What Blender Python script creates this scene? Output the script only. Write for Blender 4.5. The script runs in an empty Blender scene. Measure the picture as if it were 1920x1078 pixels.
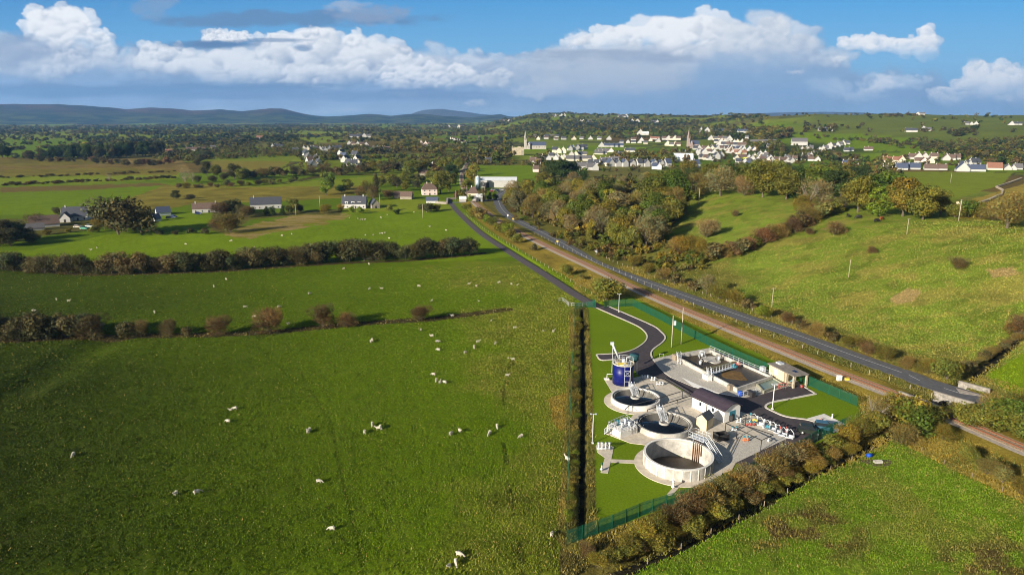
import bpy, bmesh, math, random
import numpy as np
from mathutils import Vector, Matrix
from mathutils.geometry import tessellate_polygon

# ------------------------------------------------------------------ camera, world, sun, exposure
SC = bpy.context.scene
C = SC.collection
R = math.radians
CZ, PITCH, F = 60.0, R(13.9), 1280.0
cam_d = bpy.data.cameras.new("camera"); cam = bpy.data.objects.new("camera", cam_d); C.objects.link(cam)
cam.location = (0, 0, CZ); cam.rotation_euler = (R(90) - PITCH, 0, 0)
cam_d.sensor_width = 36; cam_d.lens = 24; cam_d.clip_start = 1; cam_d.clip_end = 120000
SC.camera = cam
SUN_EL, SHADOW_AZ = R(19.0), R(42)          # shadows run this way, measured from +X towards +Y
world = bpy.data.worlds.new("World"); SC.world = world; world.use_nodes = True
wn = world.node_tree; wn.nodes.clear()
sky_n = wn.nodes.new('ShaderNodeTexSky'); sky_n.sky_type = 'NISHITA'; sky_n.sun_disc = False
sun_vec = Vector((-math.cos(SHADOW_AZ) * math.cos(SUN_EL), -math.sin(SHADOW_AZ) * math.cos(SUN_EL), math.sin(SUN_EL)))
sky_n.sun_elevation = SUN_EL; sky_n.sun_rotation = math.atan2(sun_vec.x, sun_vec.y)
bg = wn.nodes.new('ShaderNodeBackground'); bg.inputs['Strength'].default_value = 0.05
wo = wn.nodes.new('ShaderNodeOutputWorld')
wn.links.new(sky_n.outputs[0], bg.inputs[0]); wn.links.new(bg.outputs[0], wo.inputs[0])
sun_d = bpy.data.lights.new("sun", 'SUN'); sun_d.energy = 5.0; sun_d.angle = R(0.5); sun_d.color = (1, 0.915, 0.77)
sun = bpy.data.objects.new("sun", sun_d); C.objects.link(sun)
sun.rotation_euler = sun_vec.to_track_quat('Z', 'Y').to_euler(); sun.location = (-200, -200, 300)
SC.view_settings.view_transform = 'Standard'; SC.view_settings.look = 'None'
SC.view_settings.exposure = 0.88; SC.view_settings.gamma = 1; SC.view_settings.use_curve_mapping = False
EXPO = 2 ** SC.view_settings.exposure
SC.cycles.use_denoising = True; SC.cycles.filter_width = 1.0
SC.cycles.max_bounces = 5; SC.cycles.diffuse_bounces = 2; SC.cycles.glossy_bounces = 2
SC.cycles.transmission_bounces = 2; SC.cycles.transparent_max_bounces = 4; SC.cycles.volume_bounces = 0

# ------------------------------------------------------------------ small helpers
rnd = random.Random(7); rng = np.random.default_rng(11)
def sm(x, a, b):
    t = np.clip((x - a) / (b - a), 0, 1); return t * t * (3 - 2 * t)
_lat = np.random.default_rng(3).random((256, 256))
def vnoise(x, y):
    x = np.asarray(x, float); y = np.asarray(y, float)
    xi = np.floor(x).astype(int); yi = np.floor(y).astype(int); fx = x - xi; fy = y - yi
    fx = fx * fx * fx * (fx * (fx * 6 - 15) + 10); fy = fy * fy * fy * (fy * (fy * 6 - 15) + 10)
    g = lambda a, b: _lat[(yi + b) & 255, (xi + a) & 255]
    return (g(0, 0) * (1 - fx) + g(1, 0) * fx) * (1 - fy) + (g(0, 1) * (1 - fx) + g(1, 1) * fx) * fy
def fbm(x, y, o=4, gain=.5):
    s = 0; a = 1; t = 0
    for i in range(o):
        s = s + a * (vnoise(x * 2 ** i + 17.3 * i, y * 2 ** i + 9.1 * i) - .5); t += a; a *= gain
    return s / t * 2
# road line (world x as a function of y) found from the photograph's perspective
RY = np.array([-60, 0, 70, 141.1, 154.7, 168.8, 186.5, 206.2, 222.9, 241.6, 258.4, 286.2, 330, 373.7, 422.7, 465.2, 529.4, 700])
RX = np.array([240, 196, 150, 102.2, 95.1, 88.3, 80.6, 70.7, 63.1, 54.5, 46.8, 35.4, 25.4, 13.8, 0, -7.3, -11.6, -25])
def xroad(y): return np.interp(y, RY, RX)
HORIZ_PX = np.array([900, 950, 990, 1060, 1150, 1210, 1300, 1400, 1500, 1620, 1750, 1850, 1920, 2100])
HORIZ_Y = np.array([224, 220, 216, 213, 215, 216, 219.5, 218.5, 214.5, 213, 215, 217, 219, 221])
def T0(x, y):
    x = np.asarray(x, float); y = np.asarray(y, float)
    d = (x - xroad(y)) * .9
    z = 19.5 * sm(d, 9, 128) * (1 - .85 * sm(d, 160, 330)) * sm(y, 60, 215) * (1 - sm(y, 430, 570))
    r = np.hypot(x, y)
    az = 960 + x / np.maximum(y, 1) * F * .985
    rr = np.interp(az, [900, 1300, 1420], [4200, 3900, 2600]); r0 = np.interp(az, [900, 1250, 1400], [2000, 1700, 1150])
    top = CZ + rr * (222.5 - np.interp(az, HORIZ_PX, HORIZ_Y)) / F * np.clip(y / np.maximum(r, 1), .6, 1)
    u = np.clip((r - r0) / (rr - r0), 0, 1.15)
    z = z + (top * (u ** 1.15)) * sm(az, 860, 1010) * (u < 1.0) + top * sm(az, 860, 1010) * (u >= 1.0) * (1 - .6 * np.clip(u - 1, 0, 1))
    left = sm(np.interp(y, [60, 120, 190, 250, 330, 537, 700], [5, 8, 14, 6, -10, -70, -90]) - x, 0, 55)
    z = z + left * fbm(x / 70, y / 70, 2) * .9 * (1 - sm(r, 500, 700))
    z = z + fbm(x / 330 + 5, y / 330, 3) * np.interp(r, [560, 1100, 3000, 8000], [0, 4, 12, 16])
    return z
def P(px, py, n=260):
    """where the ray through a pixel of the 1920 px photograph meets the terrain"""
    px = np.atleast_1d(np.asarray(px, float)); py = np.atleast_1d(np.asarray(py, float))
    a = (px - 960) / F; b = -(py - 539) / F
    dx = a; dy = math.cos(PITCH) + b * math.sin(PITCH); dz = -math.sin(PITCH) + b * math.cos(PITCH)
    ts = np.geomspace(50, 9000, n)
    tt = ts[None, :]; h = CZ + dz[:, None] * tt - T0(dx[:, None] * tt, dy[:, None] * tt)
    hit = h < 0; k = np.where(hit.any(1), hit.argmax(1), n - 1); k = np.maximum(k, 1)
    lo = ts[k - 1]; hi = ts[k]
    for _ in range(22):
        m = (lo + hi) / 2; below = CZ + dz * m - T0(dx * m, dy * m) < 0
        hi = np.where(below, m, hi); lo = np.where(below, lo, m)
    return np.stack([dx * hi, dy * hi, T0(dx * hi, dy * hi)], 1)
def G(px, py, z=0.0):
    a = (px - 960) / F; b = -(py - 539) / F
    dz = -math.sin(PITCH) + b * math.cos(PITCH); t = (z - CZ) / dz
    return (a * t, (math.cos(PITCH) + b * math.sin(PITCH)) * t)
def GL(pts, z=0.0): return [G(a, b, z) for a, b in pts]
def toPx(x, y, z):
    zz = z - CZ; dep = y * math.cos(PITCH) - zz * math.sin(PITCH); up = y * math.sin(PITCH) + zz * math.cos(PITCH)
    dep = np.maximum(dep, 1)
    return 960 + F * x / dep, 539 - F * up / dep
def plen(x, y): return y * math.cos(PITCH) + CZ * math.sin(PITCH)   # camera depth at ground
# ------------------------------------------------------------------ materials
MATS = {}
def mat(name, col=(.5, .5, .5), rough=.7, metal=0, noise=0, nscale=1.0, col2=None, bump=0, spec=.3, emit=None):
    if name in MATS: return MATS[name]
    m = bpy.data.materials.new(name); m.use_nodes = True; nt = m.node_tree; b = nt.nodes['Principled BSDF']
    b.inputs['Base Color'].default_value = (*col, 1); b.inputs['Roughness'].default_value = rough
    b.inputs['Metallic'].default_value = metal; b.inputs['Specular IOR Level'].default_value = spec
    if noise or bump:
        tc = nt.nodes.new('ShaderNodeTexCoord'); nz = nt.nodes.new('ShaderNodeTexNoise')
        nz.inputs['Scale'].default_value = nscale; nz.inputs['Detail'].default_value = 6; nz.inputs['Roughness'].default_value = .65
        nt.links.new(tc.outputs['Object'], nz.inputs['Vector'])
        if noise:
            c2 = col2 or tuple(c * (1 - noise) for c in col)
            rp = nt.nodes.new('ShaderNodeValToRGB'); rp.color_ramp.elements[0].position = .35; rp.color_ramp.elements[1].position = .65
            rp.color_ramp.elements[0].color = (*c2, 1); rp.color_ramp.elements[1].color = (*col, 1)
            nt.links.new(nz.outputs['Fac'], rp.inputs[0]); nt.links.new(rp.outputs[0], b.inputs['Base Color'])
        if bump:
            bp = nt.nodes.new('ShaderNodeBump'); bp.inputs['Strength'].default_value = bump; bp.inputs['Distance'].default_value = .05
            nt.links.new(nz.outputs['Fac'], bp.inputs['Height']); nt.links.new(bp.outputs[0], b.inputs['Normal'])
    MATS[name] = m; return m
# ------------------------------------------------------------------ object helpers
def tag(o, label=None, cat=None, group=None, kind=None):
    if label: o['label'] = label
    if cat: o['category'] = cat
    if group: o['group'] = group
    if kind: o['kind'] = kind
    return o
def thing(name, label, cat, loc=(0, 0, 0), rz=0, group=None):
    o = bpy.data.objects.new(name, None); C.objects.link(o); o.location = loc; o.rotation_euler = (0, 0, rz)
    o.empty_display_size = .5
    return tag(o, label, cat, group)
def wloc(p):
    v = Vector((0, 0, 0))
    while p is not None: v = v + p.location; p = p.parent
    return v
def npmesh(name, V, Fq, m=None, col=None, smooth=False):
    """fast mesh from numpy arrays; Fq (n,3) or (n,4)"""
    me = bpy.data.meshes.new(name); V = np.asarray(V, np.float32); Fq = np.asarray(Fq, np.int32); k = Fq.shape[1]
    me.vertices.add(len(V)); me.vertices.foreach_set('co', V.ravel())
    me.loops.add(Fq.size); me.loops.foreach_set('vertex_index', Fq.ravel())
    me.polygons.add(len(Fq)); me.polygons.foreach_set('loop_start', np.arange(0, Fq.size, k, dtype=np.int32))
    me.polygons.foreach_set('loop_total', np.full(len(Fq), k, np.int32))
    if smooth: me.polygons.foreach_set('use_smooth', np.ones(len(Fq), bool))
    me.update(calc_edges=True)
    if col is not None:
        ca = me.color_attributes.new('tint', 'FLOAT_COLOR', 'POINT'); c4 = np.ones((len(V), 4), np.float32); c4[:, :col.shape[1]] = col
        ca.data.foreach_set('color', c4.ravel())
    if m: me.materials.append(m)
    return me
def link(name, me, parent=None):
    o = bpy.data.objects.new(name, me); C.objects.link(o)
    if parent: o.parent = parent
    return o
class MB:
    def __init__(s): s.v = []; s.f = []; s.sm = []
    def add(s, v, f, smooth=False):
        k = len(s.v); s.v += [tuple(p) for p in v]; s.f += [tuple(i + k for i in q) for q in f]; s.sm += [smooth] * len(f); return s
    def box(s, c, size, rz=0, ry=0, rx=0):
        """c = centre of the base"""
        M = Matrix.Translation(c) @ Matrix.Rotation(rz, 4, 'Z') @ Matrix.Rotation(ry, 4, 'Y') @ Matrix.Rotation(rx, 4, 'X')
        a, b, h = size[0] / 2, size[1] / 2, size[2]
        v = [M @ Vector(p) for p in ((-a, -b, 0), (a, -b, 0), (a, b, 0), (-a, b, 0), (-a, -b, h), (a, -b, h), (a, b, h), (-a, b, h))]
        return s.add(v, ((3, 2, 1, 0), (4, 5, 6, 7), (0, 1, 5, 4), (1, 2, 6, 5), (2, 3, 7, 6), (3, 0, 4, 7)))
    def tube(s, pts, r, n=6, cap=True):
        pts = [Vector(p) for p in pts]; rs = r if isinstance(r, (list, tuple)) else [r] * len(pts); v = []
        for i, p in enumerate(pts):
            d = (pts[min(i + 1, len(pts) - 1)] - pts[max(i - 1, 0)]).normalized()
            a = d.orthogonal().normalized() if abs(d.z) < .999 else Vector((1, 0, 0)); a = (a - d * a.dot(d)).normalized(); b = d.cross(a)
            if i and (a.dot(la) < 0): a = -a; b = -b
            la = a
            for k in range(n):
                t = 2 * math.pi * k / n; v.append(p + (a * math.cos(t) + b * math.sin(t)) * rs[i])
        f = [(i * n + k, i * n + (k + 1) % n, (i + 1) * n + (k + 1) % n, (i + 1) * n + k) for i in range(len(pts) - 1) for k in range(n)]
        if cap: f += [tuple(range(n))[::-1], tuple(range((len(pts) - 1) * n, len(pts) * n))]
        return s.add(v, f, n > 5)
    def cyl(s, c, r, h, n=24, r2=None):
        return s.tube([(c[0], c[1], c[2]), (c[0], c[1], c[2] + h)], [r, r if r2 is None else r2], n)
    def ring(s, c, ri, ro, h, n=64, a0=0, a1=2 * math.pi):
        v = []; full = abs(a1 - a0 - 2 * math.pi) < 1e-6; m = n if full else n + 1
        for k in range(m):
            t = a0 + (a1 - a0) * k / n; x, y = math.cos(t), math.sin(t)
            v += [(c[0] + ri * x, c[1] + ri * y, c[2]), (c[0] + ro * x, c[1] + ro * y, c[2]), (c[0] + ro * x, c[1] + ro * y, c[2] + h), (c[0] + ri * x, c[1] + ri * y, c[2] + h)]
        f = []
        for k in range(n):
            a, b = 4 * k, 4 * ((k + 1) % m)
            for q in range(4): f.append((a + q, a + (q + 1) % 4, b + (q + 1) % 4, b + q))
        return s.add(v, f)
    def prism(s, poly, z0, z1):
        n = len(poly); v = [(x, y, z0) for x, y in poly] + [(x, y, z1) for x, y in poly]
        ar = sum(poly[i][0] * poly[(i + 1) % n][1] - poly[(i + 1) % n][0] * poly[i][1] for i in range(n))
        tri = tessellate_polygon([[Vector((x, y, 0)) for x, y in poly]])
        f = [(i, (i + 1) % n, n + (i + 1) % n, n + i) if ar > 0 else ((i + 1) % n, i, n + i, n + (i + 1) % n) for i in range(n)]
        for t in tri:
            a, b, c = t; q = (poly[b][0] - poly[a][0]) * (poly[c][1] - poly[a][1]) - (poly[b][1] - poly[a][1]) * (poly[c][0] - poly[a][0])
            t = (a, b, c) if q > 0 else (a, c, b)
            f.append(tuple(i + n for i in t)); f.append(t[::-1])
        return s.add(v, f)
    def bar(s, a, b, w, h=None):
        """square bar from a to b"""
        return s.tube([a, b], w / 1.414 if True else w, 4)
    def build(s, name, m, parent=None, rel=True):
        me = bpy.data.meshes.new(name); off = wloc(parent) if (parent is not None and rel) else Vector((0, 0, 0))
        me.from_pydata([(x - off.x, y - off.y, z - off.z) for x, y, z in s.v], [], s.f); me.validate()
        if len(me.polygons) == len(s.sm): me.polygons.foreach_set('use_smooth', s.sm)
        me.materials.append(m); me.update(); return link(name, me, parent)
def copy_tree(o, parent=None):
    c = o.copy(); C.objects.link(c)
    if parent is not None: c.parent = parent
    for ch in o.children: copy_tree(ch, c)
    return c
def smooth_line(pts, n=8):
    """Catmull-Rom"""
    p = [np.array(q, float) for q in pts]; p = [2 * p[0] - p[1]] + p + [2 * p[-1] - p[-2]]; out = []
    for i in range(1, len(p) - 2):
        for k in range(n):
            t = k / n; out.append(.5 * ((2 * p[i]) + (p[i + 1] - p[i - 1]) * t + (2 * p[i - 1] - 5 * p[i] + 4 * p[i + 1] - p[i + 2]) * t * t + (3 * p[i] - p[i - 1] - 3 * p[i + 1] + p[i + 2]) * t ** 3))
    out.append(p[-2]); return [tuple(q) for q in out]
def offset_line(line, d):
    L = np.array(line, float)[:, :2]; t = np.gradient(L, axis=0); t /= np.linalg.norm(t, axis=1)[:, None] + 1e-9
    return [(a, b) for a, b in L + np.stack([t[:, 1], -t[:, 0]], 1) * d]     # positive = to the right of travel
def ribbon(name, line, w0, w1, z0, m, parent=None, thick=0, follow=True):
    """flat strip between offsets w0 and w1 of a line, z0 above the terrain"""
    a = offset_line(line, w0); b = offset_line(line, w1); n = len(a)
    z = lambda p: float(T0(p[0], p[1])) + z0 if follow else z0
    v = [(p[0], p[1], z(p)) for p in a] + [(p[0], p[1], z(p)) for p in b]
    f = [(i, n + i, n + i + 1, i + 1) for i in range(n - 1)]
    mb = MB()
    if thick:
        v += [(x, y, q - thick) for x, y, q in v]; N = 2 * n
        f += [(i, i + 1, N + i + 1, N + i) for i in range(n - 1)] + [(n + i + 1, n + i, N + n + i, N + n + i + 1) for i in range(n - 1)]
        f += [(0, N, N + n, n), (n - 1, 2 * n - 1, N + 2 * n - 1, N + n - 1)]
    mb.add(v, f); o = mb.build(name, m, parent); return o
def walk(line, step, start=0):
    """points and headings every step metres along a line"""
    L = np.array(line, float)[:, :2]; d = np.linalg.norm(np.diff(L, axis=0), axis=1); s = np.concatenate([[0], np.cumsum(d)])
    q = np.arange(start, s[-1], step); x = np.interp(q, s, L[:, 0]); y = np.interp(q, s, L[:, 1])
    k = np.clip(np.searchsorted(s, q, 'right') - 1, 0, len(d) - 1); h = np.arctan2((L[1:] - L[:-1])[k, 1], (L[1:] - L[:-1])[k, 0])
    return list(zip(x, y, h))
def dline(x, y, line):
    L = np.array(line, float)[:, :2]; best = np.full(x.shape, 1e9)
    for a, b in zip(L[:-1], L[1:]):
        ab = b - a; t = np.clip(((x - a[0]) * ab[0] + (y - a[1]) * ab[1]) / (ab @ ab), 0, 1)
        best = np.minimum(best, np.hypot(x - a[0] - t * ab[0], y - a[1] - t * ab[1]))
    return best
def inpoly(px, py, poly):
    r = np.zeros(px.shape, bool); n = len(poly)
    for i in range(n):
        x1, y1 = poly[i]; x2, y2 = poly[(i + 1) % n]
        if y1 == y2: continue
        c = ((y1 > py) != (y2 > py)) & (px < (x2 - x1) * (py - y1) / (y2 - y1) + x1); r ^= c
    return r
# ------------------------------------------------------------------ sky backdrop with clouds
def sky():
    na, ne = 1350, 330
    pxs = np.linspace(-260, 2180, na); pys = np.concatenate([np.linspace(-330, -6, 60), np.linspace(-4, 300, ne - 60)])
    X, Y = np.meshgrid(pxs, pys)
    def mixc(a, b, t): return a + (b - a) * t[..., None]
    s = lambda r, g, b: (np.array([r, g, b]) / 255.) ** 2.2
    t = np.clip(Y / 222, -1.5, 1)
    L = np.clip((X - 100) / 1800, 0, 1)
    topc = mixc(s(78, 145, 202) * np.ones(X.shape + (3,)), s(92, 168, 226), L)
    midc = mixc(s(116, 175, 219) * np.ones(X.shape + (3,)), s(132, 188, 228), L)
    lowc = mixc(s(165, 190, 212) * np.ones(X.shape + (3,)), s(150, 182, 212), L)
    col = np.where((t < .5)[..., None], mixc(topc, midc, np.clip(t / .5, 0, 1)), mixc(midc, lowc, np.clip((t - .5) / .5, 0, 1)))
    col = col * np.exp(-1.15 * np.clip(-t, 0, 1.5))[..., None]
    w1 = fbm(X / 60, Y / 42, 5); w2 = fbm(X / 60 + 40, Y / 42 + 11, 5); w3 = fbm(X / 150 + 7, Y / 70 + 3, 4)
    wf = fbm(X / 17 + 3, Y / 13, 4, .6); wm = fbm(X / 38 + 13, Y / 28 + 5, 5, .6); wb = fbm(X / 80 + 31, Y / 55 + 15, 4, .55)
    gr = np.random.default_rng(21)
    XW = X + wm * 9 + wf * 5; YW = Y + w2 * 8 + wf * 4
    def cloud(col, blobs, lit=(247, 248, 249), dark=(130, 150, 180), base=1.0, opa=1.0, soft=.14, n=15, sub=.42):
        """heaped cloud: many overlapping lobes, each bright towards the sun at upper left and grey below"""
        B = np.zeros(X.shape); A = np.zeros(X.shape); lobes = []
        ys = np.array([q[1] for q in blobs]); rys = np.array([q[3] for q in blobs]); bot = (ys + rys).max(); top = (ys - rys).min()
        for (cx, cy, rx, ry) in blobs:
            lobes.append((cx, cy, rx, ry, 1))
            for i in range(int(n * max(rx / ry, 1))):
                t = gr.uniform(0, 6.28); q = gr.uniform(.2, .95) ** .6; r = ry * gr.uniform(.22, .6) * (sub / .42)
                lobes.append((cx + rx * q * math.cos(t), cy + ry * q * math.sin(t), r * gr.uniform(1, 1.5), r, 0))
        lobes.sort(key=lambda l: (-l[4], l[1]))
        for (cx, cy, rx, ry, big) in lobes:
            j = np.where(np.abs(pys - cy) < ry * 1.6 + 16)[0]; i = np.where(np.abs(pxs - cx) < rx * 1.6 + 20)[0]
            if not len(j) or not len(i): continue
            w = np.s_[j[0]:j[-1] + 1, i[0]:i[-1] + 1]
            dx = (XW[w] - cx) / rx; dy = (YW[w] - cy) / ry; q = np.sqrt(dx * dx + dy * dy)
            a = sm(1 - q, 0, soft + (.25 if not big else .1)) * (1 if big else .75)
            b = np.clip(.60 - dx * .24 - dy * .42 + wf[w] * .10, 0, 1)
            B[w] = B[w] * (1 - a) + b * a; A[w] = np.maximum(A[w], a * (1 if big else sm(1 - q, 0, soft + .25)))
        under = sm(Y + wb * 24 + wm * 8, top + (bot - top) * .40, bot + 2) * base
        sh = np.clip(B * 1.3 - .02 - under * .8 + w3 * .22 + wb * .30 + wm * .12, 0, 1)
        # the base melts away, the top stays crisp
        A = A * opa * (1 - .95 * sm(Y + wb * 26 + wm * 12, bot - (bot - top) * .5, bot + 2) * min(1, base * 1.3))
        return col + (mixc(s(*dark) * np.ones(X.shape + (3,)), s(*lit), sh) - col) * A[..., None]
    def veil(col, cx, cy, rx, ry, rgb, opa, k=1.0, sx=120, sy=30):
        q = 1 - ((X - cx) / rx) ** 2 - ((Y - cy) / ry) ** 2
        a = sm(q + fbm(X / sx + cx, Y / sy + cy, 6, .6) * k, 0, .9) * opa
        return col + (s(*rgb) - col) * a[..., None]
    def bank(col, edge, y1, rgb, opa, soft=16, amp=16):
        """a continuous bank below an edge line"""
        e = np.interp(X, [p[0] for p in edge], [p[1] for p in edge]) + (wm * 1.3 + wf * .6) * amp
        a = sm(Y, e, e + soft) * (1 - sm(Y + wb * 10, y1 - 14, y1 + 8)) * opa
        k = (1 + .16 * wb + .10 * wm)[..., None]
        return col + (s(*rgb) * k - col) * a[..., None]
    # one long bank of grey-blue cloud with pale streaks under it
    col = veil(col, 420, 199, 900, 17, (202, 212, 224), .8, .7, 140, 9)
    col = bank(col, [(-260, 60), (60, 66), (200, 84), (260, 88), (420, 84), (600, 84), (700, 92), (770, 112), (850, 120), (960, 112), (1060, 92), (1180, 70), (1500, 66), (1560, 110), (1700, 150), (1800, 170), (1960, 160), (2180, 150)], 192, (140, 160, 188), .92)
    col = bank(col, [(960, 108), (1060, 96), (1200, 96), (1560, 90), (1620, 120), (1760, 130), (1800, 170), (2180, 170)], 214, (150, 174, 204), .8, 24)
    # grey-white cloud masses that fill the bank
    for (x0_, x1_, yc, ry_, lt, dk, st) in ((-240, 1040, 128, 30, (214, 221, 230), (138, 158, 188), 58), (1000, 1600, 118, 34, (206, 215, 226), (150, 170, 198), 62), (1560, 2200, 172, 20, (206, 220, 234), (160, 184, 212), 70)):
        bl = [(q + gr.uniform(-20, 20), yc + gr.uniform(-16, 16), gr.uniform(44, 86), ry_ * gr.uniform(.7, 1.15)) for q in np.arange(x0_, x1_, st)]
        col = cloud(col, bl, lit=lt, dark=dk, base=.7, n=9, soft=.45, opa=.9)
    # left bank
    col = cloud(col, [(118, 50, 66, 42), (76, 44, 34, 28), (178, 88, 40, 34), (100, 92, 70, 36)], base=.75, n=14)
    col = cloud(col, [(-40, 96, 80, 40), (40, 110, 60, 36), (100, 128, 34, 34), (200, 98, 20, 16), (130, 120, 40, 24)], base=.5, opa=.7, lit=(236, 239, 242), soft=.3)
    col = veil(col, 20, 100, 90, 40, (150, 165, 190), .75, .8, 60, 30)
    col = cloud(col, [(590, 72, 60, 22), (520, 76, 44, 16), (400, 66, 34, 10), (440, 70, 34, 8), (665, 82, 30, 22), (750, 100, 26, 16), (700, 102, 70, 24)], base=.2, n=12, soft=.2)
    col = cloud(col, [(285, 104, 34, 28), (330, 112, 50, 32), (420, 122, 66, 38), (520, 122, 80, 42), (620, 118, 80, 42), (700, 120, 70, 38), (460, 140, 100, 26), (600, 146, 80, 26)], base=.55, n=15, lit=(240, 242, 244))
    col = cloud(col, [(750, 146, 44, 24), (795, 134, 46, 26), (850, 142, 50, 24), (770, 158, 70, 14)], base=.45, n=16)
    col = cloud(col, [(944, 140, 24, 11), (920, 150, 40, 14), (1035, 162, 30, 20), (1000, 176, 46, 14)], base=.35, n=10, lit=(238, 240, 242), opa=.85)
    col = cloud(col, [(890, 194, 26, 10), (760, 178, 30, 6)], base=.2, n=8, lit=(214, 222, 230), opa=.7, soft=.4)
    col = veil(col, 260, 168, 460, 19, (112, 138, 172), .85, .9, 130, 16)
    col = veil(col, 640, 178, 340, 13, (124, 146, 178), .75, .9, 110, 12)
    col = veil(col, 60, 170, 240, 16, (122, 144, 176), .8, .9, 90, 16)
    # right bank: bright crest over a grey shower
    col = cloud(col, [(1110, 84, 54, 30), (1180, 76, 70, 36), (1250, 62, 60, 38), (1320, 62, 70, 38), (1240, 94, 150, 26)], base=.9, n=16, dark=(158, 172, 194))
    col = cloud(col, [(1390, 70, 60, 40), (1450, 54, 50, 40), (1500, 84, 54, 34), (1400, 104, 120, 30)], base=.7, n=14, soft=.35, lit=(226, 230, 235), dark=(156, 174, 200))
    col = veil(col, 1120, 112, 200, 20, (160, 172, 192), .8, .8, 90, 16)
    col = veil(col, 1120, 152, 240, 46, (196, 203, 213), .85, .8, 70, 50)
    col = veil(col, 1430, 140, 170, 50, (148, 176, 208), .6, .9, 80, 60)
    col = veil(col, 1330, 190, 320, 26, (150, 176, 206), .6, .8, 50, 60)
    col = cloud(col, [(1600, 82, 34, 14), (1645, 84, 44, 18), (1695, 90, 46, 20), (1740, 66, 20, 22), (1728, 88, 30, 24)], base=.45, n=14, dark=(176, 196, 220))
    col = cloud(col, [(1492, 136, 26, 5), (1575, 114, 30, 8)], base=.2, n=6, soft=.5, opa=.6)
    col = cloud(col, [(1660, 162, 32, 15), (1640, 168, 30, 10)], base=.5, n=10, soft=.4, dark=(180, 198, 220), opa=.75)
    col = cloud(col, [(1836, 134, 26, 26), (1885, 142, 36, 28), (1840, 164, 60, 28), (1900, 170, 60, 26), (1780, 176, 50, 14), (1980, 150, 70, 44)], base=.55, n=14, dark=(176, 194, 216))
    # dark scraps in front and the high grey wisps
    col = veil(col, 400, 84, 120, 9, (92, 122, 160), .95, .5, 80, 12)
    col = veil(col, 520, 76, 80, 5, (110, 138, 172), .7, .5, 80, 8)
    col = veil(col, 568, 91, 24, 8, (118, 142, 176), .75, .5, 40, 12)
    col = veil(col, 540, 36, 280, 20, (100, 130, 168), .8, 1.1, 70, 22)
    col = veil(col, 690, 26, 90, 26, (140, 158, 186), .8, 1.2, 40, 22)
    col = veil(col, 660, 14, 50, 14, (176, 186, 202), .6, 1.2, 40, 16)
    col = veil(col, 280, 14, 60, 26, (136, 158, 188), .6, 1.3, 40, 22)
    col = veil(col, 905, 104, 26, 9, (120, 150, 190), .6, .7, 24, 12)
    # to the backdrop: a spherical patch far outside the haze
    a = (X - 960) / F; b = -(Y - 539) / F
    d = np.stack([a, math.cos(PITCH) + b * math.sin(PITCH), -math.sin(PITCH) + b * math.cos(PITCH)], -1)
    d /= np.linalg.norm(d, axis=-1, keepdims=True)
    V = d.reshape(-1, 3) * 42000 + np.array([0, 0, CZ])
    i = np.arange(na * ne).reshape(ne, na); Fq = np.stack([i[:-1, :-1], i[:-1, 1:], i[1:, 1:], i[1:, :-1]], -1).reshape(-1, 4)
    m = bpy.data.materials.new("sky_light"); m.use_nodes = True; nt = m.node_tree; nt.nodes.clear()
    at = nt.nodes.new('ShaderNodeAttribute'); at.attribute_name = 'tint'; em = nt.nodes.new('ShaderNodeEmission')
    em.inputs['Strength'].default_value = 1.08 / EXPO; mo = nt.nodes.new('ShaderNodeOutputMaterial')
    nt.links.new(at.outputs['Color'], em.inputs[0]); nt.links.new(em.outputs[0], mo.inputs[0])
    me = npmesh('sky', V, Fq, m, np.clip(col.reshape(-1, 3), 0, 1), True)
    tag(link('sky', me), kind='structure')
sky()

# ------------------------------------------------------------------ lines of the place
LANE = smooth_line(GL([(838, 372), (845, 381), (862, 401), (900, 436), (955, 473), (1020, 514), (1075, 550), (1108, 569), (1128, 578)]))
RAIL = smooth_line(GL([(899, 258), (893, 280), (884, 297), (871, 318), (866, 336), (873, 358), (890, 380), (914, 400), (949, 423.5), (990, 445), (1040, 470), (1115, 505), (1186, 540), (1240, 564.5), (1320, 598), (1400, 631), (1467, 658), (1560, 696), (1683, 743.5), (1775, 782), (1920, 844), (2100, 918)]), 10)
RR = np.array(RAIL)
ROADL = smooth_line([(x, y) for x, y in zip(RX[2:-1], RY[2:-1])] , 10)
ROADL = [p for p in ROADL if p[1] < 500] + smooth_line(GL([(931.5, 374), (934, 368), (943, 361), (958, 353)]), 6)[1:]
D_PLANT = GL([(1091, 580), (1093, 640), (1094, 760), (1092, 880), (1090, 1005)])
D_STREAM = GL([(1060, 1110), (1140, 1068), (1250, 1025), (1400, 950), (1510, 885), (1600, 848), (1660, 812), (1720, 770), (1765, 752), (1795, 726), (1840, 690), (1925, 640)])
D_LANE = GL([(866, 402), (905, 434), (965, 471), (1030, 510), (1085, 545), (1128, 570)])
D_FUR = GL([(985, 640), (955, 690), (945, 730), (942, 800), (955, 900), (965, 970), (985, 1090)])
D_TRK = GL([(560, 690), (620, 790), (650, 930), (690, 1090)])
D_TRK2 = GL([(450, 620), (560, 720)])
D_DIP = GL([(-80, 800), (60, 720), (160, 660), (200, 640)])
HEDGE1 = GL([(-60, 500), (60, 507), (180, 516), (300, 513), (420, 508), (520, 500), (640, 492), (760, 488), (860, 480), (905, 475)])
HEDGE2 = GL([(-60, 640), (60, 637), (180, 632), (300, 630), (420, 628), (520, 623), (640, 612), (720, 606), (800, 600), (950, 580)])
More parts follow.
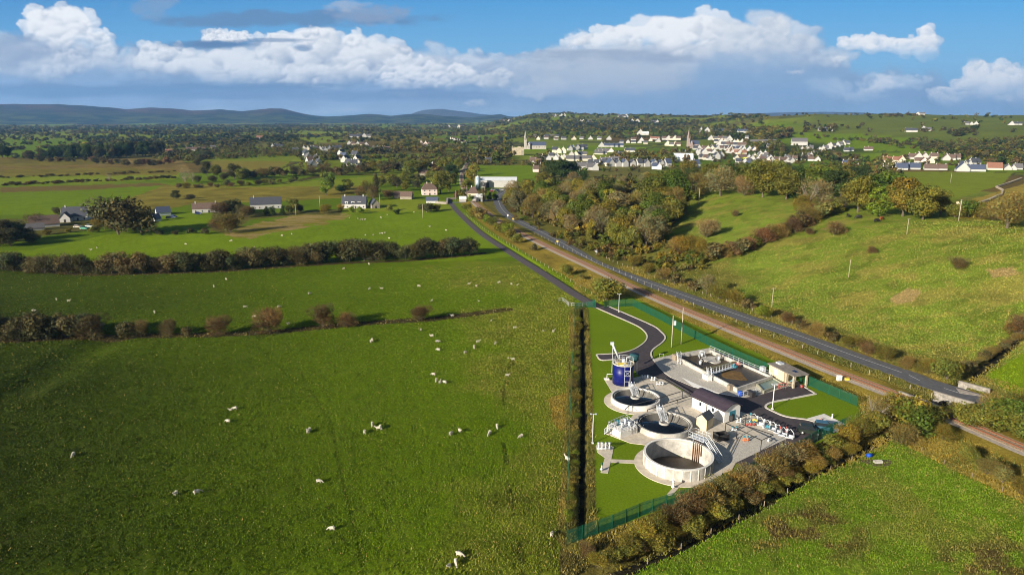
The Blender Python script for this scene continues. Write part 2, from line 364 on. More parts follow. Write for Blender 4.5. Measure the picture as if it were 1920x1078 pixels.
# ------------------------------------------------------------------ ground
BT_H = 2.2
def ground():
    rows = [ (CZ / math.tan(PITCH + math.atan((py - 539) / F))) for py in np.arange(1130, 236, -1.6)]
    r1 = rows[-1]; rows = [30, 38, 46, 54, 62, 68] + rows + list(np.geomspace(max(rows) * 1.003, 15500, 420))
    extra = np.geomspace(220, 620, 150); rows = np.array(sorted(set(list(rows) + list(extra))))
    az = np.concatenate([np.linspace(-58, -38, 60), np.arange(-37.9, 37.9, .115), np.linspace(38, 58, 60)])
    A, Rr = np.meshgrid(np.radians(az), rows); Rr = Rr / np.maximum(np.cos(A), .5)
    x = Rr * np.sin(A); y = Rr * np.cos(A); z = T0(x, y)
    near = Rr < 700; xn, yn = x[near], y[near]; zz = z[near]
    def carve(line, w, depth, wob=.4, flat=.3):
        d = dline(xn, yn, line) + fbm(xn / 6, yn / 6, 3) * wob; return -depth * (1 - sm(d, w * flat, w))
    zz = zz + carve(D_STREAM, 2.6, 1.7) + carve(D_PLANT, .9, .8, .5) + carve(D_LANE, 1.2, .7, .2) + carve(D_FUR, .6, .16, 1.2) * sm(fbm(xn / 9 + 3, yn / 9, 3), -.2, .3) + carve(D_TRK, .35, .05, .5) + carve(D_TRK2, .35, .05, .5) + carve(D_DIP, 9, 1.0, 1, .1)
    q = G(1762, 752); zz = zz - 2.2 * (1 - sm(np.hypot(xn - q[0], yn - q[1]), 2.0, 7))
    hx, hy = G(1272, 850.5, BT_H); hr = 64 * (hy * math.cos(PITCH) + (CZ - BT_H) * math.sin(PITCH)) / F - .15; zz = np.where(np.hypot(xn - hx, yn - hy) < hr - .05, -2.6, zz)
    zz = zz + .35 * sm(-dline(xn, yn, RAIL), -7, -3.2) * (yn < 800)
    rough_zone = sm(xn - (np.interp(yn, [60, 100, 200, 300], [10, 12, 14, 0])), 0, 12) + 0.
    lawn_free = (dline(xn, yn, ROADL) > 5) & (dline(xn, yn, RAIL) > 5) & (dline(xn, yn, LANE) > 3)
    px, py = toPx(x, y, z); pn, qn = px[near], py[near]
    PL = [(1098, 570), (1185, 556), (1612, 748), (1612, 800), (1500, 860), (1300, 945), (1180, 985), (1098, 950)]
    inpl = inpoly(pn, qn, PL)
    tus = fbm(xn / .7 + yn / 3, yn / .7 - xn / 3, 2) * .10 + fbm(xn / 2.6 + yn / 5, yn / 2.6 - xn / 5, 3) * .06 + np.clip(fbm(xn / 1.3 + 9, yn / 1.3, 3), 0, 1) * .16 * (rough_zone)
    zz = zz + tus * lawn_free * ~inpl
    zz = np.where(np.hypot(xn - hx, yn - hy) < hr - .05, -2.6, zz); z[near] = zz
    # ---- colours: (rgb, roughness of the sward)
    g = lambda *c: np.array(c)
    PAST = g(.096, .150, .0040); LUSH = g(.125, .185, .0055); LIGHT = g(.175, .215, .014); OLIVE = g(.20, .165, .026); BROWN = g(.165, .115, .032)
    TAN = g(.30, .22, .085); GOLD = g(.29, .215, .034); DARKW = g(.030, .040, .012); SCRUB = g(.105, .098, .022); LAWN = g(.120, .180, .007); BANK = g(.075, .058, .022)
    col = np.empty(x.shape + (3,)); rgh = np.full(x.shape, .45); col[:] = PAST
    wx = px + fbm(x / 14, y / 14, 3) * 3; wy = py + fbm(x / 14 + 9, y / 14, 3) * 1.6
    # patchwork of the far country
    far = (Rr > 640) | (py < 325)
    xf, yf = x[far], y[far]; rf = Rr[far]
    def patch(xf, yf, cs):
        u = xf / cs + fbm(xf / 600, yf / 600, 2) * .5; v = yf / cs + fbm(xf / 600 + 8, yf / 600, 2) * .5
        ui, vi = np.floor(u), np.floor(v); b1 = np.full(u.shape, 9.); b2 = b1.copy(); idx = np.zeros(u.shape)
        for i in (-1, 0, 1):
            for j in (-1, 0, 1):
                a, b = ui + i, vi + j; h1 = _lat[(b.astype(int) * 7) & 255, (a.astype(int) * 13) & 255]; h2 = _lat[(b.astype(int) * 11 + 5) & 255, (a.astype(int) * 3 + 9) & 255]
                dd = np.hypot(u - a - .15 - .7 * h1, v - b - .15 - .7 * h2); n1 = dd < b1
                b2 = np.where(n1, b1, np.minimum(b2, dd)); idx = np.where(n1, h1 * 97.13 + h2 * 31.7, idx); b1 = np.where(n1, dd, b1)
        return idx % 1, b2 - b1
    ground.patch = patch
    idx, edge = patch(xf, yf, 250)
    pal = np.array([LUSH, LIGHT * .9, LUSH * 1.1, SCRUB * 1.3, PAST * 1.2, LIGHT * 1.05, OLIVE * .9, LUSH * 1.15, BROWN * .8, LIGHT]); cf = pal[(idx * len(pal)).astype(int)]
    cf = cf * (1 + .25 * fbm(xf / 40, yf / 40, 3))[:, None]
    cf = np.where((edge < .04)[:, None], SCRUB * .6, cf)
    wood = sm(fbm(xf / 420 + 3, yf / 420, 3), .12, .3) * sm(rf, 900, 1500); cf = cf * (1 - wood[:, None]) + DARKW * wood[:, None]
    hillr = sm(px[far], 1440, 1560) * sm(rf, 1350, 1700); cf = cf * (1 - hillr[:, None]) + (g(.125, .150, .022) * (1 + .3 * fbm(xf / 90, yf / 30, 4))[:, None]) * hillr[:, None]
    col[far] = cf; rgh[far] = .5
    def fld(poly, c, rg, v=.15, sc=9):
        k = inpoly(wx, wy, poly) & (py > 222); n = fbm(x[k] / sc, y[k] / sc, 4)[:, None]
        col[k] = c * (1 + v * n); rgh[k] = rg
    # left country, far to near
    fld([(0, 250), (420, 250), (420, 262), (220, 270), (0, 268)], LIGHT, .3)
    fld([(0, 262), (300, 262), (330, 270), (300, 282), (0, 298)], LUSH, .3)
    fld([(-300, 296), (180, 296), (340, 300), (360, 322), (180, 328), (-300, 338)], BROWN * 1.15, 1, .5, 22)
    fld([(-300, 334), (150, 326), (340, 322), (330, 336), (160, 345), (-300, 352)], LIGHT, .3)
    fld([(-300, 352), (160, 345), (420, 340), (520, 345), (300, 360), (200, 400), (-300, 410)], LUSH, .35)
    fld([(310, 348), (640, 344), (700, 350), (640, 372), (520, 378), (360, 382), (290, 396), (180, 398), (240, 372)], OLIVE * .95, 1, .55, 14)
    fld([(400, 352), (640, 335), (860, 322), (880, 330), (700, 348), (560, 350)], LIGHT * .95, .3)
    fld([(400, 286), (560, 290), (545, 302), (520, 322), (400, 318)], LIGHT * .9, .3)
    fld([(395, 302), (540, 303), (520, 318), (400, 318)], OLIVE, .8)
    fld([(690, 291), (860, 289), (878, 302), (840, 308), (690, 304)], LUSH, .3)
    fld([(890, 310), (1000, 311), (1010, 340), (900, 336)], LUSH * 1.05, .3)
    fld([(440, 240), (700, 238), (640, 250), (460, 252)], LIGHT, .3)
    fld([(60, 470), (200, 440), (300, 436), (420, 440), (520, 430), (620, 410), (660, 396), (860, 388), (905, 430), (960, 480), (880, 490), (-200, 520), (-200, 472)], LUSH * 1.08, .35)
    fld([(740, 372), (860, 378), (850, 396), (700, 398), (640, 400), (640, 385)], LIGHT, .4)
    k = inpoly(px + fbm(x / 12, y / 12, 4) * 30, py + fbm(x / 12 + 5, y / 12, 4) * 7, [(430, 440), (465, 418), (560, 402), (645, 403), (610, 418), (540, 432), (470, 448)]); nn = sm(fbm(x / 9, y / 5, 5), -.1, .35)[..., None]; col[k] = (TAN * .95 * nn + OLIVE * (1 - nn))[k]; rgh[k] = 1
    fld([(640, 252), (760, 250), (840, 262), (760, 268), (640, 264)], OLIVE * .8, .8); fld([(0, 276), (240, 272), (300, 284), (120, 296), (0, 296)], PAST * 1.2, .3)
    fld([(0, 318), (200, 314), (340, 320), (330, 328), (100, 330), (0, 332)], OLIVE * .85, 1, .5, 20); fld([(-100, 300), (160, 298), (240, 306), (60, 312), (-100, 312)], OLIVE * .8, 1, .5, 20)
    fld([(0, 352), (300, 343), (320, 347), (120, 358), (0, 362)], BROWN * .9, .9)
    fld([(300, 400), (400, 400), (395, 425), (300, 430)], LUSH, .2); fld([(400, 385), (470, 392), (470, 412), (430, 440), (395, 432)], SCRUB, 1, .4); fld([(-60, 408), (60, 412), (220, 400), (300, 396), (300, 404), (200, 425), (60, 446), (-60, 470)], SCRUB * .9, 1, .4); fld([(470, 400), (640, 392), (640, 403), (560, 403), (465, 414)], SCRUB, 1, .4)
    # pasture in front: long field, then the big one
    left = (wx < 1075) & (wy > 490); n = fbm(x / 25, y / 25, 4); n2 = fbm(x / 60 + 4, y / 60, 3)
    dark = sm(px, -100, 1000); kk = (.36 + .72 * dark + .10 * n + .10 * n2)[..., None]  # vignette-like shade, deepening to the left, painted into the pasture colour
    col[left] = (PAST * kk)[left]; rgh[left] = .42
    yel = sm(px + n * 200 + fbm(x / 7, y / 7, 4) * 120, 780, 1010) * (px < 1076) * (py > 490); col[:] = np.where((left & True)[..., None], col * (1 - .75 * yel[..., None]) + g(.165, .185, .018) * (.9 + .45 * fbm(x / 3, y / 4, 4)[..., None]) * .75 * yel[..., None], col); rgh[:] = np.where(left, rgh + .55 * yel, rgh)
    fld([(1030, 745), (1064, 735), (1064, 800), (1052, 810), (1036, 790)], GOLD * .8, 1, .4, 3)
    # right of the lane: verges
    dn = (xn - xroad(yn)) * .9; dr = dline(xn, yn, RAIL); dro = dline(xn, yn, ROADL); dla = dline(xn, yn, LANE)
    cn = col[near]; rn = rgh[near]
    lx = np.interp(yn, [p[1] for p in LANE][::-1], [p[0] for p in LANE][::-1])
    k = (xn > lx) & (yn > G(0, 580)[1]) & (yn < 520) & (dn < 6); cn[k] = (GOLD * (.85 + .35 * fbm(xn / 5, yn / 5, 4)[:, None]))[k]; rn[k] = 1
    k2 = k & (dla < 7); cn[k2] = LUSH * .95; rn[k2] = .5
    k = (dn < 6) & (yn < G(0, 580)[1] + 2) & (qn < 1060) & (xn > np.interp(yn, [90, 115, 140, 190, 240], [85, 78, 66, 42, 26])); cn[k] = (GOLD * (.8 + .4 * fbm(xn / 5, yn / 5, 4)[:, None]))[k]; rn[k] = 1
    k = (dn < 4) & (dn > -40) & (dr > 5) & (dline(xn, yn, [(p[0] + 9, p[1] + 5) for p in RAIL if p[1] < 520]) < 7); cn[k] = (SCRUB * 1.35 * (.9 + .5 * fbm(xn / 4, yn / 4, 4)[:, None]))[k]; rn[k] = 1
    # hill field
    k = (dn > 4) & (yn < 640) & (qn > 330)
    hill = g(.142, .196, .020)[None] * (1 + .22 * fbm(xn / 20, yn / 20, 4)[:, None]); bt = sm(fbm(xn / 16 + 50, yn / 9, 4), .05, .4)[:, None]; bs = sm(fbm(xn / 3.5, yn / 2.2, 4, .65), -.05, .4)[:, None]; hill = hill * (1 - bt * .6) + g(.24, .20, .045) * bt * .6; hill = hill * (1 - bs * .42) + g(.26, .215, .055) * bs * .42; hill = hill * (1 - .25 * sm(fbm(xn / 6 + 31, yn / 4, 4), .05, .35)[:, None])
    cn[k] = hill[k]; rn[k] = 1
    k = (dn > 4) & (dn < 16) & (yn < 560); cn[k] = (SCRUB * 1.5)[None].repeat(k.sum(), 0); rn[k] = 1
    col[near] = cn; rgh[near] = rn
    fld([(1665, 560), (1700, 540), (1728, 545), (1712, 565), (1680, 570)], TAN, .8)
    fld([(1850, 505), (1900, 500), (1915, 515), (1860, 520)], TAN * .9, .8)
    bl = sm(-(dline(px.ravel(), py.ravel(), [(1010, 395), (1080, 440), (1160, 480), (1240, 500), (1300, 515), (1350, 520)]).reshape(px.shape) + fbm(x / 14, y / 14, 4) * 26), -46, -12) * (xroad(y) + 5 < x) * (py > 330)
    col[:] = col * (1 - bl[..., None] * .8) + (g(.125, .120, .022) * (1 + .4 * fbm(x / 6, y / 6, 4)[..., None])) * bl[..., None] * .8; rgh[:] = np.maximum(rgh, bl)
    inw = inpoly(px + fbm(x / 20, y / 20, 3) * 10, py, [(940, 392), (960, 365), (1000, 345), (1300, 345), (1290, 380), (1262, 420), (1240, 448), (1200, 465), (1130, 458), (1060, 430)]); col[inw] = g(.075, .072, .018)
    fld([(1690, 322), (1900, 324), (1880, 345), (1800, 372), (1760, 385), (1690, 350)], LIGHT, .6)
    fld([(1780, 385), (1830, 372), (1920, 345), (2100, 340), (2100, 420), (1800, 410)], GOLD * 1.1, .9, .4, 6)
    fld([(1845, 705), (1925, 660), (2100, 580), (2100, 800), (1900, 740)], LUSH * 1.05, .15)
    fld([(1480, 250), (1600, 252), (1700, 258), (1760, 282), (1640, 284), (1500, 262)], LUSH * 1.1, .2)
    fld([(1590, 288), (1650, 290), (1640, 300), (1590, 298)], LUSH * 1.1, .2)
    fld([(1640, 268), (1720, 270), (1800, 290), (1700, 290)], LUSH * 1.1, .2)
    # bottom right meadow
    k = inpoly(wx, wy, [(1130, 1090), (1260, 1035), (1410, 960), (1530, 892), (1640, 842), (1680, 826), (1760, 870), (1920, 945), (2300, 1150), (1100, 1200)])
    mdw = g(.120, .195, .010) * (1 + .22 * fbm(x / 8, y / 8, 4)[..., None] + .25 * fbm(x / 1.6, y / 1.6, 3)[..., None]); b1 = sm(fbm(x / 7 + 20, y / 7, 4), .0, .35)[..., None]
    clump = np.exp(-(((px - 1520) / 90) ** 2 + ((py - 1000) / 45) ** 2))[..., None] + .8 * np.exp(-(((px - 1870) / 120) ** 2 + ((py - 1060) / 40) ** 2))[..., None]
    mdw = mdw * (1 - .45 * b1) + g(.17, .16, .03) * .45 * b1; b2 = sm(fbm(x / 4 + 7, y / 3, 4), -.15, .35)[..., None]; ck = np.clip(clump * 2.0 * b2, 0, .95); mdw = mdw * (1 - ck) + g(.085, .058, .020) * ck
    col[k] = mdw[k]; rgh[k] = .8
    fld([(1680, 826), (1700, 800), (1780, 800), (1925, 865), (2300, 1040), (2300, 1140), (1920, 942), (1760, 868)], GOLD * .8, 1, .4, 4)
    # plant lawns and banks
    cn = col[near]; rn = rgh[near]
    cn[inpl] = (LAWN * (1 + .10 * fbm(xn / 6, yn / 6, 4)[:, None]))[inpl]; rn[inpl] = .08
    ds = dline(xn, yn, D_STREAM); dp = dline(xn, yn, D_PLANT)
    k = inpoly(pn, qn, [(1050, 1030), (1205, 968), (1300, 938), (1400, 895), (1500, 848), (1592, 802), (1640, 800), (1660, 815), (1530, 893), (1410, 955), (1260, 1028), (1130, 1080), (1050, 1110)]) | (ds < 1.7); cn[k] = (g(.130, .110, .028) * (.9 + .5 * fbm(xn / 2, yn / 2, 3)[:, None]))[k]; rn[k] = 1
    dpw = dline(xn, yn, GL([(1086, 580), (1087, 640), (1087, 760), (1085, 880), (1082, 1010)])); k = (dpw < 2.9); cn[k] = (g(.175, .150, .032) * (.9 + .5 * fbm(xn / 2, yn / 3, 3)[:, None]))[k]; rn[k] = 1
    k = (dp + fbm(xn / 2, yn / 5, 3) * .3 < .5) | (ds < 1.0); cn[k] = g(.022, .020, .012)
    k = (dline(xn, yn, D_FUR) + fbm(xn / 2, yn / 2, 3) < .45) & (fbm(xn / 9 + 3, yn / 9, 3) > -.05); cn[k] *= .6
    k = (dline(xn, yn, D_TRK) < .35) | (dline(xn, yn, D_TRK2) < .3); cn[k] *= .86
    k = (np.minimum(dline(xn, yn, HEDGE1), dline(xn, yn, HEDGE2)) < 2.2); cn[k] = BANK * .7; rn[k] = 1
    col[near] = cn; rgh[near] = rn
    ground.rows, ground.az, ground.col, ground.rgh = rows, az, col, rgh
    ny, nx = x.shape; V = np.stack([x, y, z], -1).reshape(-1, 3)
    i = np.arange(nx * ny).reshape(ny, nx); Fq = np.stack([i[:-1, :-1], i[:-1, 1:], i[1:, 1:], i[1:, :-1]], -1).reshape(-1, 4)
    m = bpy.data.materials.new("grassland"); m.use_nodes = True; nt = m.node_tree; b = nt.nodes['Principled BSDF']; N = nt.nodes.new; Lk = nt.links.new
    b.inputs['Roughness'].default_value = .9; b.inputs['Specular IOR Level'].default_value = .04
    at = N('ShaderNodeAttribute'); at.attribute_name = 'tint'; geo = N('ShaderNodeNewGeometry')
    n1 = N('ShaderNodeTexNoise'); n1.inputs['Scale'].default_value = 2.4; n1.inputs['Detail'].default_value = 8; n1.inputs['Roughness'].default_value = .72
    n2 = N('ShaderNodeTexNoise'); n2.inputs['Scale'].default_value = .22; n2.inputs['Detail'].default_value = 7; n2.inputs['Roughness'].default_value = .7; n2.inputs['Distortion'].default_value = .6
    for q in (n1, n2): Lk(geo.outputs['Position'], q.inputs['Vector'])
    r1_ = N('ShaderNodeMapRange'); r1_.inputs[1].default_value = .3; r1_.inputs[2].default_value = .7; r1_.inputs[3].default_value = .45; r1_.inputs[4].default_value = 1.5; Lk(n1.outputs['Fac'], r1_.inputs[0])
    # strength of mottling follows the roughness of the sward
    mm = N('ShaderNodeMix'); mm.data_type = 'FLOAT'; mm.inputs[2].default_value = 1.0; mk = N('ShaderNodeMath'); mk.operation = 'MULTIPLY_ADD'; mk.inputs[1].default_value = .6; mk.inputs[2].default_value = .46; mk.use_clamp = True
    Lk(at.outputs['Alpha'], mk.inputs[0]); Lk(mk.outputs[0], mm.inputs[0]); Lk(r1_.outputs[0], mm.inputs[3])
    mul = N('ShaderNodeVectorMath'); mul.operation = 'SCALE'; Lk(at.outputs['Color'], mul.inputs[0]); Lk(mm.outputs[0], mul.inputs['Scale'])
    r2_ = N('ShaderNodeMapRange'); r2_.inputs[1].default_value = .50; r2_.inputs[2].default_value = .68; Lk(n2.outputs['Fac'], r2_.inputs[0])
    pw = N('ShaderNodeMath'); pw.operation = 'MULTIPLY'; Lk(at.outputs['Alpha'], pw.inputs[0]); Lk(r2_.outputs[0], pw.inputs[1])
    pw2 = N('ShaderNodeMath'); pw2.operation = 'MULTIPLY'; pw2.inputs[1].default_value = .42; Lk(pw.outputs[0], pw2.inputs[0])
    mx = N('ShaderNodeMix'); mx.data_type = 'RGBA'; mx.inputs[7].default_value = (.19, .165, .040, 1); Lk(pw2.outputs[0], mx.inputs[0]); Lk(mul.outputs[0], mx.inputs[6])
    Lk(mx.outputs[2], b.inputs['Base Color'])
    bp = N('ShaderNodeBump'); bp.inputs['Distance'].default_value = .35; bs = N('ShaderNodeMath'); bs.operation = 'MULTIPLY_ADD'; bs.inputs[1].default_value = .9; bs.inputs[2].default_value = .06; bs.use_clamp = True
    Lk(at.outputs['Alpha'], bs.inputs[0]); Lk(bs.outputs[0], bp.inputs['Strength']); Lk(n1.outputs['Fac'], bp.inputs['Height']); Lk(bp.outputs[0], b.inputs['Normal'])
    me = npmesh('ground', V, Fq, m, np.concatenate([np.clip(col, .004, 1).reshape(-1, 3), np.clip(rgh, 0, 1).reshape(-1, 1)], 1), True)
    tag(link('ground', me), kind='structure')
ground()
# ------------------------------------------------------------------ distant hills
def ridge(name, pts, r0, r1, base, m, az0, az1, seed, rough):
    az = np.linspace(az0, az1, 700); rs = np.linspace(r0, r1, 60); A, Q = np.meshgrid(az, rs)
    hx = np.array([p[0] for p in pts]); hy = np.array([p[1] for p in pts])
    rc = r0 + (r1 - r0) * .55; prof = (222.5 - np.interp(A, hx, hy)) / F * rc * np.cos(np.arctan((A - 960) / F)) + CZ
    u = (Q - r0) / (r1 - r0); sh = np.sin(np.clip(u / .55, 0, 1) * math.pi / 2) ** 1.3 * (1 - sm(u, .7, 1.0))
    ang = np.arctan((A - 960) / F); x = Q * np.sin(ang); y = Q * np.cos(ang)
    n = fbm(x / 700 + seed, y / 700, 5); n3 = fbm(x / 420 + seed, y / 700, 5, .6); z = base + (prof - base) * sh ** 1.6 + n * rough * 90 * sh * (1 - sh) + n3 * 34 * sh * rough - 16 * sh * (rough > .4)
    V = np.stack([x, y, z], -1).reshape(-1, 3); ny, nx = x.shape; i = np.arange(nx * ny).reshape(ny, nx)
    Fq = np.stack([i[:-1, :-1], i[:-1, 1:], i[1:, 1:], i[1:, :-1]], -1).reshape(-1, 4)
    tag(link(name, npmesh(name, V, Fq, m, None, True)), kind='structure')
m_hill = mat('moorland', (.10, .060, .050), .95, 0, 1, .0016, (.016, .030, .022), spec=.05)
nt = m_hill.node_tree; b_ = nt.nodes['Principled BSDF']; src_ = b_.inputs['Base Color'].links[0].from_socket; gp = nt.nodes.new('ShaderNodeNewGeometry'); sx = nt.nodes.new('ShaderNodeSeparateXYZ'); nt.links.new(gp.outputs['Position'], sx.inputs[0])
nz_ = nt.nodes.new('ShaderNodeTexNoise'); nz_.inputs['Scale'].default_value = .004; nz_.inputs['Detail'].default_value = 5; nt.links.new(gp.outputs['Position'], nz_.inputs['Vector'])
r_ = nt.nodes.new('ShaderNodeValToRGB'); r_.color_ramp.elements[0].position = .42; r_.color_ramp.elements[0].color = (.016, .028, .012, 1); r_.color_ramp.elements[1].position = .60; r_.color_ramp.elements[1].color = (.075, .085, .022, 1); nt.links.new(nz_.outputs['Fac'], r_.inputs[0])
mr_ = nt.nodes.new('ShaderNodeMapRange'); mr_.inputs[1].default_value = 70; mr_.inputs[2].default_value = 150; nt.links.new(sx.outputs['Z'], mr_.inputs[0])
mx_ = nt.nodes.new('ShaderNodeMix'); mx_.data_type = 'RGBA'; nt.links.new(mr_.outputs[0], mx_.inputs[0]); nt.links.new(r_.outputs[0], mx_.inputs[6]); nt.links.new(src_, mx_.inputs[7]); nt.links.new(mx_.outputs[2], b_.inputs['Base Color'])
m_mnt = mat('mountain_turf', (.10, .085, .070), .95, 0, 1, .002, (.06, .06, .045), spec=.05)
ridge('hills', [(-300, 196), (0, 197), (60, 196), (130, 195), (200, 198), (260, 205), (300, 202), (340, 203.5), (380, 207), (430, 205), (470, 208), (500, 205), (520, 203), (545, 204), (580, 213), (620, 217), (645, 217), (700, 213), (740, 217), (770, 214), (800, 213.5), (840, 217), (880, 219), (940, 214), (965, 220), (990, 222)], 8200, 12500, 0, m_hill, -400, 990, 2, .5)
ridge('mountain', [(760, 222), (785, 212), (800, 208), (830, 206), (860, 209), (900, 215), (960, 219), (1000, 222), (1200, 221), (1340, 217), (1420, 213), (1520, 211), (1600, 213), (1700, 219), (1800, 220)], 14000, 17500, 0, m_mnt, 760, 1800, 5, .3)
# ------------------------------------------------------------------ roads, railway
m_asph = mat('asphalt', (.115, .115, .122), .85, 0, .35, .9, bump=.2)
m_asphn = mat('fresh_asphalt', (.066, .054, .058), .8, 0, .3, .7, bump=.2)
m_lane = mat('lane_asphalt', (.100, .082, .086), .85, 0, .35, .8, bump=.2)
m_white = mat('road_paint', (.58, .58, .56), .6)
m_ball = mat('ballast', (.42, .31, .20), .95, 0, .5, 3.0, bump=.8)
m_ballp = mat('pale_ballast', (.42, .36, .30), .95, 0, .4, 2.0, bump=.8)
m_conc = mat('concrete', (.58, .51, .41), .9, 0, .28, .8, bump=.2)
m_kerb = mat('kerb_concrete', (.58, .53, .46), .85, 0, .2, 2)
def S(o): return tag(o, kind='structure')
S(ribbon('road', ROADL, -3.3, 3.3, .09, m_asph, thick=.15))
S(ribbon('road', smooth_line(GL([(936, 371), (918, 375), (895, 379), (872, 379.5), (846, 380)]), 6), -2.6, 2.6, .085, m_asph, thick=.13))
sol = [p for p in ROADL if p[1] > G(0, 700)[1]]; S(ribbon('road_marking', sol, .35, .50, .094, m_white))
dsh = walk([p for p in ROADL if p[1] < G(0, 700)[1]][::1], 9)
mb = MB()
for x, y, h in dsh[1:]: mb.box((x, y, .0945), (3.5, .14, .002), h)
S(mb.build('road_marking', m_white))
S(ribbon('lane', LANE, -1.9, 1.9, .07, m_lane, thick=.12))
RAILN = [p for p in RAIL]
S(ribbon('railway_bed', RAILN, -2.0, 1.7, .42, m_ball, thick=.5))
S(ribbon('railway_shoulder', RAILN, 1.7, 3.1, .36, m_ballp, thick=.4))
tr = thing('railway_track', 'single rusty railway track running diagonally across the photo', 'railway', (RAIL[60][0], RAIL[60][1], 0))
m_rail = mat('rusty_rail', (.22, .085, .04), .6, .1); m_slp = mat('sleeper', (.26, .20, .15), .9, 0, .3, 3)
for o_ in (-.8, .8):
    ln = offset_line(RAILN, o_); mb = MB(); n = len(ln); v = []
    for s_ in (-.08, .08):
        q = offset_line(ln, s_); v += [(a, b, float(T0(a, b)) + .44) for a, b in q] + [(a, b, float(T0(a, b)) + .66) for a, b in q]
    f = []
    for i in range(n - 1): f += [(i, n + i, n + i + 1, i + 1), (2 * n + i + 1, 3 * n + i + 1, 3 * n + i, 2 * n + i), (n + i, 3 * n + i, 3 * n + i + 1, n + i + 1)]
    mb.add(v, f).build('rail', m_rail, tr)
mb = MB()
for x, y, h in walk([p for p in RAILN if p[1] < 620], .72): mb.box((x, y, float(T0(x, y)) + .40), (.26, 2.5, .11), h)
tag(mb.build('sleepers', m_slp, tr), kind='stuff')
# stone walls and parapets of the culvert bridge, bottom right
m_stone = mat('rubble_stone', (.34, .31, .27), .95, 0, .6, 1.6, bump=1.0)
def wall_line(name, label, cat, pts, th, h, m, z0=0, arch=None):
    t = thing(name, label, cat, (*pts[0], 0)); mb = MB()
    L = offset_line(pts, th / 2); Rr = offset_line(pts, -th / 2); mb.prism(L + Rr[::-1], z0, h); mb.build('wall', m, t)
    mb = MB(); L = offset_line(pts, th / 2 + .06); Rr = offset_line(pts, -th / 2 - .06); mb.prism(L + Rr[::-1], h + .002, h + .14); mb.build('coping', mat('coping_stone', (.30, .27, .23), .9, 0, .3, 2), t); return t
wl = GL([(1750, 742), (1790, 754), (1826, 764)])
t = wall_line('stone_wall', 'rubble stone parapet on the near side of the road above the arched culvert', 'wall', wl, .5, 1.1, m_stone, -2.5)
c0 = np.array(GL([(1768, 758)])[0]); h = math.atan2(wl[1][1] - wl[0][1], wl[1][0] - wl[0][0])
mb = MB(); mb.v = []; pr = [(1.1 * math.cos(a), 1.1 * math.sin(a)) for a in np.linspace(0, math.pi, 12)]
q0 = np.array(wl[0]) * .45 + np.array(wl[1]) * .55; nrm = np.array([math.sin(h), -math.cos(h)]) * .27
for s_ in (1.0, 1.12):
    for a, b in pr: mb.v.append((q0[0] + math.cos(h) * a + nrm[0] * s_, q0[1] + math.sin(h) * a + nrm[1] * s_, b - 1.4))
mb.f = [tuple(range(12, 24))[::-1]] + [(i, i + 1, 13 + i, 12 + i) for i in range(11)]; mb.sm = [False] * len(mb.f); mb.build('arch_shade_plate', mat('culvert_shade', (.012, .012, .012), 1), t)  # near-black plate on the wall face, painting the shade inside the arch
wall_line('stone_wall', 'rubble stone parapet on the far side of the road beside the hedge', 'wall', GL([(1797, 722), (1830, 731), (1856, 738)]), .5, 1.0, m_stone, -1)
wall_line('bridge_parapet', 'low pale concrete parapet between the railway and the culvert', 'wall', GL([(1685, 741), (1730, 757), (1778, 778)]), .4, .95, mat('old_concrete', (.36, .31, .25), .9, 0, .4, 1.2, bump=.3), -2.5)
S(MB().prism(GL([(1792, 728), (1840, 741), (1850, 745), (1800, 738)]), .05, .12).build('pavement', m_ballp))

# ------------------------------------------------------------------ the air
def haze():
    m = bpy.data.materials.new("haze"); m.use_nodes = True; nt = m.node_tree; nt.nodes.clear()
    pv = nt.nodes.new('ShaderNodeVolumePrincipled'); pv.inputs['Color'].default_value = (.22, .50, 1, 1); pv.inputs['Density'].default_value = HAZE; pv.inputs['Anisotropy'].default_value = 0.1
    mo = nt.nodes.new('ShaderNodeOutputMaterial'); nt.links.new(pv.outputs[0], mo.inputs['Volume'])
    x0, x1, y0, y1, z0, z1 = -19000, 19000, -400, 18500, -40, 760
    v = [(x, y, z) for z in (z0, z1) for x, y in ((x0, y0), (x1, y0), (x1, y1), (x0, y1))]
    me = bpy.data.meshes.new('haze'); me.from_pydata(v, [], [(3, 2, 1, 0), (4, 5, 6, 7), (0, 1, 5, 4), (1, 2, 6, 5), (2, 3, 7, 6), (3, 0, 4, 7)]); me.materials.append(m)
    tag(link('haze', me), 'thin blue haze over the whole countryside', 'haze', kind='stuff')
HAZE = 4.6e-5
haze()
# ------------------------------------------------------------------ foliage
def leaf_mat(name, use_obj=True):
    m = bpy.data.materials.new(name); m.use_nodes = True; nt = m.node_tree; b = nt.nodes['Principled BSDF']; N = nt.nodes.new; Lk = nt.links.new
    b.inputs['Roughness'].default_value = .75; b.inputs['Specular IOR Level'].default_value = .15
    at = N('ShaderNodeAttribute'); at.attribute_name = 'tint'
    src = at.outputs['Color']
    if use_obj:
        oi = N('ShaderNodeObjectInfo'); mx = N('ShaderNodeVectorMath'); mx.operation = 'MULTIPLY'
        Lk(at.outputs['Color'], mx.inputs[0]); Lk(oi.outputs['Color'], mx.inputs[1]); src = mx.outputs[0]
    Lk(src, b.inputs['Base Color'])
    tr = N('ShaderNodeBsdfTranslucent'); Lk(src, tr.inputs[0]); ms = N('ShaderNodeMixShader'); ms.inputs[0].default_value = .22
    Lk(b.outputs[0], ms.inputs[1]); Lk(tr.outputs[0], ms.inputs[2]); Lk(ms.outputs[0], nt.nodes['Material Output'].inputs[0]); return m
m_leaf = leaf_mat('foliage'); m_leafs = leaf_mat('distant_foliage', False)
m_bark = mat('bark', (.16, .13, .095), .95, 0, .5, 3)
m_barkp = mat('pale_bark', (.34, .30, .23), .95, 0, .5, 3)
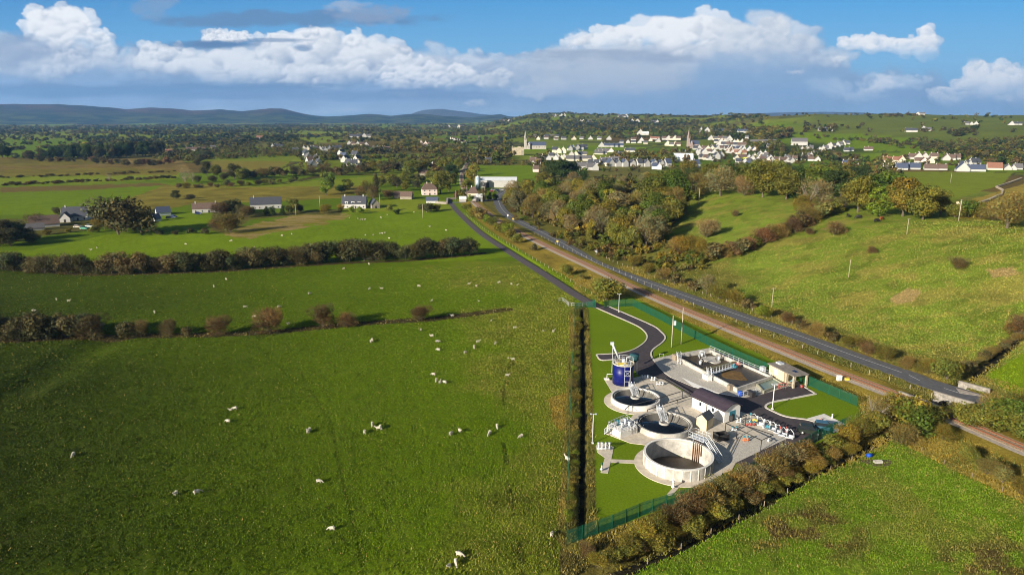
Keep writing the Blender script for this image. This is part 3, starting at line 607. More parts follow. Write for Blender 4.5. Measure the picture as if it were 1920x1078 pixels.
def env_round(g, n):
    """clump centres of a broad crown inside the unit-height tree"""
    c = [];
    while len(c) < n:
        p = g.uniform(-1, 1, 3)
        if p @ p > 1: continue
        p = p / (np.linalg.norm(p) + .01) * (np.linalg.norm(p) ** .4)
        c.append((p[0] * .32, p[1] * .32, .54 + p[2] * .33, g.uniform(.11, .18)))
    return c
def env_bush(g, n):
    return [(r * math.cos(a), r * math.sin(a), h, g.uniform(.18, .28)) for r, a, h in zip(g.uniform(0, .38, n), g.uniform(0, 6.28, n), g.uniform(.2, .72, n))]
def env_tall(g, n):
    return [(g.uniform(-.16, .16), g.uniform(-.16, .16), .2 + .72 * k / n, g.uniform(.12, .19) * (1.05 - .5 * k / n)) for k in range(n)]
def env_conif(g, n):
    out = []
    for k in range(n):
        h = .08 + .88 * (k / n) ** 1.0; r = .24 * (1 - h) + .01; a = g.uniform(0, 6.28)
        out.append((r * .6 * math.cos(a), r * .6 * math.sin(a), h, .07 + .12 * (1 - h)))
    return out
def crown(seed, env, nb, nl, leaf, twig=0.0, var=.35, flat=.9):
    g = np.random.default_rng(seed); B = np.array(env(g, nb)); w = B[:, 3] ** 2; w /= w.sum()
    k = g.choice(len(B), nl, p=w); d = g.normal(size=(nl, 3)); d /= np.linalg.norm(d, axis=1)[:, None]
    rr = g.uniform(.55, 1.12, nl) ** .7; c = B[k, :3] + d * (B[k, 3] * rr)[:, None] * np.array([1, 1, flat])
    keep = c[:, 2] > .02; c, d, k = c[keep], d[keep], k[keep]; nl = len(c)
    istw = g.random(nl) < twig
    nrm = d + g.normal(size=(nl, 3)) * .55; nrm[:, 2] += .25; nrm /= np.linalg.norm(nrm, axis=1)[:, None]
    a = np.cross(nrm, g.normal(size=(nl, 3))); a /= np.linalg.norm(a, axis=1)[:, None]; b = np.cross(nrm, a)
    s = (leaf * g.uniform(.55, 1.35, nl))[:, None]
    out = c - np.array([0, 0, .15]); out /= np.linalg.norm(out, axis=1)[:, None]; tw = out + g.normal(size=(nl, 3)) * .35; tw[:, 2] = np.abs(tw[:, 2]) * .8
    tw /= np.linalg.norm(tw, axis=1)[:, None]; side = np.cross(tw, g.normal(size=(nl, 3))); side /= np.linalg.norm(side, axis=1)[:, None]
    ax = np.where(istw[:, None], tw * leaf * 2.6, a * s); bx = np.where(istw[:, None], side * leaf * .16, b * s * g.uniform(.5, .9, (nl, 1)))
    V = np.stack([c - ax, c - bx * 1.0 - ax * .1, c + ax, c + bx * 1.0 + ax * .15], 1).reshape(-1, 3)
    Fq = np.arange(nl * 4).reshape(-1, 4)
    t = np.clip(1 + g.normal(size=nl) * var * .6 + (g.random(len(B)) - .5)[k] * var * 1.6, .35, 1.9)
    hue = 1 + (g.random(len(B)) - .5)[k] * .28 + g.normal(size=nl) * .08
    col = np.stack([t * hue, t, t * np.clip(2 - hue, .5, 1.5)], 1); col[istw] = col[istw] * np.array([1.25, .95, .9])
    return V, Fq, np.repeat(col, 4, 0)
def limbs(seed, h0, h1, spread, n, r, fine=0):
    g = random.Random(seed); mb = MB(); top = Vector((g.uniform(-.02, .02), g.uniform(-.02, .02), h0 + .12))
    mb.tube([(0, 0, -.03), (0, 0, h0 * .5), top], [r * 1.25, r, r * .7], 7)
    for i in range(n):
        a = 6.28 * i / n + g.uniform(-.5, .5); s = spread * g.uniform(.6, 1); h = g.uniform(h0 + .15, h1)
        st = Vector((0, 0, g.uniform(h0 * .6, h0 + .1))); e = Vector((s * math.cos(a), s * math.sin(a), h)); m_ = (st + e) / 2 + Vector((0, 0, -.03)) + Vector((g.uniform(-.03, .03), g.uniform(-.03, .03), 0))
        mb.tube([st, m_, e], [r * .55, r * .32, r * .08], 5)
        for j in range(fine):
            q = st.lerp(e, g.uniform(.35, .95)); e2 = q + Vector((g.uniform(-1, 1), g.uniform(-1, 1), g.uniform(.2, 1.2))).normalized() * g.uniform(.08, .22)
            mb.tube([q, q.lerp(e2, .5) + Vector((0, 0, .01)), e2], [r * .16, r * .10, r * .04], 3)
    return mb
PROTO = {}
def proto(kind, seed, lod=1.0):
    key = (kind, seed)
    if key in PROTO: return PROTO[key]
    if kind == 'broad': cr = crown(seed, env_round, 30, 5200, .023); tk = limbs(seed, .24, .75, .24, 6, .022)
    elif kind == 'small': cr = crown(seed, env_round, 14, 1300, .036); tk = limbs(seed, .22, .7, .2, 4, .022)
    elif kind == 'twiggy': cr = crown(seed, env_round, 26, 2800, .022, .6, .3); tk = limbs(seed, .2, .85, .30, 8, .022, 5)
    elif kind == 'bare': cr = crown(seed, env_round, 22, 900, .018, .85, .3); tk = limbs(seed, .2, .9, .32, 9, .024, 9)
    elif kind == 'tall': cr = crown(seed, env_tall, 12, 2200, .024, .2); tk = limbs(seed, .15, .85, .10, 4, .016)
    elif kind == 'conifer': cr = crown(seed, env_conif, 40, 2200, .026, 0, .25); tk = limbs(seed, .1, .8, .04, 3, .016)
    elif kind == 'bush': cr = crown(seed, env_bush, 16, 3000, .034, .25); tk = limbs(seed, .05, .6, .3, 6, .022, 2)
    elif kind == 'shrub': cr = crown(seed, env_bush, 9, 1100, .055, .3); tk = limbs(seed, .05, .6, .3, 5, .02)
    elif kind == 'scrub': cr = crown(seed, env_bush, 18, 3600, .028, .80, .5); tk = limbs(seed, .05, .85, .42, 9, .018, 6)
    me = npmesh('crown', cr[0], cr[1], m_leaf, cr[2]); tm = bpy.data.meshes.new('trunk'); tm.from_pydata([tuple(v) for v in tk.v], [], tk.f)
    tm.materials.append(m_barkp if kind == 'bare' else m_bark); PROTO[key] = (me, tm); return PROTO[key]
TONE = dict(olive=(.125, .122, .020), green=(.078, .108, .014), dark=(.036, .056, .013), autumn=(.140, .118, .018), brown=(.110, .085, .032), grey=(.165, .150, .065),
            gold=(.185, .160, .022), red=(.135, .080, .036), lime=(.15, .190, .018), blue=(.030, .050, .024), dun=(.150, .132, .036), dusk=(.064, .062, .022))
LEAVES = []      # every placed plant, labelled at the end by group and order
def plant(kind, name, cat, px, py, hpx=None, h=None, tone='olive', group=None, wide=1.0, label=None, dz=0, xyz=None):
    p = P([px], [py])[0] if xyz is None else np.array(xyz)
    if h is None: h = hpx * plen(p[0], p[1]) / F
    me, tm = proto(kind, rnd.randrange(4 if kind in ('broad', 'small', 'bush', 'scrub', 'twiggy') else 2))
    t = thing(name, label, cat, (p[0], p[1], p[2] + dz - .1), rnd.uniform(0, 6.28), group)
    w = wide * rnd.uniform(.92, 1.08); t.scale = (h * w, h * w * rnd.uniform(.9, 1.1), h)
    c = link('crown', me, t); j = lambda v: v * rnd.uniform(.84, 1.08); k = rnd.uniform(.95, 1.3); cc = TONE[tone]
    c.color = (min(1, j(cc[0]) * k), cc[1] * k, cc[2] * k, 1)
    link('trunk', tm, t); LEAVES.append((t, px, py, tone, kind)); return t
ORD = ['first', 'second', 'third', 'fourth', 'fifth', 'sixth', 'seventh', 'eighth', 'ninth', 'tenth', 'eleventh', 'twelfth', 'thirteenth', 'fourteenth', 'fifteenth', 'sixteenth', 'seventeenth', 'eighteenth', 'nineteenth']
TENS = {20: 'twenty', 30: 'thirty', 40: 'forty', 50: 'fifty', 60: 'sixty', 70: 'seventy', 80: 'eighty', 90: 'ninety'}
def ordinal(n):
    if n >= 100: return ('one' if n < 200 else 'two') + '-hundredth' if n % 100 == 0 else ('' if n < 200 else 'two-') + 'hundred-and-' + ordinal(n % 100)
    if n < 20: return ORD[n - 1]
    t, u = n // 10 * 10, n % 10
    return TENS[t][:-1] + 'ieth' if u == 0 else TENS[t] + '-' + ORD[u - 1]
def number(items, fmt):
    """items: (object, px); label each with its place counted from the left"""
    for i, (o, _) in enumerate(sorted(items, key=lambda q: q[1])): o['label'] = fmt.format(n=ordinal(i + 1), w=o.get('look', ''))
def along(pts, n, kinds, name, cat, hlo, hhi, tones, group, fmt, wide=1.0, jit=3, jy=2):
    L = np.array(pts, float); d = np.hypot(*np.diff(L, axis=0).T); s = np.concatenate([[0], np.cumsum(d)]); it = []
    for i in range(n):
        q = s[-1] * (i + .5 + rnd.uniform(-.3, .3)) / n; x = np.interp(q, s, L[:, 0]) + rnd.uniform(-jit, jit); y = np.interp(q, s, L[:, 1]) + rnd.uniform(-jy, jy)
        o = plant(rnd.choice(kinds), name, cat, x, y, hpx=rnd.uniform(hlo, hhi), tone=rnd.choice(tones), group=group, wide=wide); it.append((o, x))
    number(it, fmt); return it
# the two hedges across the left fields
along([(-30, 506), (60, 510), (180, 513), (300, 511), (420, 506), (520, 498), (640, 490), (760, 486), (890, 478)], 52, ['bush', 'bush', 'scrub'], 'hedge_bush', 'bush', 28, 48, ['dusk', 'dusk', 'brown', 'dusk'], 'bushes of the far hedge across the sheep fields', 'dark hedge bush, {n} from the left in the hedge between the sheep fields', 1.15)
along([(-20, 640), (60, 636), (120, 632), (190, 634)], 10, ['bush', 'bush', 'scrub'], 'hedge_bush', 'bush', 48, 72, ['dusk', 'brown', 'dusk'], 'dark bushes at the left end of the broken hedge', 'tall dark thorn bush, {n} from the left in the clump left of the broken hedge', 1.15, 8)
it = []
for x, y, hh, k, w in [(235, 632, 34, 'shrub', 1.1), (265, 631, 38, 'scrub', 1), (318, 628, 36, 'scrub', 1), (350, 630, 22, 'shrub', .9), (411, 628, 42, 'scrub', 1.15), (508, 624, 56, 'scrub', 1.1), (605, 614, 52, 'scrub', 1.0), (650, 613, 34, 'scrub', 1.0), (787, 601, 34, 'scrub', 1.25)]:
    it.append((plant(k, 'thorn_bush', 'bush', x, y, hpx=hh, tone='brown', group='lone bushes along the broken hedge', wide=w), x))
number(it, 'brown thorn bush, {n} from the left of those spaced along the broken hedge')
# bushes by the lane and rail
along([(868, 392), (900, 412), (930, 430), (975, 458)], 11, ['bush', 'shrub'], 'lineside_bush', 'bush', 15, 27, ['olive', 'olive', 'lime', 'dun'], 'bushes between the lane and the railway', 'olive lineside bush, {n} from the left between the narrow lane and the railway', 1.2)
for x, y, hh, k, tn, lb in [(1136, 563, 52, 'bush', 'olive', 'large round olive bush beside the railway behind the works gate'), (1064, 516, 24, 'bush', 'olive', 'small round bush below the railway near the lane'),
                            (1000, 470, 14, 'shrub', 'brown', 'low brown bush on the railway verge'), (1090, 524, 12, 'shrub', 'dun', 'lowest tuft of scrub between the two round bushes by the railway')]:
    plant(k, 'lineside_bush', 'bush', x, y, hpx=hh, tone=tn, wide=1.25, label=lb)
along([(1079, 590), (1079, 680), (1077, 780), (1075, 880), (1071, 1000)], 30, ['shrub', 'scrub'], 'ditch_scrub', 'bush', 7, 15, ['olive', 'gold', 'gold', 'dun', 'lime'], 'low scrub in the ditch strip', 'low ditch scrub, {n} from the left in the ditch strip beside the works', 1.6, 6, 9)
# scrub along the bottom right stream
it = []
for x, y, hh, k, tn in [(1100, 1040, 46, 'scrub', 'brown'), (1120, 1062, 56, 'scrub', 'gold'), (1150, 1055, 52, 'bush', 'olive'), (1175, 1035, 66, 'scrub', 'olive'), (1205, 1020, 78, 'scrub', 'gold'), (1235, 1005, 84, 'scrub', 'olive'), (1262, 990, 92, 'scrub', 'brown'), (1240, 1028, 58, 'bush', 'olive'), (1290, 972, 96, 'scrub', 'brown'),
                        (1300, 1000, 60, 'bush', 'olive'), (1325, 958, 92, 'scrub', 'dun'), (1352, 940, 88, 'scrub', 'dun'), (1340, 975, 64, 'bush', 'gold'), (1382, 925, 84, 'scrub', 'dun'), (1372, 956, 50, 'bush', 'olive'), (1410, 912, 82, 'scrub', 'grey'), (1440, 898, 88, 'scrub', 'dun'), (1428, 928, 48, 'bush', 'olive'), (1470, 880, 92, 'scrub', 'grey'), (1468, 905, 52, 'scrub', 'brown'), (1500, 870, 80, 'scrub', 'dun'),
                        (1530, 858, 52, 'bush', 'olive'), (1560, 842, 54, 'bush', 'olive'), (1590, 830, 60, 'scrub', 'gold'), (1545, 872, 30, 'bush', 'gold'), (1612, 820, 66, 'scrub', 'olive'), (1640, 812, 74, 'bush', 'olive')]:
    it.append((plant(k, 'stream_bush', 'bush', x, y, hpx=hh * .66, tone=tn, group='scrub along the stream below the works', wide=1.12), x))
number(it, 'autumn scrub bush, {n} from the left along the stream below the works')
along([(1125, 1058), (1180, 1042), (1260, 1012), (1330, 978), (1410, 938), (1480, 902), (1540, 874), (1600, 846)], 34, ['scrub', 'shrub', 'bush'], 'streamside_scrub', 'bush', 15, 34, ['gold', 'dun', 'olive', 'gold', 'brown'], 'low golden scrub at the stream edge', 'low golden scrub, {n} from the left on the bank of the stream', 1.4, 9, 5)
it = []
for x, y, hh, k, tn in [(1640, 800, 66, 'bare', 'grey'), (1672, 790, 60, 'scrub', 'olive'), (1700, 800, 72, 'bush', 'olive'), (1725, 815, 66, 'bush', 'green'), (1750, 800, 50, 'bush', 'olive'), (1690, 832, 46, 'scrub', 'dun'), (1768, 826, 38, 'scrub', 'olive'), (1820, 870, 40, 'bush', 'olive'), (1850, 890, 40, 'scrub', 'dun'), (1880, 905, 42, 'bush', 'dun'), (1910, 925, 40, 'scrub', 'olive')]:
    it.append((plant(k, 'trackside_bush', 'bush', x, y, hpx=hh * 1.02, tone=tn, group='bushes below the railway at bottom right', wide=1.15), x))
number(it, 'olive bush, {n} from the left below the railway right of the works')
it = []
for x, y, hh, k, tn in [(1800, 790, 46, 'bush', 'olive'), (1822, 800, 56, 'bush', 'olive'), (1850, 800, 62, 'bush', 'olive'), (1880, 805, 70, 'bush', 'green'), (1905, 815, 60, 'bush', 'olive'), (1930, 830, 64, 'bush', 'olive'), (1860, 775, 50, 'scrub', 'dun'), (1895, 778, 56, 'bush', 'olive'), (1925, 780, 56, 'scrub', 'olive')]:
    it.append((plant(k, 'trackside_bush', 'bush', x, y, hpx=hh * .9, tone=tn, group='bushes between road and railway at the right edge', wide=1.2), x))
number(it, 'dense olive bush, {n} from the left between road and railway beyond the bridge')
# along the far side of the road
it = []
for x, y, hh, k, tn in [(1775, 712, 50, 'bush', 'olive'), (1740, 700, 34, 'scrub', 'olive'), (1700, 690, 28, 'scrub', 'dun'), (1660, 676, 34, 'scrub', 'olive'), (1625, 664, 28, 'scrub', 'brown'), (1590, 652, 30, 'scrub', 'olive'), (1560, 640, 24, 'shrub', 'brown'), (1530, 630, 30, 'scrub', 'dun'), (1500, 618, 24, 'shrub', 'brown'), (1475, 606, 26, 'scrub', 'brown'), (1432, 596, 30, 'bush', 'lime'), (1405, 580, 22, 'shrub', 'brown'), (1380, 572, 34, 'scrub', 'olive'), (1350, 562, 36, 'scrub', 'olive'), (1325, 552, 40, 'twiggy', 'grey'), (1300, 545, 24, 'shrub', 'brown'), (1270, 532, 22, 'shrub', 'brown'), (1245, 524, 26, 'scrub', 'dun'), (1215, 512, 24, 'scrub', 'olive'), (1190, 500, 26, 'scrub', 'olive')]:
    it.append((plant(k, 'roadside_bush', 'bush', x, y, hpx=hh, tone=tn, group='bushes on the far verge of the road', wide=1.2), x))
number(it, 'roadside bush, {n} from the left at the foot of the hill field')
# hedge climbing the hill between the two hill fields
along([(1340, 486), (1380, 480), (1420, 462), (1460, 446), (1500, 428), (1540, 410), (1570, 398)], 17, ['scrub', 'shrub'], 'hedge_bush', 'bush', 24, 38, ['brown', 'dun', 'olive', 'red'], 'bushes of the hedge climbing the hill', 'brown hedge bush, {n} from the left in the hedge climbing the hill field', 1.2)
along([(1265, 480), (1290, 476), (1320, 480)], 5, ['scrub'], 'hedge_bush', 'bush', 34, 44, ['olive', 'dun', 'gold'], 'bushes at the foot of the hill hedge', 'olive bush, {n} from the left at the foot of the hill hedge')
for x, y, hh, tn, lb in [(1326, 446, 42, 'grey', 'tall grey twiggy bush alone in the upper hill field'), (1565, 441, 30, 'brown', 'wide brown bush at the top of the hill field near the cattle'), (1634, 475, 16, 'brown', 'small brown bush alone in mid hill field'), (1795, 504, 26, 'brown', 'brown bush alone in the right part of the hill field'), (1516, 440, 16, 'brown', 'low bush just right of the hill hedge'), (1379, 406, 14, 'brown', 'tiny bush near the top of the upper hill field'), (1912, 628, 44, 'brown', 'dark bush at the right end of the hill field')]:
    plant('scrub', 'field_bush', 'bush', x, y, hpx=hh, tone=tn, wide=1.25, label=lb)
along([(1782, 706), (1815, 692), (1850, 672), (1885, 652), (1920, 630)], 12, ['scrub', 'shrub'], 'hedge_bush', 'bush', 14, 22, ['brown', 'dun'], 'bushes of the low hedge at the right edge', 'low brown hedge bush, {n} from the left in the hedge beside the bright field', 1.3)
# the wood on the slope right of the crossing
it = []; g2 = random.Random(5)
W1 = [(940, 392), (960, 372), (1000, 350), (1120, 345), (1250, 352), (1300, 368), (1262, 430), (1240, 455), (1200, 470), (1130, 462), (1060, 436), (990, 408)]
pts = []
while len(pts) < 135:
    x, y = g2.uniform(930, 1310), g2.uniform(340, 475)
    if inpoly(np.array([x]), np.array([y]), W1)[0] and all(abs(x - a) / 12 + abs(y - b) / 5 > 1.0 for a, b in pts): pts.append((x, y))
for x, y in pts:
    k = g2.choice(['broad', 'broad', 'broad', 'broad', 'small', 'twiggy', 'twiggy', 'tall']); tn = g2.choice(['olive', 'olive', 'dun', 'grey', 'autumn', 'gold', 'green', 'olive', 'green'])
    if k == 'twiggy': tn = g2.choice(['grey', 'dun', 'grey'])
    it.append((plant(k, 'woodland_tree', 'tree', x, y, h=g2.uniform(11, 17) * (.75 if k in ('tall', 'scrub') else 1), tone=tn, group='trees of the wood above the main road', wide=1.1 if k != 'tall' else 1.0), x))
number(it, 'autumn tree, {n} from the left in the wood above the main road')
it = []
for x, y, hh, tn in [(1085, 352, 34, 'blue'), (1035, 334, 36, 'dark'), (1055, 338, 40, 'dark'), (1072, 336, 34, 'dark')]:
    it.append((plant('broad', 'evergreen_tree', 'tree', x, y, hpx=hh, tone='dark', group='dark evergreens behind the wood', wide=1.3), x))
number(it, 'dense dark evergreen, {n} from the left of the four behind the wood')
# big trees along the hill top
it = []
for x, y, hh, k, tn, w in [(1262, 382, 58, 'broad', 'green', 1.15), (1222, 392, 60, 'broad', 'olive', 1.1), (1350, 368, 52, 'twiggy', 'grey', 1.2), (1305, 372, 48, 'twiggy', 'dun', 1.1), (1330, 356, 44, 'broad', 'olive', 1.2), (1430, 370, 62, 'broad', 'autumn', 1.2), (1395, 368, 40, 'scrub', 'grey', 1), (1474, 374, 50, 'broad', 'olive', 1.05), (1495, 372, 56, 'conifer', 'dark', 1.2), (1400, 352, 46, 'broad', 'olive', 1.3), (1372, 352, 40, 'broad', 'dark', 1.2), (1450, 350, 46, 'broad', 'autumn', 1.2), (1290, 345, 40, 'broad', 'autumn', 1.2),
                          (1518, 388, 54, 'bare', 'grey', 1), (1540, 385, 44, 'twiggy', 'grey', 1), (1505, 395, 30, 'scrub', 'olive', 1.1), (1565, 372, 52, 'broad', 'dark', 1.4), (1530, 360, 44, 'broad', 'green', 1.3), (1608, 398, 62, 'broad', 'autumn', 1.05), (1582, 396, 40, 'twiggy', 'dun', 1.1), (1648, 406, 52, 'tall', 'lime', 1.5), (1692, 406, 66, 'broad', 'autumn', 1.15), (1730, 412, 64, 'broad', 'autumn', 1.1), (1655, 388, 60, 'broad', 'green', 1.3), (1625, 384, 56, 'broad', 'dark', 1.2), (1762, 404, 44, 'broad', 'olive', 1.1), (1815, 408, 34, 'bush', 'green', 1.4), (1838, 410, 32, 'scrub', 'olive', 1.2), (1790, 408, 26, 'bush', 'olive', 1.3), (1888, 428, 62, 'twiggy', 'dun', 1.25), (1862, 414, 34, 'scrub', 'dun', 1.2), (1925, 420, 56, 'twiggy', 'dun', 1.2)]:
    it.append((plant(k, 'hilltop_tree', 'tree', x, y, hpx=hh * 1.12, tone=tn, group='trees along the crest of the hill', wide=w), x))
number(it, 'broad autumn tree, {n} from the left along the crest of the hill')
along([(1280, 352), (1400, 344), (1500, 345), (1600, 352), (1680, 362)], 26, ['broad', 'small', 'twiggy'], 'hilltop_tree', 'tree', 30, 44, ['olive', 'autumn', 'dark', 'green', 'olive'], 'trees behind the crest of the hill', 'tree behind the hill crest, {n} from the left in the belt facing the town', 1.2, 8, 6)
along([(1505, 402), (1540, 396), (1580, 392)], 6, ['scrub', 'shrub'], 'hedge_bush', 'bush', 20, 30, ['brown', 'red', 'olive'], 'bushes at the top of the hill hedge', 'reddish bush, {n} from the left where the hill hedge meets the crest', 1.2)
# trees around the left-hand farms, lists of (x, base y, height px, kind, tone, width)
def trees(lst, name, group, fmt):
    it = [(plant(k, name, 'tree', x, y, hpx=hh, tone=tn, group=group, wide=w), x) for x, y, hh, k, tn, w in lst]; number(it, fmt)
plant('bush', 'round_tree', 'tree', 222, 440, hpx=82, tone='dusk', wide=1.15, label='large dark round tree standing between the two left farmsteads')
plant('bush', 'round_tree', 'tree', 266, 440, hpx=60, tone='dusk', wide=1.1, label='smaller dark tree touching the right side of the large round tree')
plant('scrub', 'thorn_bush', 'bush', 432, 436, hpx=42, tone='dun', wide=1.35, label='wide pale brown bush right of the green paddock')
trees([(20, 462, 40, 'bush', 'dusk', 1.2), (60, 456, 24, 'bush', 'dusk', 1.3), (415, 402, 26, 'scrub', 'brown', 1.3), (438, 400, 30, 'bush', 'dusk', 1.2), (462, 408, 26, 'scrub', 'brown', 1.3), (405, 430, 22, 'scrub', 'brown', 1.3), (360, 438, 12, 'shrub', 'dusk', 1.6), (385, 439, 12, 'shrub', 'dusk', 1.6), (330, 440, 10, 'shrub', 'dusk', 1.6), (300, 441, 12, 'shrub', 'dusk', 1.6), (88, 440, 12, 'shrub', 'olive', 1.5), (130, 436, 10, 'shrub', 'olive', 1.5), (175, 436, 14, 'shrub', 'olive', 1.4), (10, 455, 44, 'broad', 'dusk', 1.3), (30, 452, 42, 'broad', 'dusk', 1.2), (0, 462, 40, 'bush', 'dusk', 1.3), (48, 450, 28, 'bush', 'dusk', 1.2), (70, 425, 28, 'scrub', 'brown', 1.2), (108, 402, 16, 'bush', 'dusk', 1.2), (184, 430, 24, 'scrub', 'olive', 1.1), (330, 374, 18, 'broad', 'dusk', 1.5), (356, 376, 14, 'bush', 'dusk', 1.5), (296, 402, 14, 'bush', 'dusk', 1.5), (425, 400, 24, 'broad', 'dusk', 1.4), (452, 402, 22, 'broad', 'dusk', 1.3), (470, 404, 18, 'bush', 'dusk', 1.2), (500, 404, 18, 'tall', 'dark', 1.3), (512, 405, 20, 'tall', 'dark', 1.3), (530, 404, 18, 'conifer', 'dark', 1.3), (548, 402, 34, 'small', 'olive', 1.0), (560, 398, 18, 'bush', 'dusk', 1.3)],
      'farm_tree', 'trees around the left farmsteads', 'dark farm tree, {n} from the left around the left farmsteads')
trees([(614, 358, 40, 'small', 'green', .9), (612, 366, 30, 'small', 'lime', 1), (640, 362, 18, 'bush', 'dark', 1.3), (652, 356, 22, 'small', 'olive', 1.2), (688, 368, 30, 'twiggy', 'olive', 1.2), (676, 372, 24, 'twiggy', 'brown', 1.2), (705, 360, 36, 'conifer', 'dusk', 1.0), (700, 376, 28, 'twiggy', 'brown', 1.1), (728, 372, 18, 'scrub', 'brown', 1.3), (744, 352, 20, 'broad', 'dusk', 1.3), (760, 358, 20, 'broad', 'olive', 1.2), (782, 352, 16, 'bush', 'dusk', 1.4), (826, 364, 44, 'broad', 'olive', 1.0), (842, 360, 40, 'small', 'olive', .9), (832, 350, 34, 'broad', 'dun', 1.1), (815, 345, 26, 'broad', 'olive', 1.2), (770, 330, 34, 'broad', 'olive', 1.2), (790, 328, 30, 'small', 'olive', 1), (835, 325, 34, 'broad', 'olive', 1.1), (800, 398, 20, 'bush', 'dusk', 1.5), (818, 396, 14, 'bush', 'olive', 1.4), (745, 402, 12, 'shrub', 'dark', 1.2), (640, 396, 16, 'scrub', 'gold', 1.0), (610, 400, 20, 'scrub', 'olive', 1.1), (660, 398, 14, 'shrub', 'lime', 1), (675, 400, 14, 'shrub', 'lime', 1), (730, 396, 14, 'shrub', 'olive', 1), (856, 372, 14, 'shrub', 'red', 1), (868, 376, 24, 'small', 'autumn', .9)],
      'garden_tree', 'trees between the middle farmhouses and the crossing', 'garden tree, {n} from the left between the farmhouses and the crossing')
trees([(894, 352, 26, 'small', 'gold', 1), (884, 344, 28, 'small', 'gold', 1), (890, 330, 26, 'small', 'gold', 1), (875, 352, 18, 'bush', 'olive', 1.2), (905, 378, 26, 'twiggy', 'brown', 1), (918, 377, 18, 'tall', 'dark', 1.1), (928, 375, 14, 'shrub', 'dark', 1.1), (882, 380, 18, 'small', 'lime', 1), (846, 336, 30, 'broad', 'dark', 1.1), (860, 320, 24, 'broad', 'olive', 1), (950, 372, 14, 'shrub', 'olive', 1), (958, 366, 16, 'shrub', 'autumn', 1)],
      'crossing_tree', 'trees around the level crossing', 'small tree, {n} from the left around the level crossing')
trees([(348, 345, 34, 'bare', 'grey', 1), (362, 342, 22, 'bare', 'grey', 1), (388, 330, 28, 'broad', 'dusk', 1.1), (405, 332, 24, 'broad', 'olive', 1.2), (440, 336, 30, 'broad', 'dusk', 1.2), (455, 338, 26, 'broad', 'olive', 1.3), (420, 338, 16, 'bush', 'dusk', 1.3), (370, 342, 14, 'bush', 'dusk', 1.3), (400, 342, 14, 'bush', 'dusk', 1.3), (205, 340, 18, 'bare', 'grey', .9), (56, 300, 18, 'broad', 'dusk', 1.4), (78, 300, 22, 'broad', 'dusk', 1.3), (92, 301, 18, 'broad', 'dark', 1.4), (5, 296, 26, 'broad', 'dark', 1.4), (14, 296, 18, 'broad', 'dark', 1.3)],
      'field_tree', 'trees in the left middle fields', 'tree {n} from the left among those dotted over the left middle fields')
along([(95, 298), (150, 297), (220, 296), (290, 292), (305, 290)], 30, ['broad', 'tall'], 'shelterbelt_tree', 'tree', 22, 30, ['dark', 'dusk', 'dark'], 'shelterbelt beyond the brown fields', 'dark shelterbelt tree, {n} from the left behind the brown field', 1.1, 3, 2)
along([(0, 348), (100, 344), (200, 340), (330, 334)], 48, ['shrub'], 'hedge_bush', 'bush', 3, 8, ['dusk', 'brown'], 'bushes of the thin hedge in the left fields', 'little bush, {n} from the left in the thin hedge below the brown field', 2.0, 6, 1)
along([(168, 306), (200, 308), (230, 310), (262, 310), (290, 312), (330, 305)], 14, ['shrub', 'small'], 'hedge_bush', 'bush', 10, 16, ['dusk', 'brown', 'red'], 'bushes beyond the brown field', 'bush {n} from the left in the row beyond the brown field', 1.3)
along([(440, 336), (500, 334), (560, 330), (640, 328), (700, 326), (760, 320), (820, 318)], 34, ['small', 'shrub', 'twiggy'], 'hedge_tree', 'tree', 14, 22, ['dusk', 'brown', 'olive', 'dusk'], 'hedge trees below the housing estate', 'hedge tree, {n} from the left in the row below the white estate', 1.3)
along([(364, 312), (380, 304), (392, 292)], 7, ['shrub'], 'hedge_bush', 'bush', 10, 14, ['dusk'], 'bushes of the slanting hedge', 'dark bush, {n} from the left in the short slanting hedge left of the estate', 1.3)
along([(-10, 334), (120, 330), (240, 326), (340, 322)], 40, ['shrub'], 'hedge_bush', 'bush', 2, 6, ['dusk', 'brown'], 'bushes at the lower side of the brown field', 'small bush, {n} from the left along the lower side of the brown field', 2.2, 8, 1)
along([(20, 298), (90, 304), (170, 303)], 9, ['shrub', 'small'], 'hedge_bush', 'bush', 6, 12, ['dusk', 'brown'], 'bushes left of the shelterbelt', 'small bush, {n} from the left below the shelterbelt in the brown field', 1.4)
along([(330, 352), (400, 351), (480, 347), (560, 342)], 16, ['shrub', 'small', 'scrub'], 'hedge_bush', 'bush', 8, 15, ['dusk', 'olive', 'brown'], 'bushes across the rough olive field', 'bush {n} from the left along the top of the rough olive field', 1.4)
along([(700, 350), (790, 340), (850, 330)], 12, ['small', 'shrub', 'broad'], 'hedge_tree', 'tree', 12, 24, ['dusk', 'olive', 'brown'], 'trees beside the railway cutting field', 'tree {n} from the left in the field corner left of the railway cutting', 1.3)
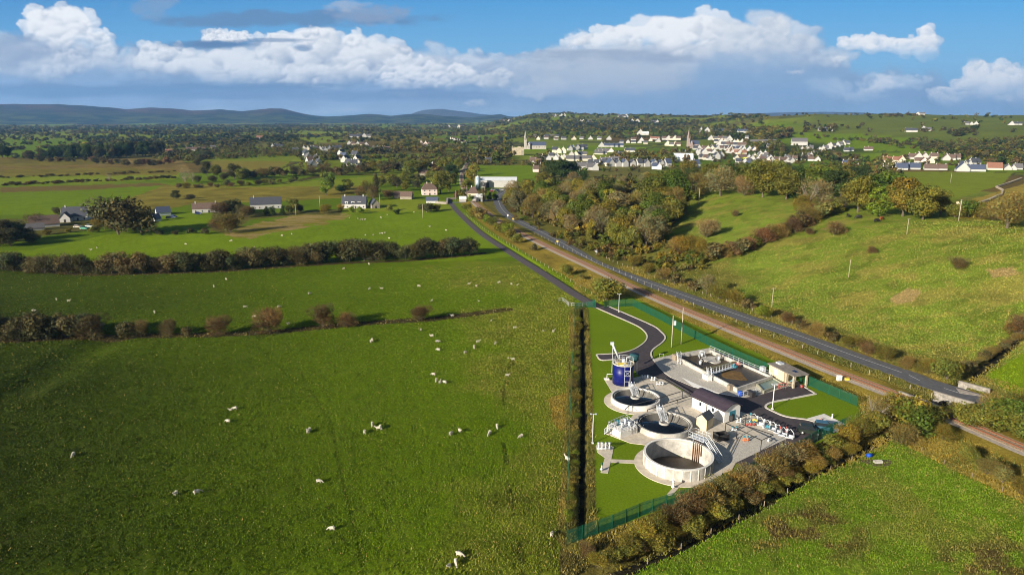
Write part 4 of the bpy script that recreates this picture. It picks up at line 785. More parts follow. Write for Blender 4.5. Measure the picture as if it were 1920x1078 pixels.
# ------------------------------------------------------------------ woods, hedges and treetops too many to count
def mass(name, pts, tones, sizes, nl, leaf, seed, label, jn=4):
    """pts: (n,3) ground points; low detail crowns merged into one mesh"""
    g = np.random.default_rng(seed); Vs, Cs = [], []
    T_ = np.array([TONE[t] for t in tones]); protos = [crown(200 + i, env_round if i % 3 else env_bush, 8, nl, leaf, .15) for i in range(jn)]
    for i, p in enumerate(pts):
        V, _, c = protos[g.integers(jn)]; s = sizes[i]; a = g.uniform(0, 6.28); ca, sa = math.cos(a), math.sin(a); w = g.uniform(1.0, 1.5)
        X = np.stack([(V[:, 0] * ca - V[:, 1] * sa) * s * w, (V[:, 0] * sa + V[:, 1] * ca) * s * w, (V[:, 2] - .12) * s], 1) + p
        Vs.append(X); Cs.append(c * T_[g.integers(len(T_))] * g.uniform(.8, 1.2) * np.array([g.uniform(.85, 1.15), 1, 1]))
    V = np.concatenate(Vs); Cc = np.concatenate(Cs); Fq = np.arange(len(V)).reshape(-1, 4)
    return tag(link(name, npmesh(name, V, Fq, m_leafs, Cc)), label, 'trees', kind='stuff')
def scatter(poly, n, seed, sep=None):
    g = np.random.default_rng(seed); q = np.array(poly); lo, hi = q.min(0), q.max(0); out = np.zeros((0, 2))
    while len(out) < n:
        p = g.uniform(lo, hi, (n * 2, 2)); out = np.concatenate([out, p[inpoly(p[:, 0], p[:, 1], poly)]])
    return P(out[:n, 0], out[:n, 1])
g = np.random.default_rng(8)
# hedgerows of the patchwork
az = np.radians(g.uniform(-38, 38, 90000)); r = 640 * (6500 / 640) ** g.random(90000); x, y = r * np.sin(az), r * np.cos(az)
idx, edge = ground.patch(x, y, 250); px, py = toPx(x, y, T0(x, y))
townp = [(900, 330), (900, 275), (1000, 262), (1330, 240), (1900, 290), (1960, 345), (1500, 345), (1100, 345)]
clear = [(0, 296), (360, 300), (360, 322), (1000, 345), (880, 400), (0, 420)]
hill = (px > 1440) & (py < 262) & (r > 1250)
ok = (edge < .040) & ~inpoly(px, py, townp) & ~inpoly(px, py, [(-400, 300), (380, 296), (700, 308), (880, 300), (880, 420), (-400, 480)]) & ~(hill & (g.random(len(px)) > .12)) & ~((px > 880) & (px < 1010) & (py > 300)) & ~((px > 1480) & (px < 1790) & (py > 246) & (py < 300) & (g.random(len(px)) > .2)) & ~((px > 1600) & (py > 300))
wood = (fbm(x / 420 + 3, y / 420, 3) > .2) & (r > 900) & (g.random(len(px)) < .35) & ~inpoly(px, py, townp) & ~hill
k = ok | wood; x, y, r = x[k], y[k], r[k]; n1 = r < 1700
pts = np.stack([x, y, T0(x, y)], 1)
mass('hedgerow_trees', pts[n1][:1500], ['olive', 'dusk', 'green', 'brown', 'olive', 'dun'], g.uniform(5, 10, n1.sum()), 60, .13, 1, 'hedgerow trees dividing the fields beyond the town and estate')
mass('distant_woods', pts[~n1][:7000], ['olive', 'dusk', 'dark', 'dusk', 'olive'], g.uniform(7, 13, (~n1).sum()) * np.interp(r[~n1], [1700, 6500], [1, 1.7]), 16, .26, 2, 'woods and hedgerows far off towards the hills')
# mixed woods around the town
def wood(name, specs, tones, label, seed, nl=70, leaf=.12):
    pts = np.concatenate([scatter(poly, n, seed + i) for i, (poly, n, lo, hi) in enumerate(specs)]); sz = np.concatenate([np.random.default_rng(seed + 50 + i).uniform(lo, hi, n) for i, (poly, n, lo, hi) in enumerate(specs)])
    return mass(name, pts, tones, sz, nl, leaf, seed, label)
wood('town_woods', [([(560, 262), (700, 252), (900, 252), (1000, 262), (1330, 262), (1330, 240), (900, 238), (700, 240)], 420, 9, 16), ([(700, 280), (760, 268), (870, 270), (880, 290), (700, 290)], 120, 9, 16), ([(885, 300), (900, 262), (960, 262), (965, 300), (930, 308)], 90, 9, 16), ([(1330, 262), (1490, 262), (1480, 244), (1330, 244)], 110, 12, 20),
                    ([(1390, 262), (1460, 262), (1470, 285), (1410, 282)], 60, 10, 15), ([(1150, 302), (1200, 288), (1310, 288), (1300, 305), (1180, 312)], 80, 10, 16), ([(1440, 290), (1560, 286), (1580, 305), (1470, 300)], 70, 8, 13), ([(1560, 300), (1700, 296), (1690, 330), (1600, 345), (1560, 330)], 90, 8, 14), ([(1000, 300), (1030, 290), (1010, 315)], 14, 8, 12)],
     ['olive', 'dusk', 'dark', 'brown', 'autumn', 'green', 'dun'], 'mixed autumn woods in and around the town', 30)
wood('woodland_undergrowth', [(W1, 260, 4, 9), ([(1120, 462), (1240, 452), (1330, 478), (1345, 505), (1280, 515), (1180, 494)], 75, 2.5, 5), ([(960, 402), (1060, 440), (1130, 470), (1180, 492), (1120, 486), (1040, 448), (965, 412)], 50, 2, 4.5)], ['olive', 'dun', 'green', 'gold', 'olive', 'brown'], 'undergrowth filling the wood above the road down to the verge', 140, 140, .09)
wood('valley_woods', [([(1640, 262), (1700, 268), (1790, 276), (1920, 262), (1980, 262), (1980, 318), (1880, 312), (1800, 300), (1720, 284), (1640, 272)], 300, 8, 14), ([(1500, 252), (1640, 264), (1640, 270), (1500, 258)], 30, 5, 8), ([(1580, 240), (1500, 232), (1510, 250), (1570, 250)], 24, 10, 16), ([(1775, 252), (1835, 240), (1830, 248), (1790, 258)], 36, 9, 14), ([(1600, 216), (1720, 217), (1720, 220), (1600, 219)], 30, 8, 13), ([(1720, 245), (1790, 243), (1790, 247), (1720, 249)], 20, 7, 11)],
     ['olive', 'dusk', 'dark', 'brown', 'dusk'], 'bushy woodland filling the valley behind the right housing rows', 60)
wood('garden_shrubbery', [([(1060, 340), (1160, 336), (1300, 335), (1300, 342), (1060, 350)], 60, 5, 9), ([(1000, 326), (1300, 322), (1310, 300), (1020, 305)], 90, 4, 8), ([(1330, 320), (1560, 318), (1560, 270), (1330, 260)], 190, 4, 8), ([(1690, 318), (1890, 318), (1880, 300), (1700, 302)], 50, 4, 7), ([(560, 320), (700, 316), (700, 285), (560, 285)], 60, 5, 9), ([(880, 305), (1010, 305), (1010, 311), (880, 310)], 50, 4, 7)],
     ['olive', 'dusk', 'green', 'brown', 'autumn'], 'garden shrubs and small trees between the town houses', 80, 60, .14)
wood('left_woods', [([(230, 262), (400, 258), (560, 262), (560, 268), (400, 270), (240, 270)], 160, 11, 17), ([(150, 262), (215, 258), (225, 266), (160, 268)], 30, 10, 16), ([(300, 286), (400, 282), (400, 294), (310, 298)], 50, 6, 12), ([(-100, 246), (300, 242), (560, 246), (560, 250), (300, 250), (-100, 252)], 160, 12, 20)],
     ['dark', 'dusk', 'dark', 'blue'], 'dark woods on the left middle distance', 110)
# ------------------------------------------------------------------ rough grass tufts on verges and banks
def tufts():
    g = np.random.default_rng(4); n = 260000
    x = g.uniform(-40, 200, n); y = g.uniform(66, 330, n); px, py = toPx(x, y, T0(x, y))
    dp, ds, dr, dro, dla = dline(x, y, D_PLANT), dline(x, y, D_STREAM), dline(x, y, RAIL), dline(x, y, ROADL), dline(x, y, LANE)
    lx = np.interp(y, [p[1] for p in LANE][::-1], [p[0] for p in LANE][::-1]); dn = (x - xroad(y)) * .9
    PL = [(1098, 570), (1185, 556), (1612, 748), (1600, 800), (1500, 850), (1300, 935), (1180, 975), (1098, 950)]; inp = inpoly(px, py, PL)
    verge = (x > lx) & (dn < 16) & (py > 500) & (y > G(0, 1000)[1] * 0) & ~inp & (px > 1075)
    meadow = inpoly(px, py, [(1260, 1035), (1410, 960), (1530, 892), (1640, 842), (1680, 826), (1760, 870), (1920, 945), (2100, 1100), (1150, 1090)])
    dpw = dline(x, y, GL([(1086, 580), (1087, 640), (1087, 760), (1085, 880), (1082, 1010)])); bank = ((dpw < 3.1) & (dp > .6) & (py < 1020)) | ((ds < 3.0) & (ds > 1.1) & (py < 900) & (g.random(n) < .4))
    k = (((verge & ~meadow & (py < 880)) | (verge & ~meadow & (px > 1560))) & (g.random(n) < .8) | bank) & (dr > 4.3) & (dro > 3.8) & (dla > 2.4) & (~inp | (dpw < 2.6))
    rush = meadow & (g.random(n) < .6) & (np.maximum(np.exp(-(((px - 1520) / 110) ** 2 + ((py - 1000) / 55) ** 2)), np.exp(-(((px - 1880) / 110) ** 2 + ((py - 1065) / 40) ** 2))) + fbm(x / 4 + 7, y / 3, 4) * .9 > .62); k |= rush; bank = bank | rush
    k |= inpoly(px, py, [(1062, 1030), (1205, 972), (1300, 942), (1400, 899), (1500, 852), (1592, 806), (1640, 806), (1640, 832), (1530, 887), (1410, 950), (1260, 1022), (1140, 1066)]) & (g.random(n) < .9)
    x, y = x[k], y[k]; b_ = bank[k]; n = len(x); px = px[k]
    z = T0(x, y) - np.where(dline(x, y, D_PLANT) < 1, .8, 0) - np.where(dline(x, y, D_STREAM) < 1.2, 1.3, 0)
    B = 5; a = g.uniform(0, 6.28, (n, B)); h = g.uniform(.15, .50, (n, B)); w = .08; ln = g.uniform(.15, .45, (n, B))
    ox, oy = g.normal(size=(2, n, B)) * .16; cx, cy = x[:, None] + ox, y[:, None] + oy; sx, sy = -np.sin(a) * w, np.cos(a) * w
    Z = np.repeat(z[:, None], B, 1)
    V = np.stack([np.stack([cx - sx, cy - sy, Z], -1), np.stack([cx + sx, cy + sy, Z], -1), np.stack([cx + np.cos(a) * ln, cy + np.sin(a) * ln, Z + h], -1)], 2).reshape(-1, 3)
    nn = fbm(x / 7, y / 7, 3)[:, None]; gold = np.array([.36, .27, .055]); gr = np.array([.12, .15, .02]); br = np.array([.17, .12, .045])
    t = np.clip(.55 + nn * 1.3 + g.normal(size=(n, 1)) * .2, 0, 1); c = gold * t + gr * (1 - t); tb = np.where(b_, .22, .1)[:, None]; c = c * (1 - tb) + br * tb; c *= g.uniform(.75, 1.25, (n, 1))
    tag(link('rough_grass', npmesh('rough_grass', V, np.arange(n * B * 3).reshape(-1, 3), m_leafs, np.repeat(c, B * 3, 0))), 'tufts of golden rough grass on the verges and ditch banks', 'grass', kind='stuff')
    print('tufts', n)
tufts()

def sward():
    """blades and clumps of the pasture grass near the camera"""
    g = np.random.default_rng(14); n = 520000; px = g.uniform(-30, 1950, n); py = 1078 - (1078 - 500) * g.random(n) ** .8
    dz = -math.sin(PITCH) - (py - 539) / F * math.cos(PITCH); t = -CZ / dz; x = (px - 960) / F * t; y = (math.cos(PITCH) - (py - 539) / F * math.sin(PITCH)) * t
    up = (x - xroad(y)) * .9 > 12; x = x + g.normal(size=n) * 1.5; y = y + g.normal(size=n) * 1.5
    r = np.hypot(x, y); z = T0(x, y); qx, qy = toPx(x, y, z)
    inp = inpoly(qx, qy, [(1070, 572), (1098, 566), (1185, 552), (1616, 746), (1616, 806), (1500, 864), (1300, 950), (1180, 990), (1060, 1030)])
    ok = ~inp & (dline(x, y, ROADL) > 4.5) & (dline(x, y, RAIL) > 4.6) & (dline(x, y, LANE) > 2.6) & (dline(x, y, D_STREAM) > 2)
    x, y, z, r = x[ok], y[ok], z[ok], r[ok]; n = len(x)
    az = np.degrees(np.arctan2(x, y)); iy = np.clip(np.searchsorted(ground.rows, y), 0, len(ground.rows) - 1); ix = np.clip(np.searchsorted(ground.az, az), 0, len(ground.az) - 1)
    c = ground.col[iy, ix]; rg = ground.rgh[iy, ix]
    a = g.uniform(0, 3.14, n); w = g.uniform(.06, .20, n) * np.clip(r / 110, .8, 2); h = g.uniform(.06, .22, n) * (1 + .7 * rg); lx_, ly_ = g.normal(size=(2, n)) * .12
    ca, sa = np.cos(a) * w, np.sin(a) * w; z = z - (1 - sm(dline(x, y, D_DIP), .9, 9))
    V = np.stack([np.stack([x - ca, y - sa, z - .12], 1), np.stack([x + ca, y + sa, z - .12], 1), np.stack([x + lx_, y + ly_, z + h], 1)], 1).reshape(-1, 3)
    k = g.uniform(.7, 1.6, (n, 1)); c = c * k; tan = (g.random(n) < .16 * np.clip(rg * 1.6 - .5, 0, 1.2))[:, None]; c = np.where(tan, np.array([.26, .22, .06]) * k, c); c = c * np.stack([g.uniform(.85, 1.2, n), np.ones(n), np.ones(n)], 1)
    tag(link('pasture_grass', npmesh('pasture_grass', V, np.arange(n * 3).reshape(-1, 3), m_leafs, np.repeat(c, 3, 0))), 'short green grass of the pastures and meadows', 'grass', kind='stuff')
sward()
# ------------------------------------------------------------------ the treatment works
m_galv = mat('galvanised_steel', (.52, .54, .56), .55, .15); m_dark = mat('black_pipe', (.035, .033, .035), .5); m_green = mat('green_palisade', (.008, .085, .048), .55)
m_water = mat('tank_water', (.004, .006, .010), .03, spec=.35); m_cream = mat('cream_render', (.68, .56, .36), .85, 0, .2, .7); m_wht = mat('white_render', (.80, .78, .74), .8, 0, .12, .6)
m_slate = mat('slate_roof', (.070, .075, .090), .6, 0, .3, 2); m_roofd = mat('dark_sheet_roof', (.060, .045, .060), .45, 0, .2, 1)
m_conct = mat('tank_concrete', (.53, .50, .45), .85, 0, .45, .7, bump=.15); m_concp = mat('pale_tank_concrete', (.72, .69, .64), .85, 0, .25, .8, bump=.1); m_gran = mat('gravel_slab', (.55, .51, .44), .95, 0, .45, 5, bump=.3)
m_yel = mat('yellow_paint', (.62, .47, .06), .5); m_red = mat('red_paint', (.34, .07, .06), .6); m_blue = mat('blue_enamel', (.004, .008, .12), .4, 0, .25, .8, spec=.3); m_bplast = mat('blue_plastic', (.01, .07, .42), .5)
m_teal = mat('teal_paint', (.04, .19, .25), .5); m_sludge = mat('brown_sludge', (.085, .058, .030), .5, 0, .5, .5, (.045, .035, .018)); m_foam = mat('brown_foam', (.19, .11, .035), .9, 0, .6, 1.2, bump=.6)
m_glass = mat('dark_glass', (.02, .025, .03), .1, spec=.6); m_pole = mat('weathered_pole', (.42, .37, .28), .85, 0, .3, 4); m_orange = mat('orange_paint', (.72, .16, .05), .5)
m_ltgr = mat('light_grey_cabinet', (.46, .49, .53), .5); m_wood = mat('weathered_timber', (.30, .24, .17), .9, 0, .3, 3)
def poly3(name, pts, z0, z1, m): return S(MB().prism(pts, z0, z1).build(name, m))
ASPH = GL([(1118, 577), (1150, 591), (1180, 604), (1200, 614), (1211, 624), (1214, 633), (1208, 643), (1190, 655), (1170, 661), (1145, 664), (1119, 665), (1127, 675), (1150, 674), (1165, 680), (1185, 690), (1200, 706), (1216, 703), (1245, 712), (1275, 728), (1300, 745), (1380, 770), (1420, 782), (1450, 797), (1487, 817), (1380, 868), (1396, 876), (1510, 840), (1560, 812), (1575, 796), (1530, 792), (1510, 786), (1475, 781), (1450, 771), (1437, 763), (1449, 755), (1490, 747), (1531, 739), (1503, 722), (1470, 727), (1420, 742), (1390, 745), (1350, 738), (1300, 725), (1260, 708), (1245, 697), (1232, 682), (1222, 667), (1225, 656), (1243, 642), (1248, 632), (1240, 622), (1225, 611), (1180, 591), (1140, 574)])
poly3('driveway', ASPH, -.1, .05, m_asphn)
PADA = GL([(1223, 674), (1262, 665), (1330, 653), (1445, 700), (1503, 721), (1470, 727), (1420, 742), (1392, 746), (1350, 739), (1300, 726), (1260, 709), (1244, 698), (1231, 683)])
poly3('concrete_pavement', PADA, -.1, .12, m_gran)
PADB = GL([(1133, 711), (1160, 716), (1200, 706), (1216, 703.5), (1245, 713), (1300, 746), (1345, 760), (1385, 771), (1430, 786), (1486, 817), (1380, 867), (1372, 882), (1348, 890), (1225, 823), (1182, 831), (1135, 813), (1145, 800), (1178, 790), (1190, 775), (1170, 762), (1150, 740)])
_tx, _ty = G(1272, 850.5, BT_H); _r = 64 * (_ty * math.cos(PITCH) + (CZ - BT_H) * math.sin(PITCH)) / F + 1.0; _i = len(PADB) - 8
_A, _B = G(1348, 890), G(1225, 823); _ia = PADB.index(_A); _a0 = math.atan2(_A[1] - _ty, _A[0] - _tx); _a1 = math.atan2(_B[1] - _ty, _B[0] - _tx)
PADB = PADB[:_ia] + [(_tx + _r * math.cos(q), _ty + _r * math.sin(q)) for q in np.linspace(_a0, _a1, 26)] + PADB[_ia + 2:]
poly3('concrete_pavement', PADB, -.1, .11, m_conc)
poly3('concrete_pavement', GL([(1300, 726), (1350, 739), (1392, 746), (1345, 736.5), (1308, 722), (1278, 708)]), .1, .126, m_wht)
poly3('gravel_strip', GL([(1375, 835), (1430, 812), (1486, 818), (1380, 868), (1362, 868)]), .1, .118, m_gran)
for pl in ([(1117, 836), (1125, 829), (1151, 838), (1146, 862), (1140, 887), (1126, 886), (1134, 858), (1120, 848)], [(1146, 861), (1197, 863), (1197, 869), (1146, 867)], [(1262, 905), (1278, 906), (1270, 918), (1258, 930), (1250, 927), (1262, 914)]):
    poly3('footpath', GL(pl), -.05, .06, m_conc)
m_brick = m_gran
poly3('concrete_pavement', GL([(1510, 786), (1545, 776), (1584, 795), (1560, 804), (1530, 793)]), -.05, .10, m_concp)
def kerb(pts, w=.35, side=1):
    L = smooth_line(GL(pts), 5); return S(ribbon('kerb', L, -w * .2, w * .8, .16, m_kerb, thick=.2))
kerb([(1118, 577), (1150, 591), (1180, 604), (1200, 614), (1211, 624), (1214, 633), (1208, 643), (1190, 655), (1170, 661), (1145, 664), (1119, 665)])
kerb([(1119, 665), (1127, 675), (1150, 674)]); kerb([(1140, 574), (1180, 591), (1225, 611), (1240, 622), (1248, 632), (1243, 642), (1225, 656), (1222, 667), (1232, 682), (1245, 697), (1260, 708)], .4)
kerb([(1531, 739), (1490, 747), (1449, 755), (1437, 763), (1450, 771), (1475, 781), (1510, 786), (1530, 791)], .5); kerb([(1503, 722), (1531, 739)], .4)
# --- round tanks
def spx(px, py, z=0): x, y = G(px, py, z); return plen(x, y)
def rim_tank(cx, cy, wpx, z): x, y = G(cx, cy, z); dep = y * math.cos(PITCH) + (CZ - z) * math.sin(PITCH); return x, y, wpx / 2 * dep / F
def stairs(t, a, b, w, name='stair'):
    """open steel stair from low point a to high point b"""
    a, b = Vector(a), Vector(b); d = (b - a); hd = Vector((d.x, d.y, 0)).normalized(); s = Vector((-hd.y, hd.x, 0)) * w / 2; n = max(4, int(d.z / .2))
    mb = MB()
    for q in (s, -s): mb.tube([a + q, b + q], .11, 4)
    for i in range(1, n): p = a.lerp(b, i / n); mb.box((p.x, p.y, p.z - .03), (.24, w, .05), math.atan2(hd.y, hd.x))
    st = mb.build(name, m_galv, t); mb = MB()
    for q in (s, -s):
        mb.tube([a + q + Vector((0, 0, 1)), b + q + Vector((0, 0, 1))], .06, 5); mb.tube([a + q + Vector((0, 0, .5)), b + q + Vector((0, 0, .5))], .03, 4)
        for i in range(0, n + 1, 3): p = a.lerp(b, i / n) + q; mb.tube([p, p + Vector((0, 0, 1))], .035, 4)
    mb.build('handrail', m_galv, st); return st
def rail_on(mb, pts, h=1.05, step=1.5, r=.04):
    pts = [Vector(p) for p in pts]
    for a, b in zip(pts[:-1], pts[1:]):
        for z in (h, h * .5): mb.tube([a + Vector((0, 0, z)), b + Vector((0, 0, z))], r * (1 if z == h else .75), 4)
        n = max(1, round((b - a).length / step))
        for i in range(n + 1): p = a.lerp(b, i / n); mb.tube([p, p + Vector((0, 0, h))], r, 4)
    return mb
def clarifier(cx, cy, wpx, h, label, brid, bcol, apron):
    x, y, r = rim_tank(cx, cy, wpx, h); t = thing('settling_tank', label, 'water tank', (x, y, 0), 0, None)
    mb = MB(); mb.ring((x, y, 0), r - .32, r, h, 96); mb.build('tank_wall', bcol, t)
    mb = MB(); mb.cyl((x, y, -.2), r - .30, .2 + h - .24, 96); w = mb.build('water', m_water, t)
    mb = MB(); mb.ring((x, y, h - .5), r - .72, r - .62, .33, 96); mb.build('launder', m_conct, t)
    S(MB().ring((x, y, .0), r + .002, r + apron, .125, 96).build('apron', m_conc))
    # centre drum and half bridge
    bx, by = G(brid[0], brid[1], h + .3); d = Vector((bx - x, by - y, 0)).normalized(); s = Vector((-d.y, d.x, 0)); e = Vector((x, y, 0)) + d * (r + .3); c = Vector((x, y, 0))
    mb = MB(); mb.cyl((x, y, -.2), .95, h + .05, 28); mb.ring((x, y, h - .25), .75, 1.05, .35, 28); mb.build('centre_drum', m_conct, t)
    mb = MB(); k = Vector((0, 0, h + .2))
    for q in (s * .55, s * -.55): mb.tube([c + q + k, e + q + k], .12, 4)
    n = 14
    for i in range(n): p = c.lerp(e, (i + .5) / n); mb.box((p.x, p.y, h + .24), (.12, 1.15, .03), math.atan2(d.y, d.x))
    br = mb.build('bridge', m_galv, t); mb = MB(); rail_on(mb, [c + s * .6 + k, e + s * .6 + k]); rail_on(mb, [c - s * .6 + k, e - s * .6 + k]); mb.build('handrail', m_galv, br)
    mb = MB(); mb.box((e.x, e.y, h + .2), (.7, .9, .6), math.atan2(d.y, d.x)); mb.tube([(e.x, e.y, h + .8), (e.x, e.y, h + 1.3)], .12, 8); mb.build('drive_unit', m_ltgr, t); return x, y, r
clarifier(1191.5, 743.5, 91, 1.25, 'upper round settling tank with dark water and a white ring wall', (1186, 728), m_concp, 1.5)
clarifier(1245.5, 791.5, 103, 1.3, 'lower round settling tank with dark water, beside the beige kiosk', (1237, 768), m_conct, 1.3)
x, y, r = rim_tank(1272, 850.5, 128, BT_H); BT = (x, y, r)
t = thing('sludge_tank', 'largest round concrete tank, nearly empty, with tall pale walls and a steel stair', 'water tank', (x, y, 0))
MB().ring((x, y, -2.6), r - .30, r, 2.6 + BT_H, 96).build('tank_wall', m_conct, t)
mb = MB(); mb.ring((x, y, BT_H - .02), r - .38, r + .05, .14, 96); mb.build('rim', m_concp, t)
mb = MB();
for k in range(26): a = 2 * math.pi * k / 26; mb.box((x + (r + .02) * math.cos(a), y + (r + .02) * math.sin(a), 0), (.10, .16, BT_H - .05), a)
mb.build('panel_joints', m_concp, t)
MB().cyl((x, y, -2.55), r - .3, 1.25, 96).build('tank_floor', mat('silty_floor', (.20, .17, .15), .7, 0, .5, .35, (.13, .105, .08)), t)
bl = [(x + 2.2 + (2.7 + .5 * math.sin(3 * a)) * math.cos(a), y - .6 + (2.2 + .4 * math.cos(2 * a)) * math.sin(a)) for a in np.linspace(0, 6.28, 30)[:-1]]
MB().prism(bl, -1.31, -1.28).build('sludge_puddle', mat('wet_sludge', (.055, .042, .018), .25), t)
S(MB().ring((x, y, 0), r + .002, r + 1.6, .125, 96).build('apron', m_conc))
for i, (px, z) in enumerate([(1302, 0), (1306, 0), (1310, 0), (1314, 0), (1320, 1)]):
    gx, gy = G(px, 829 + i * 1.6, BT_H); a = math.atan2(gy - y, gx - x); q = r - .55; mb = MB(); xx, yy = x + q * math.cos(a), y + q * math.sin(a)
    mb.tube([(xx, yy, -1.3 + z * 1.6), (xx, yy, 2.7), (xx + .5 * math.cos(a), yy + .5 * math.sin(a), 2.7)], .09, 8); mb.build('inlet_pipe', mat('rusty_pipe', (.34, .20, .12), .7, 0, .4, 3), t)
gx, gy = G(1311, 822, 3.1); a = math.atan2(gy - y, gx - x); pf = thing('access_platform', 'galvanised steel platform and stair on the rim of the largest tank', 'stair', (x + r * math.cos(a), y + r * math.sin(a), 0))
ca, sa = math.cos(a), math.sin(a); cpt = Vector((x + (r + .2) * ca, y + (r + .2) * sa, 3.25)); tv = Vector((sa, -ca, 0)); rv = Vector((ca, sa, 0))
mb = MB(); mb.box((cpt.x, cpt.y, 3.2), (2.0, 3.2, .08), a)
for u in (-1.5, 1.5):
    for v_ in (.4, .95): p = cpt + tv * u + rv * v_; mb.tube([(p.x, p.y, 0), (p.x, p.y, 3.2)], .06, 5)
mb.build('deck', m_galv, pf)
mb = MB(); c4 = [cpt + tv * -1.6 + rv * -1, cpt + tv * 1.6 + rv * -1, cpt + tv * 1.6 + rv * 1, cpt + tv * -1.6 + rv * 1]; rail_on(mb, [c4[1], c4[0], c4[3], c4[2]], 1.1, .8); mb.build('handrail', m_galv, pf)
lo = G(1352, 868, .1); stairs(pf, (lo[0], lo[1], .12), (cpt.x + tv.x * 1.6, cpt.y + tv.y * 1.6, 3.25), 1.0)
# --- blue steel tank
x, y = G(1167.5, 718); r = 19.3 * spx(1168, 718) / F; Hh = 4.9; t = thing('blue_tank', 'tall round dark blue steel tank with a pale roof beside the driveway', 'tank', (x, y, 0))
MB().cyl((x, y, 0), r, Hh, 48).build('shell', m_blue, t)
mb = MB()
for z in (1.2, 2.4, 3.6): mb.ring((x, y, z), r, r + .03, .06, 48)
mb.build('band', mat('blue_band', (.010, .016, .16), .4), t)
mb = MB(); mb.ring((x, y, Hh), r - .15, r + .12, .22, 48); mb.cyl((x, y, Hh - .3), r - .1, .32, 48); mb.build('roof', mat('cream_roof', (.62, .56, .42), .7, 0, .3, 1.5), t)
mb = MB(); mb.box((x - .5, y - .9, Hh + .03), (2.4, .5, .12), .1); mb.box((x - .4, y - .2, Hh + .03), (2.0, .35, .12), .1); mb.build('walkway', m_yel, t)
mb = MB(); rail_on(mb, [(x + (r - .1) * math.cos(q), y + (r - .1) * math.sin(q), Hh + .2) for q in np.linspace(-.2, 3.6, 10)], 1.0, 1.2); mb.build('handrail', m_galv, t)
mb = MB(); mb.tube([(x + .8, y + .3, Hh), (x + .8, y + .3, Hh + 1.3), (x + 1.5, y + .3, Hh + 1.5)], .16, 8); mb.box((x + .1, y + .9, Hh), (.7, .7, .8)); mb.tube([(x - .7, y + .6, Hh), (x - .9, y + .6, Hh + 1.9)], .07, 6); mb.cyl((x + .2, y + .5, Hh + .05), .45, .5, 12); mb.build('roof_gear', m_ltgr, t)
lx = G(1172, 722.5); tw = thing('access_tower', 'galvanised steel ladder tower with cross bracing in front of the blue tank', 'ladder', (lx[0] + .3, lx[1], 0)); mb = MB(); X0, Y0 = lx[0] - .35, lx[1]
for dx in (0, 1.3):
    for dy in (0, .9): mb.tube([(X0 + dx, Y0 - dy, 0), (X0 + dx, Y0 - dy, Hh + .1)], .07, 4)
for z in (1.3, 2.6, 3.9): mb.tube([(X0, Y0 - .9, z), (X0 + 1.3, Y0 - .9, z)], .06, 4)
mb.tube([(X0, Y0 - .9, 2.6), (X0 + 1.3, Y0 - .9, 3.9)], .04, 4); mb.tube([(X0, Y0 - .9, 3.9), (X0 + 1.3, Y0 - .9, 2.6)], .04, 4); mb.build('frame', m_galv, tw)
mb = MB(); mb.box((X0 + .65, Y0 - .45, Hh + .05), (1.7, 1.3, .07)); rail_on(mb, [(X0 - .1, Y0, Hh + .1), (X0 - .1, Y0 - 1.0, Hh + .1), (X0 + 1.4, Y0 - 1.0, Hh + .1), (X0 + 1.4, Y0, Hh + .1)], 1.05, 1); mb.build('platform', m_galv, tw)
# conveyor / screen leaning by the tank top and the bent white pipe
gx, gy = G(1154, 700); t = thing('screw_conveyor', 'slanting grey steel conveyor rising behind the left side of the blue tank', 'machine', (gx, gy, 0)); mb = MB()
mb.tube([(gx + .8, gy, 3.6), (gx - .9, gy + .6, 7.3)], .24, 8); mb.build('tube', m_galv, t); mb = MB(); mb.box((gx - .95, gy + .6, 7.1), (.8, .6, .7)); mb.tube([(gx - .8, gy + .6, 0), (gx - .8, gy + .6, 7.0)], .07, 5); mb.build('motor_box', m_ltgr, t)
gx, gy = G(1135, 712); t = thing('vent_pipe', 'white bent pipe on a small slab left of the blue tank', 'pipe', (gx, gy, 0)); MB().tube([(gx + .4, gy + .2, 0), (gx + .4, gy + .2, 1.3), (gx + 2.4, gy + .3, 1.4)], .09, 8).build('pipe', m_wht, t); MB().box((gx + .3, gy + .1, .11), (1.2, .9, .25)).build('slab', m_concp, t)
gx, gy = G(1188, 700); t = thing('teal_hopper', 'small dark teal funnel hopper at the top right of the blue tank', 'hopper', (gx, gy, 0)); MB().tube([(gx, gy, 2.8), (gx, gy, 3.6), (gx, gy, 4.9)], [.25, 1.1, 1.15], 16).build('funnel', mat('dark_teal', (.02, .07, .08), .5), t)
mb = MB(); [mb.tube([(gx + a, gy + b, 0), (gx + a, gy + b, 3.6)], .07, 5) for a in (-.7, .7) for b in (-.7, .7)]; mb.build('leg', m_galv, t)
# --- rectangular aeration basins
B0, B1, B2, B3 = [Vector((*G(a, b, 1.1), 0)) for a, b in ((1264, 665), (1331, 655), (1447, 705), (1382, 727))]
def quad_pt(u, v): return (B0.lerp(B3, u)).lerp(B1.lerp(B2, u), v)
t = thing('aeration_basin', 'long rectangular concrete basin split into two brown compartments beside the green fence', 'water tank', (*B0.lerp(B2, .5).xy, 0))
def wallp(mb, a, b, th, z0, z1):
    d = (b - a).normalized(); n = Vector((-d.y, d.x, 0)) * th / 2; e = d * th / 2; mb.prism([tuple((a - e + n).xy), tuple((b + e + n).xy), tuple((b + e - n).xy), tuple((a - e - n).xy)], z0, z1)
mb = MB(); wallp(mb, B0, B1, .4, 0, 1.1); wallp(mb, B1, B2, .4, 0, 1.102); wallp(mb, B3, B2, .4, 0, 1.1); wallp(mb, B0, B3, .4, 0, 1.102); mb.build('tank_wall', m_conct, t)
